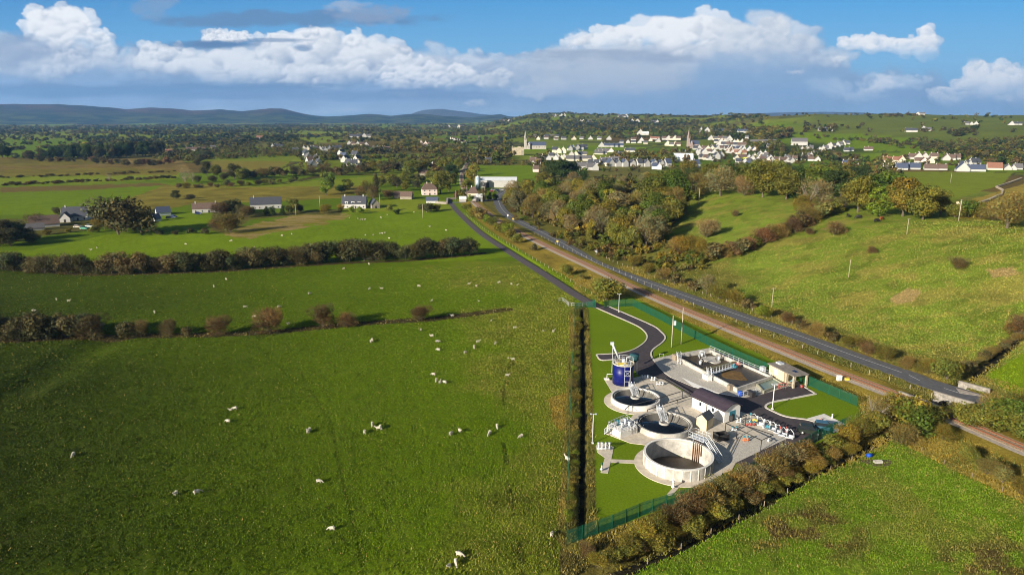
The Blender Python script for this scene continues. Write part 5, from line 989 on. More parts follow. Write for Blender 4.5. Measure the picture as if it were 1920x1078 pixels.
mb = MB(); wallp(mb, quad_pt(.46, .03), quad_pt(.46, .97), .5, -.2, 1.05); mb.build('dividing_wall', mat('mossy_concrete', (.16, .14, .06), .9, 0, .4, 1), t)
mk = lambda u0, u1, z0, z1: MB().prism([tuple(quad_pt(u, v).xy) for u, v in ((u0, .02), (u1, .02), (u1, .98), (u0, .98))], z0, z1)
mk(.01, .45, -.2, .13).build('basin_floor', m_sludge, t); mk(.47, .985, -.2, .55).build('brown_water', mat('brown_water', (.06, .042, .022), .3, 0, .4, .4, (.04, .03, .018)), t)
pts = [quad_pt(.70 + .17 * math.cos(a) * (1 + .2 * math.sin(3 * a)), .45 + .20 * math.sin(a) * (1 + .2 * math.cos(4 * a))) for a in np.linspace(0, 6.28, 40)[:-1]]; MB().prism([tuple(p.xy) for p in pts], .55, .60).build('foam_patch', m_foam, t)
pts = [quad_pt(.22 + .12 * math.cos(a), .7 + .2 * math.sin(a) * (1 + .3 * math.cos(3 * a))) for a in np.linspace(0, 6.28, 30)[:-1]]; MB().prism([tuple(p.xy) for p in pts], .13, .35).build('sludge_heap', m_conct, t)
mb = MB(); rail_on(mb, [tuple(quad_pt(0, 1).xy) + (1.1,), tuple(quad_pt(.98, 1).xy) + (1.1,)], 1.0, 1.8); mb.build('handrail', m_galv, t)
mb = MB(); p0, p1 = quad_pt(.62, .02), quad_pt(.60, .62); wallp(mb, p0, p1, .9, 1.25, 1.33); br = mb.build('walkway', m_galv, t); mb = MB(); n = (p1 - p0).normalized(); s = Vector((-n.y, n.x, 0)) * .45
for q in (s, -s): rail_on(mb, [(p0 + q) + Vector((0, 0, 1.33)), (p1 + q) + Vector((0, 0, 1.33))], 1.0, 1.1)
mb.build('handrail', m_ltgr, br)
p = quad_pt(.60, .68); mb = MB(); mb.cyl((p.x, p.y, 1.2), .75, .45, 16, .6); mb.cyl((p.x, p.y, 1.65), .35, .5, 12); mb.build('aerator_motor', m_teal, t)
for u, lb in ((.12, 'steep white step stair at the far end of the rectangular basin'), (.62, 'steep white step stair at the middle of the rectangular basin')):
    p = quad_pt(u, 0); dn = (B0 - B3).normalized(); out = (quad_pt(u, 0) - quad_pt(u, .5)).normalized(); st = thing('access_stair', lb, 'stair', (p.x, p.y, 0), 0, None); stairs(st, p + out * 1.4 - dn * 1.2 + Vector((0, 0, .12)), p + dn * .6 + Vector((0, 0, 1.5)), .8)
    mb = MB(); q = p + dn * .9; mb.box((q.x, q.y, 1.45), (1.0, 1.0, .06), math.atan2(dn.y, dn.x)); [mb.tube([(q.x + a, q.y + b, .1), (q.x + a, q.y + b, 2.5)], .045, 4) for a in (-.45, .45) for b in (-.45, .45)]; mb.build('landing', m_galv, st)
for u, v_, c, lb in ((.10, .62, m_ltgr, 'grey steel pump frame standing in the empty upper basin'), (.28, .80, m_dark, 'dark pipe frame leaning over the back of the empty basin'), (.30, .25, m_dark, 'dark valve frame at the front edge of the empty basin')):
    p = quad_pt(u, v_); q = thing('pump_rig', lb, 'pump', (p.x, p.y, 0)); mb = MB(); z = .13
    for a, b in ((-.8, -.5), (.8, -.5), (.8, .5), (-.8, .5)): mb.tube([(p.x + a, p.y + b, z), (p.x + a * .6, p.y + b * .6, 1.9)], .06, 5)
    mb.tube([(p.x - .5, p.y, 1.9), (p.x + .5, p.y, 1.9), (p.x + 1.0, p.y + .6, 1.0)], .09, 6); mb.build('frame', c, q); MB().cyl((p.x, p.y, .5), .38, .9, 10).build('motor', m_ltgr, q)
def cabinet(px, py, w, d, h, m, label, rz=None, name='cabinet', cat='cabinet', z=.12, lid=None):
    x, y = G(px, py, z); t = thing(name, label, cat, (x, y, z)); rz = rz if rz is not None else math.atan2(*(B3 - B0).normalized().yx)
    MB().box((x, y, z), (w, d, h), rz).build('body', m, t); MB().box((x, y, z + h), (w + .08, d + .08, .06), rz).build('lid', lid or m, t)
    MB().box((x - math.sin(-rz) * 0 + math.sin(rz) * (d / 2 + .01), y - math.cos(rz) * (d / 2 + .01), z + .12), (w * .8, .03, h * .75), rz).build('door', lid or m_ltgr, t); return t
cabinet(1267, 674, 1.5, 1.2, 1.3, m_wood, 'brown timber cabinet at the far corner of the rectangular basin', lid=m_wood)
cabinet(1326, 711, 2.0, 1.3, 1.1, m_wht, 'white cabinet on the pavement between the two basin stairs', lid=m_wht)
cabinet(1430, 700, 1.1, .8, 1.7, m_ltgr, 'grey white tank standing by the green fence left of the canopy building')
cabinet(1369, 731, 1.0, 1.2, 1.2, m_wood, 'low brown box at the near corner of the rectangular basin', lid=m_wood)
cabinet(1408, 741.5, 1.8, 1.0, 1.0, m_dark, 'black open skip on the driveway edge right of the blue barrel', lid=m_dark, name='skip', cat='skip')
x, y = G(1388, 741.5, .1); t = thing('blue_barrel', 'bright blue plastic barrel standing at the driveway edge', 'barrel', (x, y, .12)); MB().tube([(x, y, .12), (x, y, .5), (x, y, 1.15)], [.48, .55, .48], 16).build('body', m_bplast, t); MB().cyl((x, y, 1.15), .42, .06, 16).build('lid', m_bplast, t)
# outlet channel between basin and canopy building
C0, C1, C2, C3 = [G(a, b, .8) for a, b in ((1420, 719), (1450, 708), (1468, 718), (1432, 732))]
t = thing('outlet_channel', 'greenish concrete channel tank between the rectangular basin and the canopy building', 'water tank', (*C0, 0)); mb = MB()
for a, b in ((C0, C1), (C1, C2), (C2, C3), (C3, C0)): wallp(mb, Vector((*a, 0)), Vector((*b, 0)), .25, 0, .8 if a in (C0, C2) else .803)
mb.build('tank_wall', mat('mossy_pale_concrete', (.36, .35, .26), .9, 0, .4, 1.5), t); MB().prism([C0, C1, C2, C3], 0, .5).build('water', mat('green_water', (.16, .22, .19), .2), t)
for px, py in ((1455, 712), (1384, 741)): pass
mb = MB(); rail_on(mb, [(*G(a, b, .12), .12) for a, b in ((1385, 744), (1402, 741), (1425, 738))], 1.0, 1.2); mb.build('guard_rail', m_galv); tag(bpy.data.objects['guard_rail'], 'low grey guard rail in front of the near end of the rectangular basin', 'railing')
for px, py, lb in ((1240, 671, 'small pipe hoop on the pavement nearest the driveway bend'), (1420, 737, 'pale pipe hoop beside the black skip')):
    x, y = G(px, py, .1); t = thing('pipe_hoop', lb, 'pipe', (x, y, .1)); MB().tube([(x - .5, y, .1), (x - .5, y, 1.2), (x + .5, y + .1, 1.2), (x + .5, y + .1, .1)], .05, 6).build('hoop', m_ltgr, t)
# red frames by the basin
for px, py, lb in ((1383, 690, 'red pipe rack at the back of the rectangular basin'), (1467, 729, 'red hydrant frame at the corner of the canopy building')):
    x, y = G(px, py, .1); t = thing('red_pipe_rack', lb, 'pipe rack', (x, y, .1)); mb = MB()
    for i in range(4): mb.tube([(x - .9 + i * .55, y, .1), (x - .9 + i * .55, y, 1.5)], .07, 6)
    mb.tube([(x - .9, y, 1.5), (x + .8, y, 1.5)], .07, 6); mb.tube([(x - .9, y, .8), (x + .8, y, .8)], .06, 6); mb.build('frame', m_red, t)
# --- buildings
def box_house(t, p0, p1, depth, h, m, z=0.0):
    """walls on a rectangle: front edge p0-p1, going back by depth; returns frame"""
    a, b = Vector((*p0, 0)), Vector((*p1, 0)); d = (b - a); L = d.length; d.normalize(); n = Vector((-d.y, d.x, 0)); return a, d, n, L
# control building, curved dark roof, long wall facing the camera
pa, pb = G(1297, 764), G(1357, 793); t = thing('control_building', 'long white building with a dark curved roof in the middle of the works', 'building', (*pa, 0)); a, d, n, L = box_house(t, pa, pb, 0, 0, None); D = 4.6; Hb = 2.7
cor = lambda u, v: (a + d * u + n * v); mb = MB(); N_ = 10; prof = [(D * k / N_, Hb + 1.0 * math.sin(math.pi * k / N_) ** .9) for k in range(N_ + 1)]
sec = [(0, 0)] + prof + [(D, 0)]
v = [];
for u in (0, L): v += [tuple(cor(u, q[0]).xy) + (q[1],) for q in sec]
m_ = len(sec); f = [tuple(range(m_))[::-1], tuple(range(m_, 2 * m_)), (0, 1, m_ + 1, m_), (m_ - 2, m_ - 1, 2 * m_ - 1, 2 * m_ - 2)]
MB().add(v, f).build('wall', m_wht, t)
v = []; pr = [(q[0] + (-.35 if k == 0 else .35 if k == N_ else 0), q[1] + .03) for k, q in enumerate(prof)]
for u in (-.35, L + .35):
    v += [tuple(cor(u, q[0]).xy) + (q[1],) for q in pr] + [tuple(cor(u, q[0]).xy) + (q[1] + .16,) for q in pr]
K = len(pr); f = [(K + k, K + k + 1, 3 * K + k + 1, 3 * K + k) for k in range(K - 1)] + [(k + 1, k, 2 * K + k, 2 * K + k + 1) for k in range(K - 1)] + [(k, k + 1, K + k + 1, K + k) for k in range(K - 1)] + [(2 * K + k + 1, 2 * K + k, 3 * K + k, 3 * K + k + 1) for k in range(K - 1)] + [(0, K, 3 * K, 2 * K), (2 * K - 1, K - 1, 3 * K - 1, 4 * K - 1)]
rf = MB().add(v, f).build('roof', m_roofd, t)
mb = MB();
for k in range(24):
    u = -.3 + (L + .6) * k / 23
    for i in range(K - 1):
        A_, B_ = cor(u, pr[i][0]), cor(u, pr[i + 1][0]); mb.tube([(A_.x, A_.y, pr[i][1] + .17), (B_.x, B_.y, pr[i + 1][1] + .17)], .03, 3, False)
mb.build('roof_seams', m_roofd, rf)
mb = MB(); q0, q1 = cor(-.4, -.42), cor(L + .4, -.42); mb.tube([(q0.x, q0.y, Hb - .02), (q1.x, q1.y, Hb - .02)], .09, 6); q0 = cor(L * .47, -.1); mb.tube([(q0.x, q0.y, 0), (q0.x, q0.y, Hb)], .07, 6); mb.build('gutter', m_dark, t)
for u in (L * .27, L * .66):
    w = cor(u, -.02); wd = MB().box((w.x, w.y, 1.3), (.7, .08, .9), math.atan2(d.y, d.x)).build('window', m_ltgr, t); w = cor(u, -.07); MB().box((w.x, w.y, 1.37), (.56, .03, .76), math.atan2(d.y, d.x)).build('pane', m_glass, wd)
w = cor(L + .03, D * .5); MB().box((w.x, w.y, 0), (.06, 1.6, 2.2), math.atan2(d.y, d.x)).build('door', m_teal, t)
# beige kiosk
def gable_house(t, pa, pb, D, Hb, Hr, mw, mr, over=.25, ridge_along=True, chimney=0, windows=0, door=True, storeys=1, z=0, wm=None, hip=0):
    a = Vector((*pa, 0)); b = Vector((*pb, 0)); d = b - a; L = d.length; d.normalize(); n = Vector((-d.y, d.x, 0)); cor = lambda u, v: a + d * u + n * v; mb = MB(); rz = math.atan2(d.y, d.x)
    c = lambda u, v, h: tuple(cor(u, v).xy) + (h + z,)
    v = [c(0, 0, 0), c(L, 0, 0), c(L, D, 0), c(0, D, 0), c(0, 0, Hb), c(L, 0, Hb), c(L, D, Hb), c(0, D, Hb)]
    if ridge_along: v += [c(hip, D / 2, Hb + Hr), c(L - hip, D / 2, Hb + Hr)]; f = [(0, 1, 5, 4), (2, 3, 7, 6), (1, 2, 6, 9, 5) if not hip else (1, 2, 6, 5), (3, 0, 4, 8, 7) if not hip else (3, 0, 4, 7), (3, 2, 1, 0)]
    else: v += [c(L / 2, hip, Hb + Hr), c(L / 2, D - hip, Hb + Hr)]; f = [(0, 1, 5, 8, 4), (2, 3, 7, 9, 6), (1, 2, 6, 5), (3, 0, 4, 7), (3, 2, 1, 0)]
    MB().add(v, f).build('wall', mw, t)
    o = over; th = .12
    if ridge_along: s = Hr / (D / 2) * o; lo = [(-o, -o, Hb - s), (L + o, -o, Hb - s), (L + o - hip, D / 2, Hb + Hr), (-o + hip, D / 2, Hb + Hr), (-o, D + o, Hb - s), (L + o, D + o, Hb - s)]
    else: s = Hr / (L / 2) * o; lo = [(-o, -o, Hb - s), (-o, D + o, Hb - s), (L / 2, D + o, Hb + Hr), (L / 2, -o, Hb + Hr), (L + o, -o, Hb - s), (L + o, D + o, Hb - s)]
    v = [c(p, q, h + .01) for p, q, h in lo] + [c(p, q, h + .01 + th) for p, q, h in lo]
    tp = [(0, 1, 2, 3), (3, 2, 5, 4)]; f = [tuple(i + 6 for i in q) for q in tp] + [q[::-1] for q in tp] + [(0, 1, 7, 6), (1, 2, 8, 7), (2, 5, 11, 8), (5, 4, 10, 11), (4, 3, 9, 10), (3, 0, 6, 9)]
    if hip: f += [(1 + 6, 5 + 6, 2 + 6), (0 + 6, 3 + 6, 4 + 6)]
    rf = MB().add(v, f).build('roof', mr, t)
    for k in range(chimney):
        u = L * ((.12, .88, .5)[k] if not hip else (.35, .65, .5)[k]); q = cor(u, D / 2) if ridge_along else cor(L / 2, D * (.15, .85, .5)[k]); ch = MB().box((q.x, q.y, z + Hb + Hr - .4), (.6, .9, 1.5), rz).build('chimney', mw, rf)
    for fl in range(storeys if windows else 0):
        for i in range(windows):
            if door and fl == 0 and i == windows // 2: continue
            u = L * (i + .5) / windows; q = cor(u, -.02); wz = z + (.9 if fl == 0 else Hb / storeys * fl + .8); w = MB().box((q.x, q.y, wz), (1.0, .1, 1.2), rz).build('window', wm or m_wht, t); q = cor(u, -.08); MB().box((q.x, q.y, wz + .08), (.84, .04, 1.04), rz).build('pane', m_glass, w)
    if door and windows: q = cor(L / 2 if windows % 2 else L * (windows // 2 + .5) / windows, -.04); MB().box((q.x, q.y, z), (1.0, .1, 2.1), rz).build('door', m_dark, t)
    return a, d, n, L
pa, pb = G(1305, 803), G(1324, 809); t = thing('kiosk', 'small beige kiosk with a dark slate gable roof beside the lower settling tank', 'building', (*pa, 0)); gable_house(t, pa, pb, 2.9, 2.4, .9, m_cream, m_slate, .15, False)
# canopy building
pa, pb = G(1441, 704), G(1470, 719); t = thing('canopy_building', 'cream building with a flat grey roof and an open bay on pillars by the fence', 'building', (*pa, 0)); a = Vector((*pa, 0)); d = Vector((*pb, 0)) - a; L = d.length; d.normalize(); n = Vector((-d.y, d.x, 0)); rz = math.atan2(d.y, d.x); cor = lambda u, v: a + d * u + n * v; L2 = L * 1.62; D = 3.6
MB().prism([tuple(cor(u, v).xy) for u, v in ((0, 0), (L * .95, 0), (L * .95, D), (0, D))], 0, 2.9).build('wall', m_cream, t)
MB().prism([tuple(cor(u, v).xy) for u, v in ((-.3, -.4), (L2, -.4), (L2, D + .3), (-.3, D + .3))], 2.903, 3.12).build('roof', mat('grey_felt_roof', (.25, .22, .19), .9, 0, .4, 1), t)
for u, v_ in ((L2 - .35, 0), (L2 - .35, D), (L + .6, 0)): q = cor(u, v_); MB().box((q.x, q.y, 0), (.42, .42, 2.9), rz).build('pillar', mat('stone_pillar', (.48, .41, .31), .9, 0, .4, 2), t)
q = cor(L * .45, -.03); w = MB().box((q.x, q.y, 1.2), (1.3, .08, 1.1), rz).build('window', m_wht, t); q = cor(L * .45, -.09); MB().box((q.x, q.y, 1.3), (1.1, .04, .9), rz).build('louvre', m_ltgr, w)
q = cor(1.0, D * .6); MB().box((q.x, q.y, 3.12), (1.6, 1.2, .35), rz).build('roof_box', m_ltgr, t); q = cor(L2 * .72, D * .55); MB().box((q.x, q.y, 3.12), (1.3, .9, .05), rz).build('solar_panel', mat('solar_cell', (.01, .02, .07), .15), t)
q = cor(L + 1.6, 1.2); mc = thing('sludge_press', 'slatted grey machine standing under the open bay of the canopy building', 'machine', (q.x, q.y, 0)); MB().box((q.x, q.y, .1), (1.4, 2.2, .9), rz).build('bed', m_wood, mc); MB().tube([(q.x - .6, q.y, .9), (q.x + .6, q.y + .8, 1.5)], .25, 10).build('drum', m_teal, mc)
# --- settlement chamber with railings, left
c4 = GL([(1138, 809), (1163, 822), (1195, 812), (1172, 794)], .1); t = thing('valve_chamber', 'raised concrete chamber ringed by steel railings left of the lower settling tank', 'chamber', (*c4[0], 0)); MB().prism(c4, 0, 1.5).build('base', m_concp, t)
q = [(*p, 1.5) for p in GL([(1141, 800), (1164, 813), (1194, 803), (1173, 786)], 1.5)]; mb = MB(); rail_on(mb, q + q[:1], 1.1, .9, .05); mb.build('handrail', m_galv, t)
for i, (px, py) in enumerate(((1158, 797), (1172, 795), (1180, 800), (1166, 802))): x, y = G(px, py, 1.5); mb = MB(); mb.cyl((x, y, 1.5), .22, .9, 10); mb.cyl((x, y, 2.4), .34, .25, 12); mb.build('valve', m_ltgr if i else m_teal, t)
lo = G(1141, 812, .1); stairs(t, (lo[0] - .6, lo[1], .1), (*G(1146, 803, 1.5), 1.5), .8)
def valveset(px, py, label, m1, m2, n=2, h=1.0, name='valve_set', sp=.8):
    h *= .75; sp *= .85
    x, y = G(px, py, .1); t = thing(name, label, 'valve', (x, y, .1))
    for i in range(n): mb = MB(); mb.tube([(x + i * sp, y, .1), (x + i * sp, y, .1 + h)], .11, 8); mb.cyl((x + i * sp, y, .1 + h * .35), .2, .1, 10); mb.build('stem', m2, t); MB().cyl((x + i * sp, y, .1 + h), .2, h * .35, 12).build('head', m1, t)
    mb = MB(); mb.tube([(x - .3, y, .35), (x + (n - 1) * sp + .3, y, .35)], .13, 8); mb.build('pipe', m2, t); return t
valveset(1395, 827, 'pair of teal topped orange valves on the concrete near the largest tank', m_teal, m_orange, 2, 1.1)
valveset(1401, 798, 'red and blue valve group under the black pipe frame', m_teal, m_red, 3, 1.0)
valveset(1204, 710, 'left grey valve group beside the blue tank', m_ltgr, m_ltgr, 3, .9); valveset(1222, 714, 'white valve group by the driveway right of the blue tank', m_wht, m_galv, 2, 1.0); valveset(1232, 722, 'bluish dosing pumps on the slab above the upper settling tank', m_ltgr, m_galv, 3, .8)
valveset(1122, 843, 'grey valve set on the path slab at the left lawn edge', m_ltgr, m_galv, 4, 1.5, sp=.8); valveset(1128, 882, 'green control post at the end of the left footpath', m_green, m_ltgr, 1, 1.5); valveset(1262, 915, 'white standpipe on the small path below the largest tank', m_wht, m_wht, 1, 1.3)
valveset(1382, 793, 'grey standpipes left of the pump skids', m_ltgr, m_ltgr, 2, 1.2); valveset(1374, 808, 'teal hydrant pair beside the kiosk', m_teal, m_ltgr, 2, 1.0); valveset(1474, 811, 'red hydrant near the end of the pump yard', m_red, m_red, 1, 1.3); valveset(1441, 828, 'white drum valve under the black pipe frame corner', m_wht, m_ltgr, 1, .8)
# pump skids, row along the driveway
it = []
for i, (px, py) in enumerate([(1412, 790), (1424, 796), (1437, 802), (1448, 806), (1458, 811), (1467, 816), (1480, 820)]):
    x, y = G(px, py, .1); t = thing('pump_skid', None, 'pump', (x, y, .1), 0, 'pump skids beside the driveway'); it.append((t, px)); r0 = math.radians(-30); mb = MB()
    mb.box((x, y, .11), (1.5, .9, .18), r0); mb.tube([(x - .5, y, .3), (x - .5, y + .1, 1.5), (x + .1, y - .1, 1.9), (x + .6, y - .4, 1.2), (x + .7, y - .5, .3)], .075, 7); mb.build('pipework', [m_galv, m_galv, m_ltgr][i % 3], t)
    mb = MB(); mb.tube([(x - .2, y - .2, .55), (x + .7, y - .6, .55)], .28, 10); mb.build('motor', [m_yel, m_ltgr, m_teal, m_ltgr, m_galv, m_ltgr, m_galv][i], t); MB().cyl((x - .5, y, 1.5), .2, .5, 10).build('filter', [m_teal, m_ltgr, m_wht, m_galv, m_ltgr, m_red, m_galv][i], t)
number(it, 'pump with bent pipework, {n} from the left in the row beside the driveway')
# black overhead pipe frames
def pipe_run(label, pts, posts, z, name='pipe_gantry'):
    P3 = [Vector((*G(a, b, z), z)) for a, b in pts]; t = thing(name, label, 'pipe', (P3[0].x, P3[0].y, 0)); MB().tube(P3, .10, 6).build('pipe', m_dark, t)
    for a, b in posts: x, y = G(a, b, z); MB().tube([(x, y, .1), (x, y, z)], .08, 5).build('post', m_dark, t)
pipe_run('black pipe gantry over the slab right of the kiosk', [(1400, 778), (1361, 793), (1428, 825), (1450, 815), (1405, 800)], [(1361, 793), (1382, 803), (1428, 825), (1399, 779)], 2.3)
pipe_run('thin black pipe run crossing from the upper settling tank to the white building', [(1172, 768), (1178, 761), (1230, 748), (1280, 733), (1296, 741)], [(1178, 761), (1230, 748), (1280, 733)], 1.7)
pipe_run('black pipe along the driveway edge above the upper settling tank', [(1222, 707), (1247, 708), (1298, 738)], [(1247, 708), (1298, 738)], .6)
pipe_run('lower pipe run between the two settling tanks', [(1214, 768), (1246, 757), (1298, 741)], [(1214, 768), (1270, 750)], 1.0)
mb = MB(); x, y = G(1360, 785, .1); t = thing('generator', 'black finned generator set beside the gable end of the white building', 'generator', (x, y, .1)); mb.box((x, y, .11), (3.0, 1.6, 1.2), -.45); mb.build('body', m_dark, t); mb = MB(); [mb.box((x - 1.1 + k * .38, y + .5 - k * .18, 1.31), (.14, 1.3, .25), -.45) for k in range(7)]; mb.tube([(x + .9, y - .3, 1.3), (x + .9, y - .3, 2.6)], .12, 8); mb.build('fins', m_dark, t)
x, y = G(1352, 823, .1); t = thing('black_skip', 'black open-topped container beside the stair of the largest tank', 'container', (x, y, .1)); mb = MB(); mb.box((x, y, .11), (2.6, 1.7, .12), .3); [mb.box((x + a * math.cos(.3) - b * math.sin(.3), y + a * math.sin(.3) + b * math.cos(.3), .23), s_, .3) for a, b, s_ in ((-1.26, 0, (.08, 1.7, 1.3)), (1.26, 0, (.08, 1.7, 1.1)), (0, -.81, (2.44, .08, 1.1)), (0, .81, (2.44, .08, 1.1)))]; mb.build('body', m_dark, t); MB().box((x, y, .24), (2.3, 1.5, .5), .3).build('load', m_dark, t)
x, y = G(1204, 806, .1); t = thing('yellow_bin', 'small yellow hopper between the valve chamber and the lower settling tank', 'hopper', (x, y, .1)); MB().tube([(x, y, .1), (x, y, .3), (x, y, .75)], [.35, .6, .75], 8).build('body', m_yel, t); MB().tube([(x + .2, y, .7), (x + .2, y, 1.2)], .05, 5).build('handle', m_galv, t)
x, y = G(1332, 703, .1)
# lamp posts and poles
def lamp(px, py, hpx, label, m=m_wht, name='lamp_post', arms=2):
    x, y = G(px, py); h = hpx * plen(x, y) / F / math.cos(math.atan((py - 539) / F) + PITCH) * .985; t = thing(name, label, 'lamp post' if arms else 'pole', (x, y, 0)); MB().tube([(x, y, 0), (x, y, h)], [.11, .07], 8).build('pole', m, t)
    if arms: mb = MB(); mb.tube([(x - .45, y, h), (x + .45, y, h)], .05, 5); mb.box((x - .45, y - .1, h - .02), (.3, .45, .12), .2); mb.box((x + .45, y - .1, h - .02), (.3, .45, .12), -.2); mb.build('lamp_head', m_ltgr, t); MB().box((x, y, 0), (.4, .4, .25)).build('base', m_concp, t)
    return t, x, y, h
lamp(1111, 831, 54, 'grey lamp post standing on the lawn left of the valve chamber', m_galv); lamp(1448, 767, 46, 'white lamp post at the tip of the right lawn', m_wht); lamp(1160, 585, 34, 'lamp post beside the driveway just inside the green gate', m_galv)
def upole(px, py, hpx, label, arm=False, box=False, m=m_pole, wide=.16, group=None):
    p = P([px], [py])[0]; dep = plen(p[0], p[1]) - p[2] * math.sin(PITCH); h = hpx * dep / F / math.cos(math.atan((py - 539) / F) + PITCH); t = thing('utility_pole', label, 'utility pole', tuple(p), 0, group); mb = MB(); mb.tube([(p[0], p[1], p[2] - .2), (p[0], p[1], p[2] + h)], [wide, wide * .75], 8); mb.build('pole', m, t)
    if arm: MB().box((p[0], p[1], p[2] + h - .3), (1.8, .12, .12), .4).build('crossarm', m, t)
    if box: MB().box((p[0] + .5, p[1], p[2] + h - 2.6), (.6, .6, 1.2)).build('transformer', m_ltgr, t)
    return t, p + np.array([0, 0, h])
p1 = upole(1259, 651, 58, 'utility pole with a grey transformer on the lawn inside the fence', box=True); p2 = upole(1277, 645, 67, 'plain utility pole just right of the transformer pole')
for px, py, hh, lb, ar in [(1797, 415, 40, 'tall twin utility pole at the hill crest near the stone walls', True), (1700, 440, 30, 'wooden pole in the upper right of the hill field', True), (1591, 520, 33, 'slim wooden pole in the middle of the hill field', False), (1447, 576, 36, 'lamp topped pole beside the main road', True), (1310, 384, 30, 'pale pole at the edge of the upper hill field', False), (1855, 408, 18, 'short pole right of the twin pole', False),
                           (793, 409, 26, 'slim pale pole in the sheep field near the crossing', False), (555, 404, 20, 'wooden pole behind the long white bungalow', True), (600, 388, 20, 'wooden pole left of the dormer house', True), (712, 385, 20, 'pole right of the dormer house', False), (895, 328, 28, 'thin pole behind the level crossing', False), (904, 372, 24, 'pole left of the warehouse yard', False), (909, 374, 24, 'second pole left of the warehouse yard', False), (876, 378, 30, 'signal pole beside the railway at the crossing', False), (854, 375, 18, 'pole beside the lane gateway', False), (1086, 342, 26, 'pole among trees of the wood top', False), (1782, 343, 18, 'pole beside the right housing rows', False), (1704, 318, 22, 'pole in front of the right housing rows', False), (1665, 330, 14, 'pole near the small dark garden tree', False), (115, 406, 16, 'pole by the left farmhouse', False)]:
    upole(px, py, hh, lb, ar, wide=.13 if py > 420 else .17)
def wires(a, b, sag, label):
    n = 16; mb = MB(); pts = [tuple(a + (b - a) * k / n - np.array([0, 0, 4 * sag * (k / n) * (1 - k / n)])) for k in range(n + 1)]; mb.tube(pts, .02, 3, False); o = mb.build('power_line', m_dark); tag(o, label, 'cable')
wires(p1[1], p2[1], .2, 'thin black cable strung between the two poles on the works lawn')
# level crossing signals and signs
def sign(px, py, m, label, h=2.2):
    x, y = G(px, py); t = thing('road_sign', label, 'sign', (x, y, 0)); MB().tube([(x, y, 0), (x, y, h)], .06, 6).build('post', m_galv, t); MB().box((x, y - .06, h - .9), (.9, .06, .9)).build('panel', m, t)
sign(952, 409, m_wht, 'white sign at the roadside near the bend'); sign(962, 416, m_yel, 'small yellow sign right of the white roadside sign'); sign(1045, 459, m_yel, 'yellow sign standing beside the middle of the road'); sign(1118, 478, m_ltgr, 'grey roadside marker before the bushes')
cabinet(1573, 714, 1.0, .7, 1.3, m_wht, 'white equipment cabinet beside the railway ballast', 0, 'trackside_cabinet'); x, y = G(1588, 712, .4); t = thing('yellow_box', 'yellow lineside box on the ballast right of the white cabinet', 'box', (x, y, .36)); MB().box((x, y, .36), (.9, .6, .5)).build('body', m_yel, t); MB().box((x, y, .86), (1, .7, .05)).build('lid', m_yel, t)
# --- green palisade fence
def palisade(label, pts, w=.075, h=2.4):
    L = GL(pts); t = thing('palisade_fence', label, 'fence', (*L[0], 0)); mb = MB(); pb = []
    for x, y, a in walk(L, .17): z = float(T0(x, y)); mb.box((x, y, z + .05), (w, .02, h - .05), a)
    mb.build('pales', m_green, t); mb = MB()
    for a, b in zip(L[:-1], L[1:]):
        for z in (.45, h - .45): mb.tube([(a[0], a[1], z), (b[0], b[1], z)], .035, 4)
    mb.build('rails', m_green, t)
    for x, y, a in walk(L, 2.75)[:95]: MB().box((x, y, 0), (.1, .1, h), a).build('post', m_green, t)
palisade('long green palisade fence between the works and the railway', [(1142, 576), (1186, 574), (1240, 601), (1310, 639), (1380, 673), (1440, 699)])
palisade('green palisade fence right of the canopy building around the right lawn', [(1499, 716), (1550, 738), (1607, 762)])
palisade('green palisade fence along the stream side of the works', [(1592, 800), (1540, 822), (1500, 846), (1400, 893), (1300, 936), (1205, 966), (1150, 990), (1063, 1021)])
palisade('green palisade fence down the left edge of the works beside the sheep field', [(1079, 582), (1072, 700), (1066, 860), (1063, 1018)], w=.018, h=2.0)
palisade('green gate wing across the lane end at the works entrance', [(1078, 580), (1100, 576), (1117, 577)], h=2.0)
for a, b, lb in (((1117, 578), (1111, 571), 'open green palisade gate leaf left of the driveway'), ((1133, 578), (1142, 576), 'green palisade gate leaf right of the driveway')):
    L = GL([a, b]); t = thing('gate', lb, 'gate', (*L[0], 0)); mb = MB()
    for x, y, q in walk(L, .17): mb.box((x, y, .1), (.08, .025, 2.2), q)
    mb.build('pales', m_green, t); mb = MB(); [mb.tube([(*L[0], z), (*L[1], z)], .05, 4) for z in (.4, 1.9)]; mb.build('rails', m_green, t)
t = thing('cattle_pen', 'galvanised pen of tubular hurdles left of the works gate', 'fence', (*G(1060, 570), 0)); mb = MB(); rail_on(mb, [(*G(a, b), 0) for a, b in ((1048, 566), (1055, 565), (1066, 574), (1078, 576), (1100, 574))], 1.3, 1.2, .05); mb.build('hurdles', m_galv, t)
# posts of the wire fences beside railway and road
def post_fence(label, line, step, h, m, n0=0):
    t = thing('post_fence', label, 'fence', (*line[0][:2], 0)); W_ = walk(line, step)[:98]; tops = []
    for x, y, a in W_: z = float(T0(x, y)); MB().box((x, y, z - .1), (.11, .11, h + .1), a).build('post', m, t); tops.append((x, y, z + h * .9))
    mb = MB(); mb.tube(tops, .008, 3, False); mb.tube([(x, y, z - h * .4) for x, y, z in tops], .008, 3, False); mb.build('wires', m_dark, t)
rl = [p for p in RAIL if G(0, 440)[1] > p[1] > G(0, 770)[1]]; post_fence('pale concrete post fence between the railway and the road', offset_line(rl, -6.5)[::1], 5.2, 1.15, m_pole)
post_fence('post and wire fence along the lane ditch', [p for p in offset_line(D_LANE, -2)], 5, 1.1, m_pole)
post_fence('post and wire fence at the foot of the hill field', offset_line([p for p in ROADL if p[1] < 330], 9) if False else [(x + 7.5 / .9, y) for x, y in zip(xroad(np.arange(160, 330, 6.)), np.arange(160, 330, 6.))], 4, 1.1, m_pole)
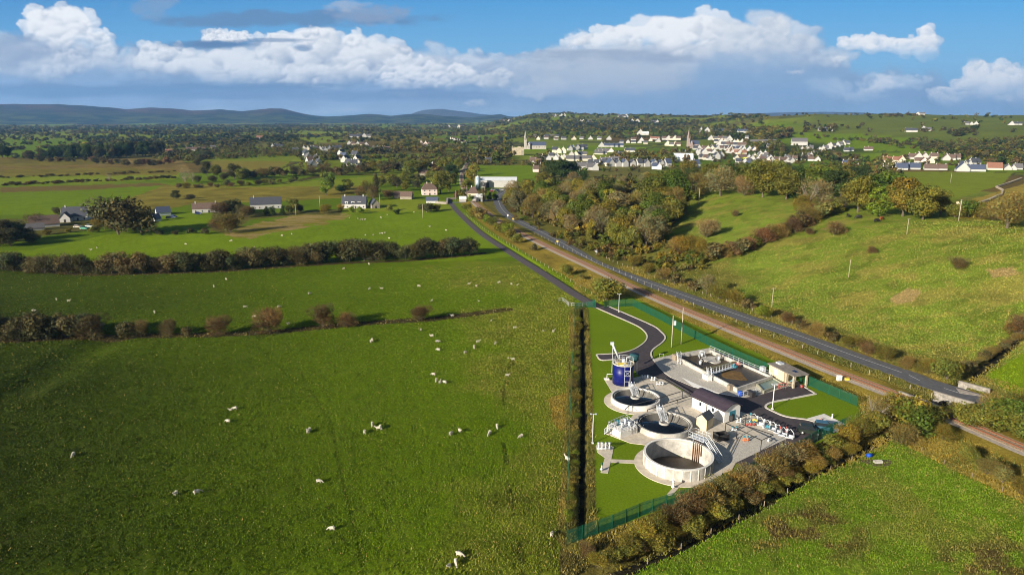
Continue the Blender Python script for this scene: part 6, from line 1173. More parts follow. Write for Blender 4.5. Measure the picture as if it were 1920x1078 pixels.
post_fence('wooden post fence along the right side of the bottom meadow', GL([(1690, 824), (1760, 866), (1850, 908), (1930, 945)]), 5, .9, m_wood)
post_fence('short wooden posts beside the stream at the bottom edge', GL([(1145, 1085), (1260, 1036), (1410, 960), (1530, 893), (1640, 842)]), 6.5, .8, m_wood)
# bottom meadow: blue drum and feeder
x, y = G(1630, 857); t = thing('blue_drum', 'small bright blue drum lying in the bottom right meadow', 'drum', (x, y, 0)); MB().tube([(x - .45, y, .35), (x + .45, y + .2, .35)], .36, 14).build('body', m_bplast, t); MB().tube([(x + .45, y + .2, .35), (x + .5, y + .22, .35)], .3, 14).build('lid', m_bplast, t)
x, y = G(1646, 868); t = thing('feed_trough', 'pale cattle trough in the muddy patch of the bottom right meadow', 'trough', (x, y, 0)); mb = MB(); mb.box((x, y, .02), (1.5, .6, .1), .1)
for a, b, s_ in ((-.72, 0, (.07, .6, .4)), (.72, 0, (.07, .6, .4)), (0, -.27, (1.37, .07, .4)), (0, .27, (1.37, .07, .4))): mb.box((x + a, y + b + a * .1, .12), s_, .1)
mb.build('body', m_conct, t)
MB().prism([(x + (2.4 + .6 * math.sin(3 * a)) * math.cos(a), y + (1.5 + .3 * math.cos(2 * a)) * math.sin(a)) for a in np.linspace(0, 6.28, 24)[:-1]], .05, .10).build('mud', mat('mud', (.09, .065, .04), .9)); tag(bpy.data.objects['mud'], kind='structure')
# cars
def car(px, py, rz, col, label, L=4.5, H=1.75):
    x, y = G(px, py, .05); t = thing('parked_car', label, 'car', (x, y, .06)); rnd_m = mat('car_paint_' + str(len(MATS)), col, .3, .3, spec=.6); W_ = .92
    M = Matrix.Translation((x, y, .06)) @ Matrix.Rotation(rz, 4, 'Z')
    def pr(prof, w0, w1):
        v = [tuple(M @ Vector((p, s_ * (w0 if q < .95 else w1), q))) for s_ in (-1, 1) for p, q in prof]; n = len(prof); return MB().add(v, [tuple(range(n)), tuple(range(n, 2 * n))[::-1]] + [((i + 1) % n, i, n + i, n + (i + 1) % n) for i in range(n)])
    pr([(-L / 2, .35), (-L / 2 + .1, .95), (-L / 2 + .25, 1.0), (L * .22, 1.02), (L / 2 - .15, .85), (L / 2, .6), (L / 2 - .05, .3)], W_, W_ - .04).build('body', rnd_m, t)
    pr([(-L / 2 + .2, .98), (-L / 2 + .5, H - .05), (L * .08, H - .06), (L * .26, 1.0)], W_ - .06, W_ - .2).build('windows', m_glass, t)
    pr([(-L / 2 + .45, H - .08), (-L / 2 + .55, H), (L * .05, H), (L * .1, H - .08)], W_ - .16, W_ - .2).build('roof', rnd_m, t)
    for a in (-L * .31, L * .31):
        for b in (-1, 1):
            c = M @ Vector((a, b * .84, .34)); e = M @ Vector((a, b * 1.0, .34)); w = MB().tube([c, e], .34, 16).build('wheel', m_dark, t); e2 = M @ Vector((a, b * 1.01, .34)); MB().tube([c, e2], .19, 10).build('rim', m_galv, w)
    for b in (-.65, .65): c = M @ Vector((L / 2 - .06, b, .62)); MB().box(c, (.12, .36, .16), rz).build('headlight', m_wht, t)
car(1547, 806, -.35, (.06, .16, .24), 'blue car parked at the end of the driveway beside the concrete slab'); car(1518, 812, -.3, (.03, .04, .03), 'dark estate car parked in the hedge shadow at the driveway end')
x, y = G(1540, 788); t = thing('traffic_cone', 'orange and white cone on the concrete slab above the blue car', 'traffic cone', (x, y, .11)); MB().tube([(x, y, .13), (x, y, .75)], [.2, .04], 12).build('cone', m_orange, t); MB().box((x, y, .11), (.45, .45, .04)).build('base', m_dark, t)
x, y = G(1560, 785); t = thing('marker_post', 'short white post on the lawn beside the concrete slab', 'post', (x, y, 0)); MB().tube([(x, y, 0), (x, y, 1.0)], .12, 8).build('post', m_wht, t); MB().cyl((x, y, 1.0), .16, .08, 8).build('cap', m_wht, t)
x, y = G(1503, 727); t = thing('red_drum', 'red drum at the corner of the driveway by the fence', 'drum', (x, y, .06)); MB().cyl((x, y, .06), .28, .6, 12).build('body', m_red, t); MB().cyl((x, y, .66), .24, .05, 12).build('lid', m_red, t)
# ------------------------------------------------------------------ houses
m_pink = mat('pale_pink_render', (.66, .54, .49), .8); m_crm = mat('pale_cream_render', (.60, .54, .42), .8); m_grey = mat('grey_render', (.50, .49, .47), .85); m_yell = mat('bright_yellow_render', (.75, .72, .05), .7)
m_tile = mat('brown_tile_roof', (.14, .095, .075), .85, 0, .3, 1.5); m_tred = mat('terracotta_roof', (.27, .13, .085), .85, 0, .3, 1.5); m_tgr = mat('grey_tile_roof', (.13, .125, .13), .8, 0, .3, 1.5); m_bluer = mat('blue_grey_roof', (.06, .075, .12), .7); m_stn = mat('town_stone', (.34, .30, .24), .95, 0, .35, .6); m_sht = mat('sheet_metal', (.62, .64, .66), .6, 0, .15, .5)
m_twht = mat('town_white_render', (.46, .45, .425), .85, 0, .15, .3)
WALLS = dict(w=(m_twht, 'white'), p=(m_pink, 'pink'), c=(m_crm, 'cream'), g=(m_grey, 'grey'), s=(m_stn, 'stone'), y=(m_yell, 'yellow'), t=(m_sht, 'metal'))
ROOFS = dict(d=(m_slate, 'slate'), b=(m_tile, 'brown'), r=(m_tred, 'terracotta'), g=(m_tgr, 'grey'), u=(m_bluer, 'blue-grey'), l=(m_sht, 'pale'))
def house(px, py, wpx, hpx, ang=0, wall='w', roof='d', label=None, group=None, depth=7.0, end=False, chim=1, win=0, hip=0, rr=.55, name='house', cat='house', storeys=None, door=True):
    """front wall centred on (px, py) at its foot; wpx wide, hpx high to the eaves; ang turns it"""
    p = P([px], [py])[0]; dep = plen(p[0], p[1]) - p[2] * math.sin(PITCH); wm, hm = wpx * dep / F, max(hpx * dep / F * (.82 if group else 1), 1.5); a = math.radians(ang) - math.atan2(p[0], p[1]) * .6
    x0, y0 = p[0] - math.cos(a) * wm / 2, p[1] - math.sin(a) * wm / 2; x1, y1 = p[0] + math.cos(a) * wm / 2, p[1] + math.sin(a) * wm / 2; z = p[2] - .4
    t = thing(name, label, cat, (p[0], p[1], z), 0, group); t['look'] = WALLS[wall][1]; D = depth
    gable_house(t, (x0, y0), (x1, y1), D, hm + .4, (D if not end else wm) * rr, WALLS[wall][0], ROOFS[roof][0], .3, not end, chim, win, door, storeys or (2 if hm > 4.2 else 1), z, hip=hip); return t
# named farmhouses, near ones with windows
house(795, 0, 1, 1) if False else None
house(806, 366, 28, 11, 8, 'p', 'b', 'square two-storey pale pink farmhouse with two chimneys near the crossing', depth=8, chim=2, win=3, hip=3, storeys=2)
house(663, 391, 45, 9, -6, 'g', 'd', 'long grey house with three white dormers at the edge of the sheep field', depth=8, chim=2, win=6, storeys=1, rr=.6); HD = bpy.context.scene.objects
t = house(705, 391, 16, 8, 20, 's', 'd', 'small stone outbuilding with a slate roof right of the dormer house', depth=8, end=True, chim=0, win=1)
house(761, 374, 22, 6, -10, 's', 'b', 'low stone barn with a brown roof left of the pink farmhouse', depth=6, end=False, chim=0)
house(745, 372, 12, 6, 12, 's', 'b', 'small stone shed behind the low barn', depth=5, chim=0)
house(499, 392, 55, 9, 5, 'w', 'd', 'long white bungalow with a dark roof left of the dormer house', depth=8, chim=1, win=5)
house(386, 399, 46, 8, 3, 'w', 'b', 'white cottage with a brown roof above the green paddock', depth=6, chim=2, win=4)
house(140, 414, 44, 9, -4, 'w', 'd', 'white farmhouse with a wide grey roof on the far left', depth=10, chim=1, win=4, rr=.5)
house(122, 417, 18, 8, -4, 'w', 'd', 'white bay wing on the front of the far left farmhouse', depth=5, end=True, chim=0, win=1, name='house_wing')
house(85, 426, 46, 6, 14, 'g', 'b', 'long grey farm shed left of the far left farmhouse', depth=8, chim=0, name='farm_shed', cat='shed', door=False)
house(66, 432, 30, 4, 14, 'g', 'g', 'low green-grey lean-to in front of the long grey farm shed', depth=4, chim=0, name='farm_shed', cat='shed', door=False)
house(308, 404, 24, 6, 20, 't', 'u', 'blue-roofed shed among parked machines left of the white cottage', depth=6, chim=0, name='farm_shed', cat='shed')
house(297, 415, 12, 5, 40, 't', 'u', 'pale blue lean-to shed just right of the large round tree', depth=5, chim=0, name='farm_shed', cat='shed')
house(887, 371, 20, 9, 0, 'c', 'b', 'cream bungalow with a hipped brown roof at the level crossing', depth=8, chim=1, win=3, hip=3)
house(899, 379, 11, 9, 6, 'w', 'l', 'small white signal cabin right of the railway at the crossing', depth=4, chim=0, win=1, name='signal_cabin', cat='cabin')
house(868, 379, 12, 6, 6, 'w', 'l', 'low white crossing hut left of the railway', depth=3, chim=0, name='crossing_hut', cat='hut'); house(889, 378, 9, 6, 0, 'w', 'g', 'low white hut between the signal cabin and the bungalow', depth=3, chim=0, name='crossing_hut', cat='hut')
house(810, 381, 22, 5, -4, 'g', 'u', 'low shed with a blue-grey roof below the pink farmhouse', depth=4, chim=0, name='farm_shed', cat='shed')
t = house(931, 352, 75, 13, -2, 'w', 'l', 'long white metal warehouse beside the main road junction', depth=16, chim=0, rr=.16, name='warehouse', cat='warehouse', win=0, door=False)
p = P([912], [352])[0]; MB().box((p[0], p[1] - .5, p[2] - .1), (5, .3, 4.6), 0).build('door', m_dark, t)
x, y = P([896], [354])[0][:2]; s = thing('silo', 'tall blue-grey cylindrical silo at the left end of the warehouse', 'silo', (x, y, 0)); MB().cyl((x, y, 0), 2.1, 10, 24).build('shell', mat('silo_steel', (.36, .46, .52), .4, .3), s); MB().tube([(x, y, 10), (x, y, 11.2)], [2.2, .3], 24).build('roof', m_sht, s); MB().tube([(x - 2.4, y, 0), (x - 2.4, y, 9)], .15, 6).build('ladder', m_galv, s)
for i, (px, py, c) in enumerate([(925, 357, (.5, .5, .52)), (933, 358, (.03, .07, .2)), (941, 357, (.55, .55, .55)), (922, 360, (.3, .05, .04)), (950, 357, (.2, .3, .4)), (936, 361, (.04, .04, .05))]): 
    q = P([px], [py])[0]; a_, b_ = toPx(q[0], q[1], 0); car(a_, b_, rnd.uniform(-.6, .6), c, ['pale grey car, leftmost in the upper row of the warehouse yard', 'dark blue van-like car in the middle of the warehouse yard', 'pale car right of the blue one in the warehouse yard', 'dark red car, leftmost in the lower row of the warehouse yard', 'light blue car, rightmost in the warehouse yard', 'black car nearest the road in the warehouse yard'][i], 4.4, 1.6)
for i, (px, py, c) in enumerate([(372, 402, (.02, .05, .3)), (318, 410, (.05, .05, .08)), (326, 408, (.03, .06, .2)), (168, 426, (.5, .5, .45)), (158, 430, (.05, .3, .2)), (146, 427, (.6, .5, .4))]):
    a_, b_ = px, py; car(a_, b_, rnd.uniform(-.6, .6), c, ['blue car in front of the white cottage above the paddock', 'dark car beside the blue-roofed shed', 'dark blue car right of the blue-roofed shed', 'pale car, rightmost in the yard of the far left farmhouse', 'green car in the yard of the far left farmhouse', 'cream car, leftmost in the yard of the far left farmhouse'][i], 4.4, 1.6)
# dry stone walls of the lane yard and pale walls on the right hill road
def wallp3(label, pts, h, m, th=.4): L = [tuple(q) for q in P([a for a, b in pts], [b for a, b in pts])]; t = thing('field_wall', label, 'wall', L[0]); mb = MB(); [mb.tube([(a[0], a[1], a[2] + h / 2 + .05), (b[0], b[1], b[2] + h / 2 + .05)], h * .7, 4) for a, b in zip(L[:-1], L[1:])]; mb.build('wall', m, t); mb = MB(); [mb.tube([(a[0], a[1], a[2] + h), (b[0], b[1], b[2] + h)], .15, 4) for a, b in zip(L[:-1], L[1:])]; mb.build('coping', m_kerb, t)
m_ws = mat('sandstone_wall', (.55, .44, .30), .9, 0, .3, 1)
wallp3('pale sandstone wall curving along the hill road on the right', [(1793, 384), (1826, 387), (1850, 378), (1878, 366), (1880, 358), (1868, 352), (1890, 345), (1915, 336)], 1.4, m_ws)
wallp3('low stone wall of the lane yard below the pink farmhouse', [(817, 382), (838, 383), (839, 375), (855, 374)], 1.4, m_stn)
# ---- the town: rows of houses, (x0,y0,x1,y1,n,width px,height px,walls,roofs,angle,depth,end-on)
H_IT = []
def row(x0, y0, x1, y1, n, w, h, walls, roofs, ang=0, depth=7, end=False, grp='town', jit=1.0, chim=1, win=0):
    for i in range(n):
        k = (i + .5) / n; px = x0 + (x1 - x0) * k + rnd.uniform(-jit, jit) * 1.2; py = y0 + (y1 - y0) * k + rnd.uniform(-jit, jit) * .5
        o = house(px, py, w * rnd.uniform(.85, 1.15), h * rnd.uniform(.9, 1.1), ang + rnd.uniform(-6, 6) * jit, rnd.choice(walls), rnd.choice(roofs), None, GRP[grp][0], depth, end if (n == 1 or w > 18 or rnd.random() < .62) else not end, chim, win); H_IT.append((o, px, grp))
GRP = {'estate': ('houses of the white estate left of the railway', '{w} house, {n} from the left in the estate left of the railway'),
       'beyond': ('houses behind the white estate', '{w} house, {n} from the left among those behind the left estate'),
       'front': ('front rows of town houses behind the wood', '{w} house, {n} from the left in the town rows just behind the wood'),
       'mid': ('town houses around the church spires', '{w} house, {n} from the left among the middle town rows'),
       'centre': ('houses of the town centre right of the spire', '{w} house, {n} from the left in the town centre right of the spire'),
       'upper': ('houses on the far edge of the town', '{w} house, {n} from the left along the far edge of town'),
       'right': ('housing rows at the right edge of the town', '{w} house, {n} from the left in the right-hand housing rows'),
       'hill': ('farmhouses on the right-hand hillside', '{w} farmhouse, {n} from the left on the far right hillside'),
       'leftfar': ('farmhouses scattered over the left plain', '{w} farmhouse, {n} from the left scattered over the left plain'),
       'farplain': ('distant houses beyond the town', '{w} house, {n} from the left among the far-off homes beyond town')}
# white estate
row(590, 317, 574, 288, 4, 12, 5.5, 'w', 'dgb', 28, 11, True, 'estate', .6); row(602, 312, 594, 296, 2, 9, 6, 'g', 'd', 28, 10, True, 'estate', .6); row(652, 315, 634, 288, 4, 12, 6, 'w', 'du', -30, 11, True, 'estate', .6); row(668, 306, 660, 292, 2, 12, 6, 'w', 'd', -30, 10, True, 'estate', .6); row(660, 316, 676, 312, 2, 12, 9, 'cw', 'd', 0, 8, False, 'estate')
row(565, 282, 612, 284, 6, 8, 5, 'wgc', 'dg', 0, 8, False, 'estate'); row(606, 286, 640, 280, 4, 9, 5, 'w', 'd', 10, 8, False, 'estate'); row(548, 285, 562, 284, 2, 9, 4, 'wg', 'd', 0, 7, False, 'estate'); row(508, 278, 530, 278, 3, 8, 4, 'w', 'd', 0, 8, False, 'estate')
row(650, 272, 690, 275, 5, 8, 4, 'wc', 'bg', 0, 8, False, 'estate'); row(700, 284, 730, 284, 4, 10, 6, 'wp', 'gb', 0, 8, False, 'estate')
row(655, 258, 695, 258, 5, 9, 3.5, 'w', 'gd', 0, 9, False, 'beyond'); row(786, 273, 812, 276, 3, 12, 4, 'wp', 'b', 0, 8, False, 'beyond'); row(846, 262, 876, 270, 7, 5, 3.5, 'w', 'br', 35, 7, False, 'beyond', .3); row(826, 240, 866, 240, 4, 7, 2.5, 'wc', 'g', 0, 8, False, 'beyond')
# front rows
row(1070, 318, 1122, 320, 5, 12, 8, 'w', 'g', 4, 8, False, 'front', .5); row(1140, 313, 1262, 313, 9, 11, 9, 'w', 'du', 25, 10, True, 'front', .5); row(1290, 317, 1312, 315, 2, 10, 10, 'w', 'du', 20, 9, True, 'front'); row(1225, 318, 1240, 318, 2, 9, 8, 'tw', 'u', 0, 7, True, 'front')
row(1064, 302, 1118, 302, 5, 13, 5, 'c', 'g', 0, 8, False, 'front', .5); row(1126, 306, 1160, 304, 4, 10, 5, 'cw', 'g', 0, 8, False, 'front', .5); row(1190, 299, 1205, 299, 1, 14, 5, 'c', 'd', 10, 8, False, 'front', .5); row(994, 305, 1014, 309, 2, 13, 5, 'w', 'gb', 0, 8, False, 'front'); house(1005, 323, 10, 6, 5, 'p', 'b', 'pink-walled cottage at the edge of the dark evergreens', depth=7)
row(920, 308, 912, 304, 1, 12, 5, 'c', 'd', 0, 8, False, 'front'); row(1150, 297, 1168, 298, 2, 10, 4, 'w', 'g', 0, 8, False, 'front')
# middle rows
row(1036, 287, 1060, 288, 3, 10, 7, 'cwg', 'd', 0, 9, False, 'mid', .6); row(1066, 283, 1100, 280, 5, 9, 6, 'w', 'du', 14, 9, True, 'mid', .8); row(1068, 292, 1100, 292, 4, 10, 3.5, 'wc', 'dg', 0, 8, False, 'mid', .5); row(1124, 276, 1168, 276, 5, 10, 3.5, 'w', 'u', 0, 9, False, 'mid', .3); row(1120, 285, 1150, 286, 4, 9, 3, 'wp', 'g', 0, 8, False, 'mid', .4); row(1116, 290, 1136, 290, 3, 9, 3, 'c', 'g', 0, 8, False, 'mid', .4); row(1150, 292, 1168, 292, 2, 10, 3, 'g', 'd', 0, 8, False, 'mid')
row(1160, 268, 1216, 270, 5, 8, 3, 'wc', 'dg', 0, 8, False, 'mid'); row(1196, 253, 1216, 254, 2, 12, 3.5, 'w', 'l', 0, 10, False, 'mid', .4); row(1220, 262, 1236, 262, 2, 9, 3, 'w', 'r', 0, 8, False, 'mid')
row(1244, 263, 1276, 263, 5, 9, 4.5, 'wc', 'bg', 0, 8, True, 'mid', 1); row(1250, 274, 1274, 274, 4, 9, 4.5, 'wc', 'bg', 0, 8, True, 'mid', 1); row(1000, 258, 1050, 258, 5, 8, 3, 'wg', 'dg', 0, 9, False, 'mid')
# town centre
row(1268, 296, 1290, 293, 2, 14, 4.5, 'w', 'd', 0, 9, True, 'centre', .5); row(1262, 303, 1300, 304, 1, 38, 8, 't', 'l', 0, 12, False, 'centre', .2, 0); row(1300, 292, 1328, 291, 2, 14, 6, 'w', 'u', 0, 10, False, 'centre', .3)
row(1342, 299, 1356, 298, 2, 11, 9, 'w', 'd', 18, 10, True, 'centre', .5); row(1300, 281, 1340, 281, 5, 9, 4, 'wcp', 'bd', 0, 8, False, 'centre'); row(1335, 280, 1400, 284, 8, 10, 4.5, 'wwc', 'db', 4, 9, False, 'centre'); row(1345, 274, 1400, 276, 7, 10, 4.5, 'wwt', 'db', -4, 9, False, 'centre'); row(1330, 262, 1372, 264, 5, 10, 4, 'cwp', 'bg', 0, 9, False, 'centre')
row(1378, 300, 1400, 298, 3, 9, 5, 'wcy', 'db', 8, 8, True, 'centre'); row(1362, 288, 1400, 290, 5, 9, 4, 'wp', 'dbr', 0, 8, False, 'centre'); row(1380, 308, 1430, 310, 5, 11, 6, 'w', 'dg', 0, 8, False, 'centre'); row(1425, 305, 1490, 306, 7, 10, 6, 'wwp', 'gdb', 10, 8, True, 'centre'); row(1405, 300, 1450, 299, 4, 11, 4, 'wg', 'ug', 0, 8, False, 'centre'); row(1500, 297, 1535, 292, 4, 9, 4, 'w', 'dg', 0, 8, False, 'centre')
row(1430, 277, 1455, 278, 3, 9, 4, 'wgu' if False else 'wg', 'd', 0, 8, False, 'centre'); house(1400, 264, 6, 7, 0, 'w', 'g', 'tall narrow white tower block in the town centre', depth=6, chim=0); house(1499, 273, 28, 7, 0, 'w', 'g', 'long white school hall with a dark green-grey roof above the town', depth=12, chim=0); row(1410, 271, 1455, 271, 2, 24, 3, 'c', 'g', 0, 12, False, 'centre', .3, 0)
row(1535, 287, 1560, 276, 5, 11, 5, 'w', 'gb', 0, 8, False, 'centre'); row(1560, 277, 1590, 271, 5, 10, 4, 'wc', 'gd', 0, 8, False, 'centre'); row(1500, 281, 1525, 281, 3, 7, 4, 'w', 'g', 0, 8, True, 'centre'); row(1620, 283, 1636, 282, 2, 8, 3, 'p', 'b', 0, 7, False, 'centre'); row(1580, 312, 1610, 308, 3, 10, 5, 'wp', 'ug', 0, 8, False, 'centre')
row(1308, 248, 1408, 249, 8, 11, 3.6, 'w', 'du', 0, 9, False, 'upper', .6); row(1536, 246, 1560, 247, 4, 9, 3.5, 'w', 'd', 0, 9, False, 'upper')
row(1306, 287, 1345, 288, 4, 9, 4, 'wgc', 'db', 5, 8, False, 'centre'); row(1340, 268, 1396, 269, 7, 8, 4, 'wcg', 'dbg', 0, 8, True, 'centre'); row(1360, 282, 1420, 283, 6, 9, 4, 'wgp', 'dbu', 8, 9, True, 'centre'); row(1395, 313, 1470, 314, 6, 9, 5, 'wgc', 'dbu', -8, 8, False, 'centre'); row(1420, 291, 1440, 290, 2, 9, 4, 'g', 'd', 0, 8, False, 'centre')
row(1100, 309, 1150, 308, 4, 10, 4, 'cg', 'dg', 0, 8, False, 'front'); row(1170, 285, 1190, 286, 2, 9, 4, 'wc', 'd', 0, 8, False, 'mid'); row(1028, 296, 1062, 296, 3, 10, 4, 'wg', 'du', 0, 8, False, 'mid')
row(1000, 262, 1150, 262, 9, 8, 3, 'wgc', 'dgb', 0, 8, False, 'mid', 2); row(1010, 300, 1060, 300, 4, 10, 5, 'wcg', 'dg', 0, 8, False, 'front', 1); row(1180, 262, 1240, 268, 4, 8, 3, 'wgc', 'dgb', 0, 8, False, 'mid', 2); row(1400, 296, 1440, 294, 4, 8, 4, 'wcg', 'dgb', 0, 8, False, 'centre', 1.5); row(1310, 298, 1345, 303, 4, 9, 5, 'gcw', 'dgb', 10, 8, False, 'centre', 1); row(1470, 300, 1540, 302, 5, 9, 4, 'wg', 'dgb', 0, 8, False, 'centre', 1.5)
# right-hand rows
row(1655, 306, 1696, 306, 4, 13, 7, 'cc', 'r', 10, 8, True, 'right'); row(1705, 299, 1740, 299, 3, 13, 5.5, 'w', 'b', 0, 9, False, 'right', .3, 2); row(1746, 298, 1758, 298, 1, 15, 5, 'c', 'b', 0, 9, False, 'right', .3, 2); row(1770, 302, 1800, 300, 3, 12, 6, 'w', 'b', 0, 9, False, 'right', .4, 2); row(1716, 306, 1750, 307, 3, 12, 5, 'cp', 'b', 0, 8, False, 'right'); row(1806, 313, 1840, 309, 4, 9, 6, 'gw', 'd', 22, 10, True, 'right', .4)
row(1650, 318, 1690, 318, 4, 11, 4, 'w', 'gb', 0, 8, False, 'right'); row(1680, 319, 1725, 318, 2, 22, 5, 'w', 'u', 0, 10, False, 'right', .3); row(1736, 319, 1775, 319, 2, 22, 4, 'gw', 'b', 0, 9, False, 'right', .3, 2); house(1806, 322, 22, 5, 0, 'w', 'u', 'white house with a broad gable facing the right field', depth=10, end=True); house(1832, 322, 28, 4.5, 0, 'w', 'u', 'long low white bungalow right of the broad gabled house', depth=9); house(1866, 319, 24, 4, 0, 'c', 'r', 'low house with a bright terracotta roof at the right', depth=11, chim=0); row(1885, 320, 1915, 318, 3, 12, 4, 'w', 'g', 0, 9, False, 'right')
row(1583, 284, 1600, 284, 2, 9, 3, 'w', 'd', 0, 8, False, 'right')
row(1698, 248, 1718, 248, 2, 11, 4, 'w', 'd', 0, 9, False, 'hill', .4); row(1728, 246, 1745, 246, 2, 10, 3.5, 'w', 'g', 0, 9, True, 'hill'); row(1808, 234, 1835, 235, 3, 8, 2.5, 'w', 'g', 0, 8, False, 'hill'); row(1893, 235, 1915, 234, 3, 9, 2.5, 'w', 'd', 0, 8, False, 'hill'); row(1716, 216, 1736, 216, 2, 7, 2, 'w', 'g', 0, 9, False, 'hill')
row(300, 287, 320, 287, 2, 11, 3, 'w', 'r', 0, 8, False, 'leftfar'); row(352, 284, 384, 284, 3, 13, 4, 'w', 'b', 0, 8, False, 'leftfar'); row(262, 250, 272, 250, 1, 10, 3, 'w', 'd', 0, 9, False, 'leftfar'); row(98, 247, 104, 247, 1, 8, 3, 'w', 'g', 0, 9, False, 'leftfar'); row(420, 260, 450, 261, 3, 8, 2.5, 'wc', 'bg', 0, 9, False, 'leftfar'); row(482, 260, 495, 260, 1, 12, 3, 'p', 'r', 0, 9, False, 'leftfar'); row(304, 263, 312, 263, 1, 7, 2, 'w', 'b', 0, 8, False, 'leftfar'); row(395, 279, 402, 279, 1, 9, 3, 'w', 'g', 0, 8, False, 'leftfar')
row(370, 229, 420, 229, 10, 6, 1.6, 'w', 'gd', 0, 12, False, 'leftfar'); row(448, 229, 475, 229, 5, 6, 1.5, 'w', 'g', 0, 12, False, 'leftfar')
row(935, 227, 965, 229, 4, 6, 1.6, 'w', 'g', 0, 12, False, 'farplain'); row(1035, 219, 1060, 218, 5, 6, 1.6, 'w', 'g', 0, 12, False, 'farplain'); row(1085, 229, 1110, 229, 4, 6, 1.6, 'w', 'g', 0, 12, False, 'farplain'); row(1160, 219, 1176, 220, 4, 7, 1.8, 'w', 'g', 0, 12, False, 'farplain'); row(1220, 230, 1236, 230, 3, 6, 1.6, 'wp', 'g', 0, 12, False, 'farplain'); row(855, 240, 870, 239, 2, 6, 2, 'w', 'g', 0, 12, False, 'farplain'); row(776, 247, 785, 247, 1, 8, 2, 'w', 'b', 0, 10, False, 'farplain'); row(1180, 229, 1200, 229, 2, 8, 1.5, 'w', 'l', 0, 12, False, 'farplain')
# the 285 houses that show largest stay single; the rest are one distant mass
sz = lambda o: sum(c.dimensions.x * c.dimensions.z for c in o.children if c.name.startswith('wall')) / max(o.location.y, 1) ** 2
bpy.context.view_layer.update(); H_IT.sort(key=lambda q: -sz(q[0])); rest = H_IT[262:]; H_IT = H_IT[:262]; ms = {}; VV, FF, MI = [], [], []
def gather(o, off):
    for c in list(o.children):
        b = off + c.location; k0 = len(VV); VV.extend([tuple(v.co + b) for v in c.data.vertices]); mm_ = c.data.materials[0]; mi = ms.setdefault(mm_, len(ms))
        for p_ in c.data.polygons: FF.append([v + k0 for v in p_.vertices]); MI.append(mi)
        gather(c, b); bpy.data.objects.remove(c)
for o, px, g_ in rest: gather(o, o.location.copy()); bpy.data.objects.remove(o)
me = bpy.data.meshes.new('distant_houses'); me.from_pydata(VV, [], FF); [me.materials.append(q) for q in ms]; me.polygons.foreach_set('material_index', MI); tag(link('distant_houses', me), 'tiny far-off houses scattered beyond the town and across the plain', 'houses', kind='stuff')
for gk in GRP: number([(o, px) for o, px, g_ in H_IT if g_ == gk], GRP[gk][1])
# dormers on the grey house
dh = [o for o in C.objects if o.get('label', '').startswith('long grey house')][0]
for px in (650, 662, 674):
    p = P([px], [391])[0]; mb = MB(); mb.box((p[0], p[1] + 1.4, p[2] + 3.2), (1.9, 2.2, 1.2)); mb.prism([(p[0] - 1.2, p[1] + .2), (p[0] + 1.2, p[1] + .2), (p[0] + 1.2, p[1] + 3.2), (p[0] - 1.2, p[1] + 3.2)], p[2] + 4.4, p[2] + 4.55); dm = mb.build('dormer', m_wht, dh); MB().box((p[0], p[1] + .25, p[2] + 3.35), (1.2, .06, .9)).build('pane', m_glass, dm)
# ---- churches and the ruined abbey block
def church(px, py, hpx, npx, label, ms, side=1, roofm=m_bluer, topx=0):
    p = P([px], [py])[0]; s = (plen(p[0], p[1])) / F; H = hpx * s; t = thing('church', label, 'church', tuple(p)); w = H * .14; x, y, z = p
    MB().box((x, y, z - 1), (w, w, H * .5 + 1)).build('tower', ms, t); mb = MB(); mb.tube([(x, y, z + H * .5), (x, y, z + H)], [w * .62, .05], 8); [mb.tube([(x + a, y + b, z + H * .5), (x + a, y + b, z + H * .62)], [w * .12, .02], 4) for a in (-w / 2.2, w / 2.2) for b in (-w / 2.2, w / 2.2)]; mb.build('spire', ms, t)
    L = npx * s; nh = H * .22; x0 = x + side * w * .6; gable_house(t, (min(x0, x0 + side * L), y - w), (max(x0, x0 + side * L), y - w), w * 2.6, nh, w * 1.35, ms, roofm, .3, True, 0, 0, False, 1, z - .5)
    for k in range(7): MB().box((x0 + side * L * (k + .5) / 7, y - w - .06, z + nh * .35), (w * .12, .12, nh * .4)).build('window', m_glass, t)
    a = x0 + side * L * .12; MB().box((a, y - w * 1.3, z - .5), (w * .7, w * .7, nh + w * .5)).build('porch', ms, t); MB().tube([(a, y - w * 1.3, z - .5 + nh + w * .5), (a, y - w * 1.3, z + nh + w * 1.3)], [w * .5, .03], 4).build('turret', ms, t); return t
church(985, 280, 34, 36, 'tall grey stone church spire with a long blue-grey nave, left of the town', mat('grey_church_stone', (.46, .42, .38), .9, 0, .3, .3), 1)
church(1290, 278, 36, 16, 'pinkish stone church with a slim pointed spire in the middle of town', mat('pinkish_stone', (.36, .28, .25), .9, 0, .3, .3), 1)
p = P([971], [291])[0]; s = plen(p[0], p[1]) / F; t = thing('ruined_abbey', 'roofless pale stone block with ragged top left of the first spire', 'ruin', tuple(p)); mb = MB(); rr_ = random.Random(4)
for k in range(12): mb.box((p[0] + (k - 5.5) * 23 * s / 12, p[1], p[2] - 1), (23 * s / 12, 14 * s, (15 + rr_.uniform(-1.3, 1.3)) * s + 1))
mb.build('wall', mat('abbey_stone', (.47, .40, .29), .95, 0, .35, .35), t); mb = MB(); mb.box((p[0] + 9 * s, p[1] - 7.3 * s, p[2] - 1), (5 * s, 3 * s, 10 * s)); mb.box((p[0] - 10 * s, p[1] - 7.2 * s, p[2] + 14 * s), (1.6 * s, 2 * s, 3 * s)); mb.build('buttress', m_stn, t)
house(935, 287, 8, 5, 0, 's', 'd', 'small stone tower house left of the ruined abbey', depth=7, chim=0)
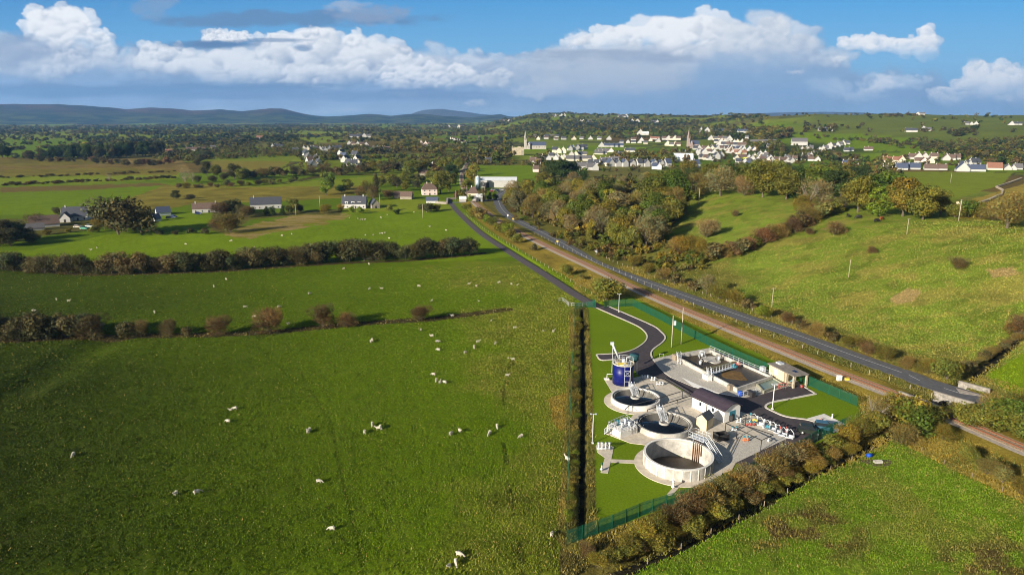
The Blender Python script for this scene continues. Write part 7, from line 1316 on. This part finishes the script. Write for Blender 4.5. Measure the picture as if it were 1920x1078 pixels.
p = P([811], [313])[0]; t = thing('chapel_ruin', 'small white pointed monument among the trees left of the railway', 'monument', tuple(p)); MB().box(tuple(p), (2.2, 2.2, 4)).build('base', m_wht, t); MB().tube([(p[0], p[1], p[2] + 4), (p[0], p[1], p[2] + 6.5)], [1.5, .1], 4).build('spire', m_wht, t)
q = P([790, 803], [329, 329]); house(793, 330, 16, 5, 0, 's', 'b', 'ruined stone farm building in the trees left of the railway', depth=6, chim=0)
# footbridge over the railway cutting
q = P([868, 893], [322, 319]); t = thing('road_bridge', 'low road bridge crossing the railway beyond the level crossing', 'bridge', tuple(q[0])); a, b = q; 
MB().tube([(a[0] - 4, a[1], 1.0), ((a[0] + b[0]) / 2, (a[1] + b[1]) / 2, 3.6), (b[0] + 4, b[1], 1.4)], [1.0, .8, 1.0], 6).build('deck', m_stn, t)
wallp3('pale kerb wall along the railway curve beyond the warehouse', [(888, 330), (887, 322), (878, 316)], .6, m_conc)
# ------------------------------------------------------------------ animals
def skin(name, chain, m, sub=1):
    """chain: list of (parent index, (x,y,z), radius) -> one continuous skinned mesh"""
    me = bpy.data.meshes.new(name); me.from_pydata([c[1] for c in chain], [(c[0], i) for i, c in enumerate(chain) if c[0] is not None], []); o = bpy.data.objects.new(name, me); C.objects.link(o)
    md = o.modifiers.new('skin', 'SKIN'); sv = me.skin_vertices[0].data
    for i, c in enumerate(chain): r = c[2]; sv[i].radius = r if isinstance(r, tuple) else (r, r)
    sv[0].use_root = True; o.modifiers.new('sub', 'SUBSURF').levels = sub; dg = bpy.context.evaluated_depsgraph_get(); r = bpy.data.meshes.new_from_object(o.evaluated_get(dg)); bpy.data.objects.remove(o)
    r.materials.clear(); r.materials.append(m); r.name = name; r.polygons.foreach_set('use_smooth', [True] * len(r.polygons)); return r
m_wool = mat('wool', (.52, .47, .37), .95, 0, .2, 6, bump=.3); m_face = mat('sheep_face', (.74, .68, .56), .9); m_cowb = mat('black_hide', (.018, .016, .016), .6); m_cowr = mat('red_hide', (.24, .075, .03), .7)
def beast(graze, L=1.15, leg=.42, body=.27, m=None, cow=False):
    z = leg + body * .9; hz = .18 if graze else z + .34; hx = L * .5 + (.42 if graze else .28)
    ch = [(None, (0, 0, z), (body, body * 1.08)), (0, (-L * .32, 0, z + .01), (body * .98, body * 1.05)), (1, (-L * .47, 0, z - .02), (body * .62, body * .7)), (0, (L * .25, 0, z), (body * .92, body)), (3, (L * .42, 0, z + .05), (body * .6, body * .66)),
          (4, (hx - .06, 0, (z + hz) / 2 + .05), body * .42), (5, (hx, 0, hz + .06), body * .40), (6, (hx + .20, 0, hz - .02), body * .24), (2, (-L * .53, 0, z - .16), .045)]
    lg = body * .2
    for sx, par in ((1, 3), (-1, 1)):
        for sy in (1, -1):
            i = len(ch); x = sx * L * .32; ch += [(par, (x, sy * body * .55, leg * .95), lg * 1.7), (i, (x + (.03 if sx > 0 else -.05), sy * body * .58, leg * .5), lg), (i + 1, (x, sy * body * .58, .03), lg)]
    ch += [(6, (hx - .05, .13, hz + .12), .04), (6, (hx - .05, -.13, hz + .12), .04)]
    return skin('body', ch, m)
SH = [beast(False, m=m_wool), beast(True, m=m_wool), beast(True, 1.25, .38, .30, m_wool)]; LY = skin('body', [(None, (0, 0, .24), (.30, .26)), (0, (-.42, 0, .2), (.25, .2)), (0, (.32, 0, .26), (.26, .22)), (2, (.52, 0, .5), .12), (3, (.66, 0, .58), .11), (4, (.84, 0, .52), .07), (0, (.2, .3, .08), .07), (6, (.45, .34, .06), .05)], m_wool)
SHP = {'big': [(441, 766), (428, 790), (433, 767), (580, 807), (578, 810), (684, 811), (698, 796), (710, 804), (714, 801), (845, 814), (862, 808), (932, 800), (918, 813), (977, 818), (138, 853), (598, 903), (623, 992), (330, 926), (369, 924), (842, 1059), (855, 1056), (861, 1040), (1035, 1003), (813, 702), (818, 713), (825, 717), (834, 717), (951, 704), (953, 670), (962, 674), (695, 640), (698, 638), (789, 618), (810, 630), (820, 640), (822, 656), (872, 661), (889, 651), (896, 641), (929, 643), (965, 614), (921, 600), (1019, 619), (1038, 621)],
       'long': [(106, 561), (129, 564), (290, 585), (401, 537), (424, 523), (459, 575), (191, 609), (234, 605), (63, 582), (523, 575), (541, 607), (478, 593), (580, 550), (693, 541), (716, 541), (645, 503), (692, 495), (785, 536), (810, 563), (879, 532), (893, 536), (936, 529), (959, 532), (970, 533), (898, 563), (848, 592)],
       'far': [(171, 468), (182, 464), (348, 457), (434, 451), (477, 463), (529, 441), (547, 438), (685, 440), (700, 440), (713, 437), (717, 437), (722, 436), (678, 449), (730, 446), (788, 454), (836, 431), (726, 402), (714, 407), (676, 411), (680, 411), (684, 411), (655, 408), (671, 409), (776, 397), (800, 396), (806, 424)]}
FM = {'big': ('sheep grazing in the big near pasture', 'white sheep, {n} from the left in the big near pasture'), 'long': ('sheep in the long field between the hedges', 'white sheep, {n} from the left in the long field between the two hedges'), 'far': ('sheep in the field beyond the far hedge', 'white sheep, {n} from the left in the field beyond the far hedge')}
for k, pts in SHP.items():
    it = []; Q = P([p[0] for p in pts], [p[1] + 2 for p in pts])
    for (px, py), p in zip(pts, Q):
        o = bpy.data.objects.new('sheep', rnd.choice(SH + SH + [LY])); C.objects.link(o); s = rnd.uniform(.74, .9); o.location = (p[0], p[1], p[2] + .02); o.scale = (s, s * 1.05, s); o.rotation_euler.z = rnd.uniform(0, 6.28); tag(o, None, 'sheep', FM[k][0]); it.append((o, px))
    number(it, FM[k][1])
o = bpy.data.objects.new('sheep', SH[0]); C.objects.link(o); p = P([1064], [864])[0]; o.location = tuple(p); o.rotation_euler.z = 2.2; tag(o, 'lone white sheep standing beside the green fence left of the works', 'sheep')
for px, py, m, g_, rz, lb in [(1590, 408, m_cowb, False, 1.5, 'black cow standing under the hilltop trees, leftmost of the cattle'), (1610, 410, m_cowb, True, 3.0, 'black cow grazing right of the leftmost cow on the hill'), (1643, 417, m_cowb, True, .2, 'black cow nearest the camera at the top of the hill field'), (1652, 413, m_cowr, True, .6, 'reddish-brown cow beside the nearest black cow on the hill')]:
    o = bpy.data.objects.new('cow', beast(g_, 2.1, .62, .42, m, True)); C.objects.link(o); p = P([px], [py])[0]; o.location = tuple(p); o.rotation_euler.z = rz; o.scale = (1.15, 1.15, 1.15); tag(o, lb, 'cow', 'cattle on the hill')
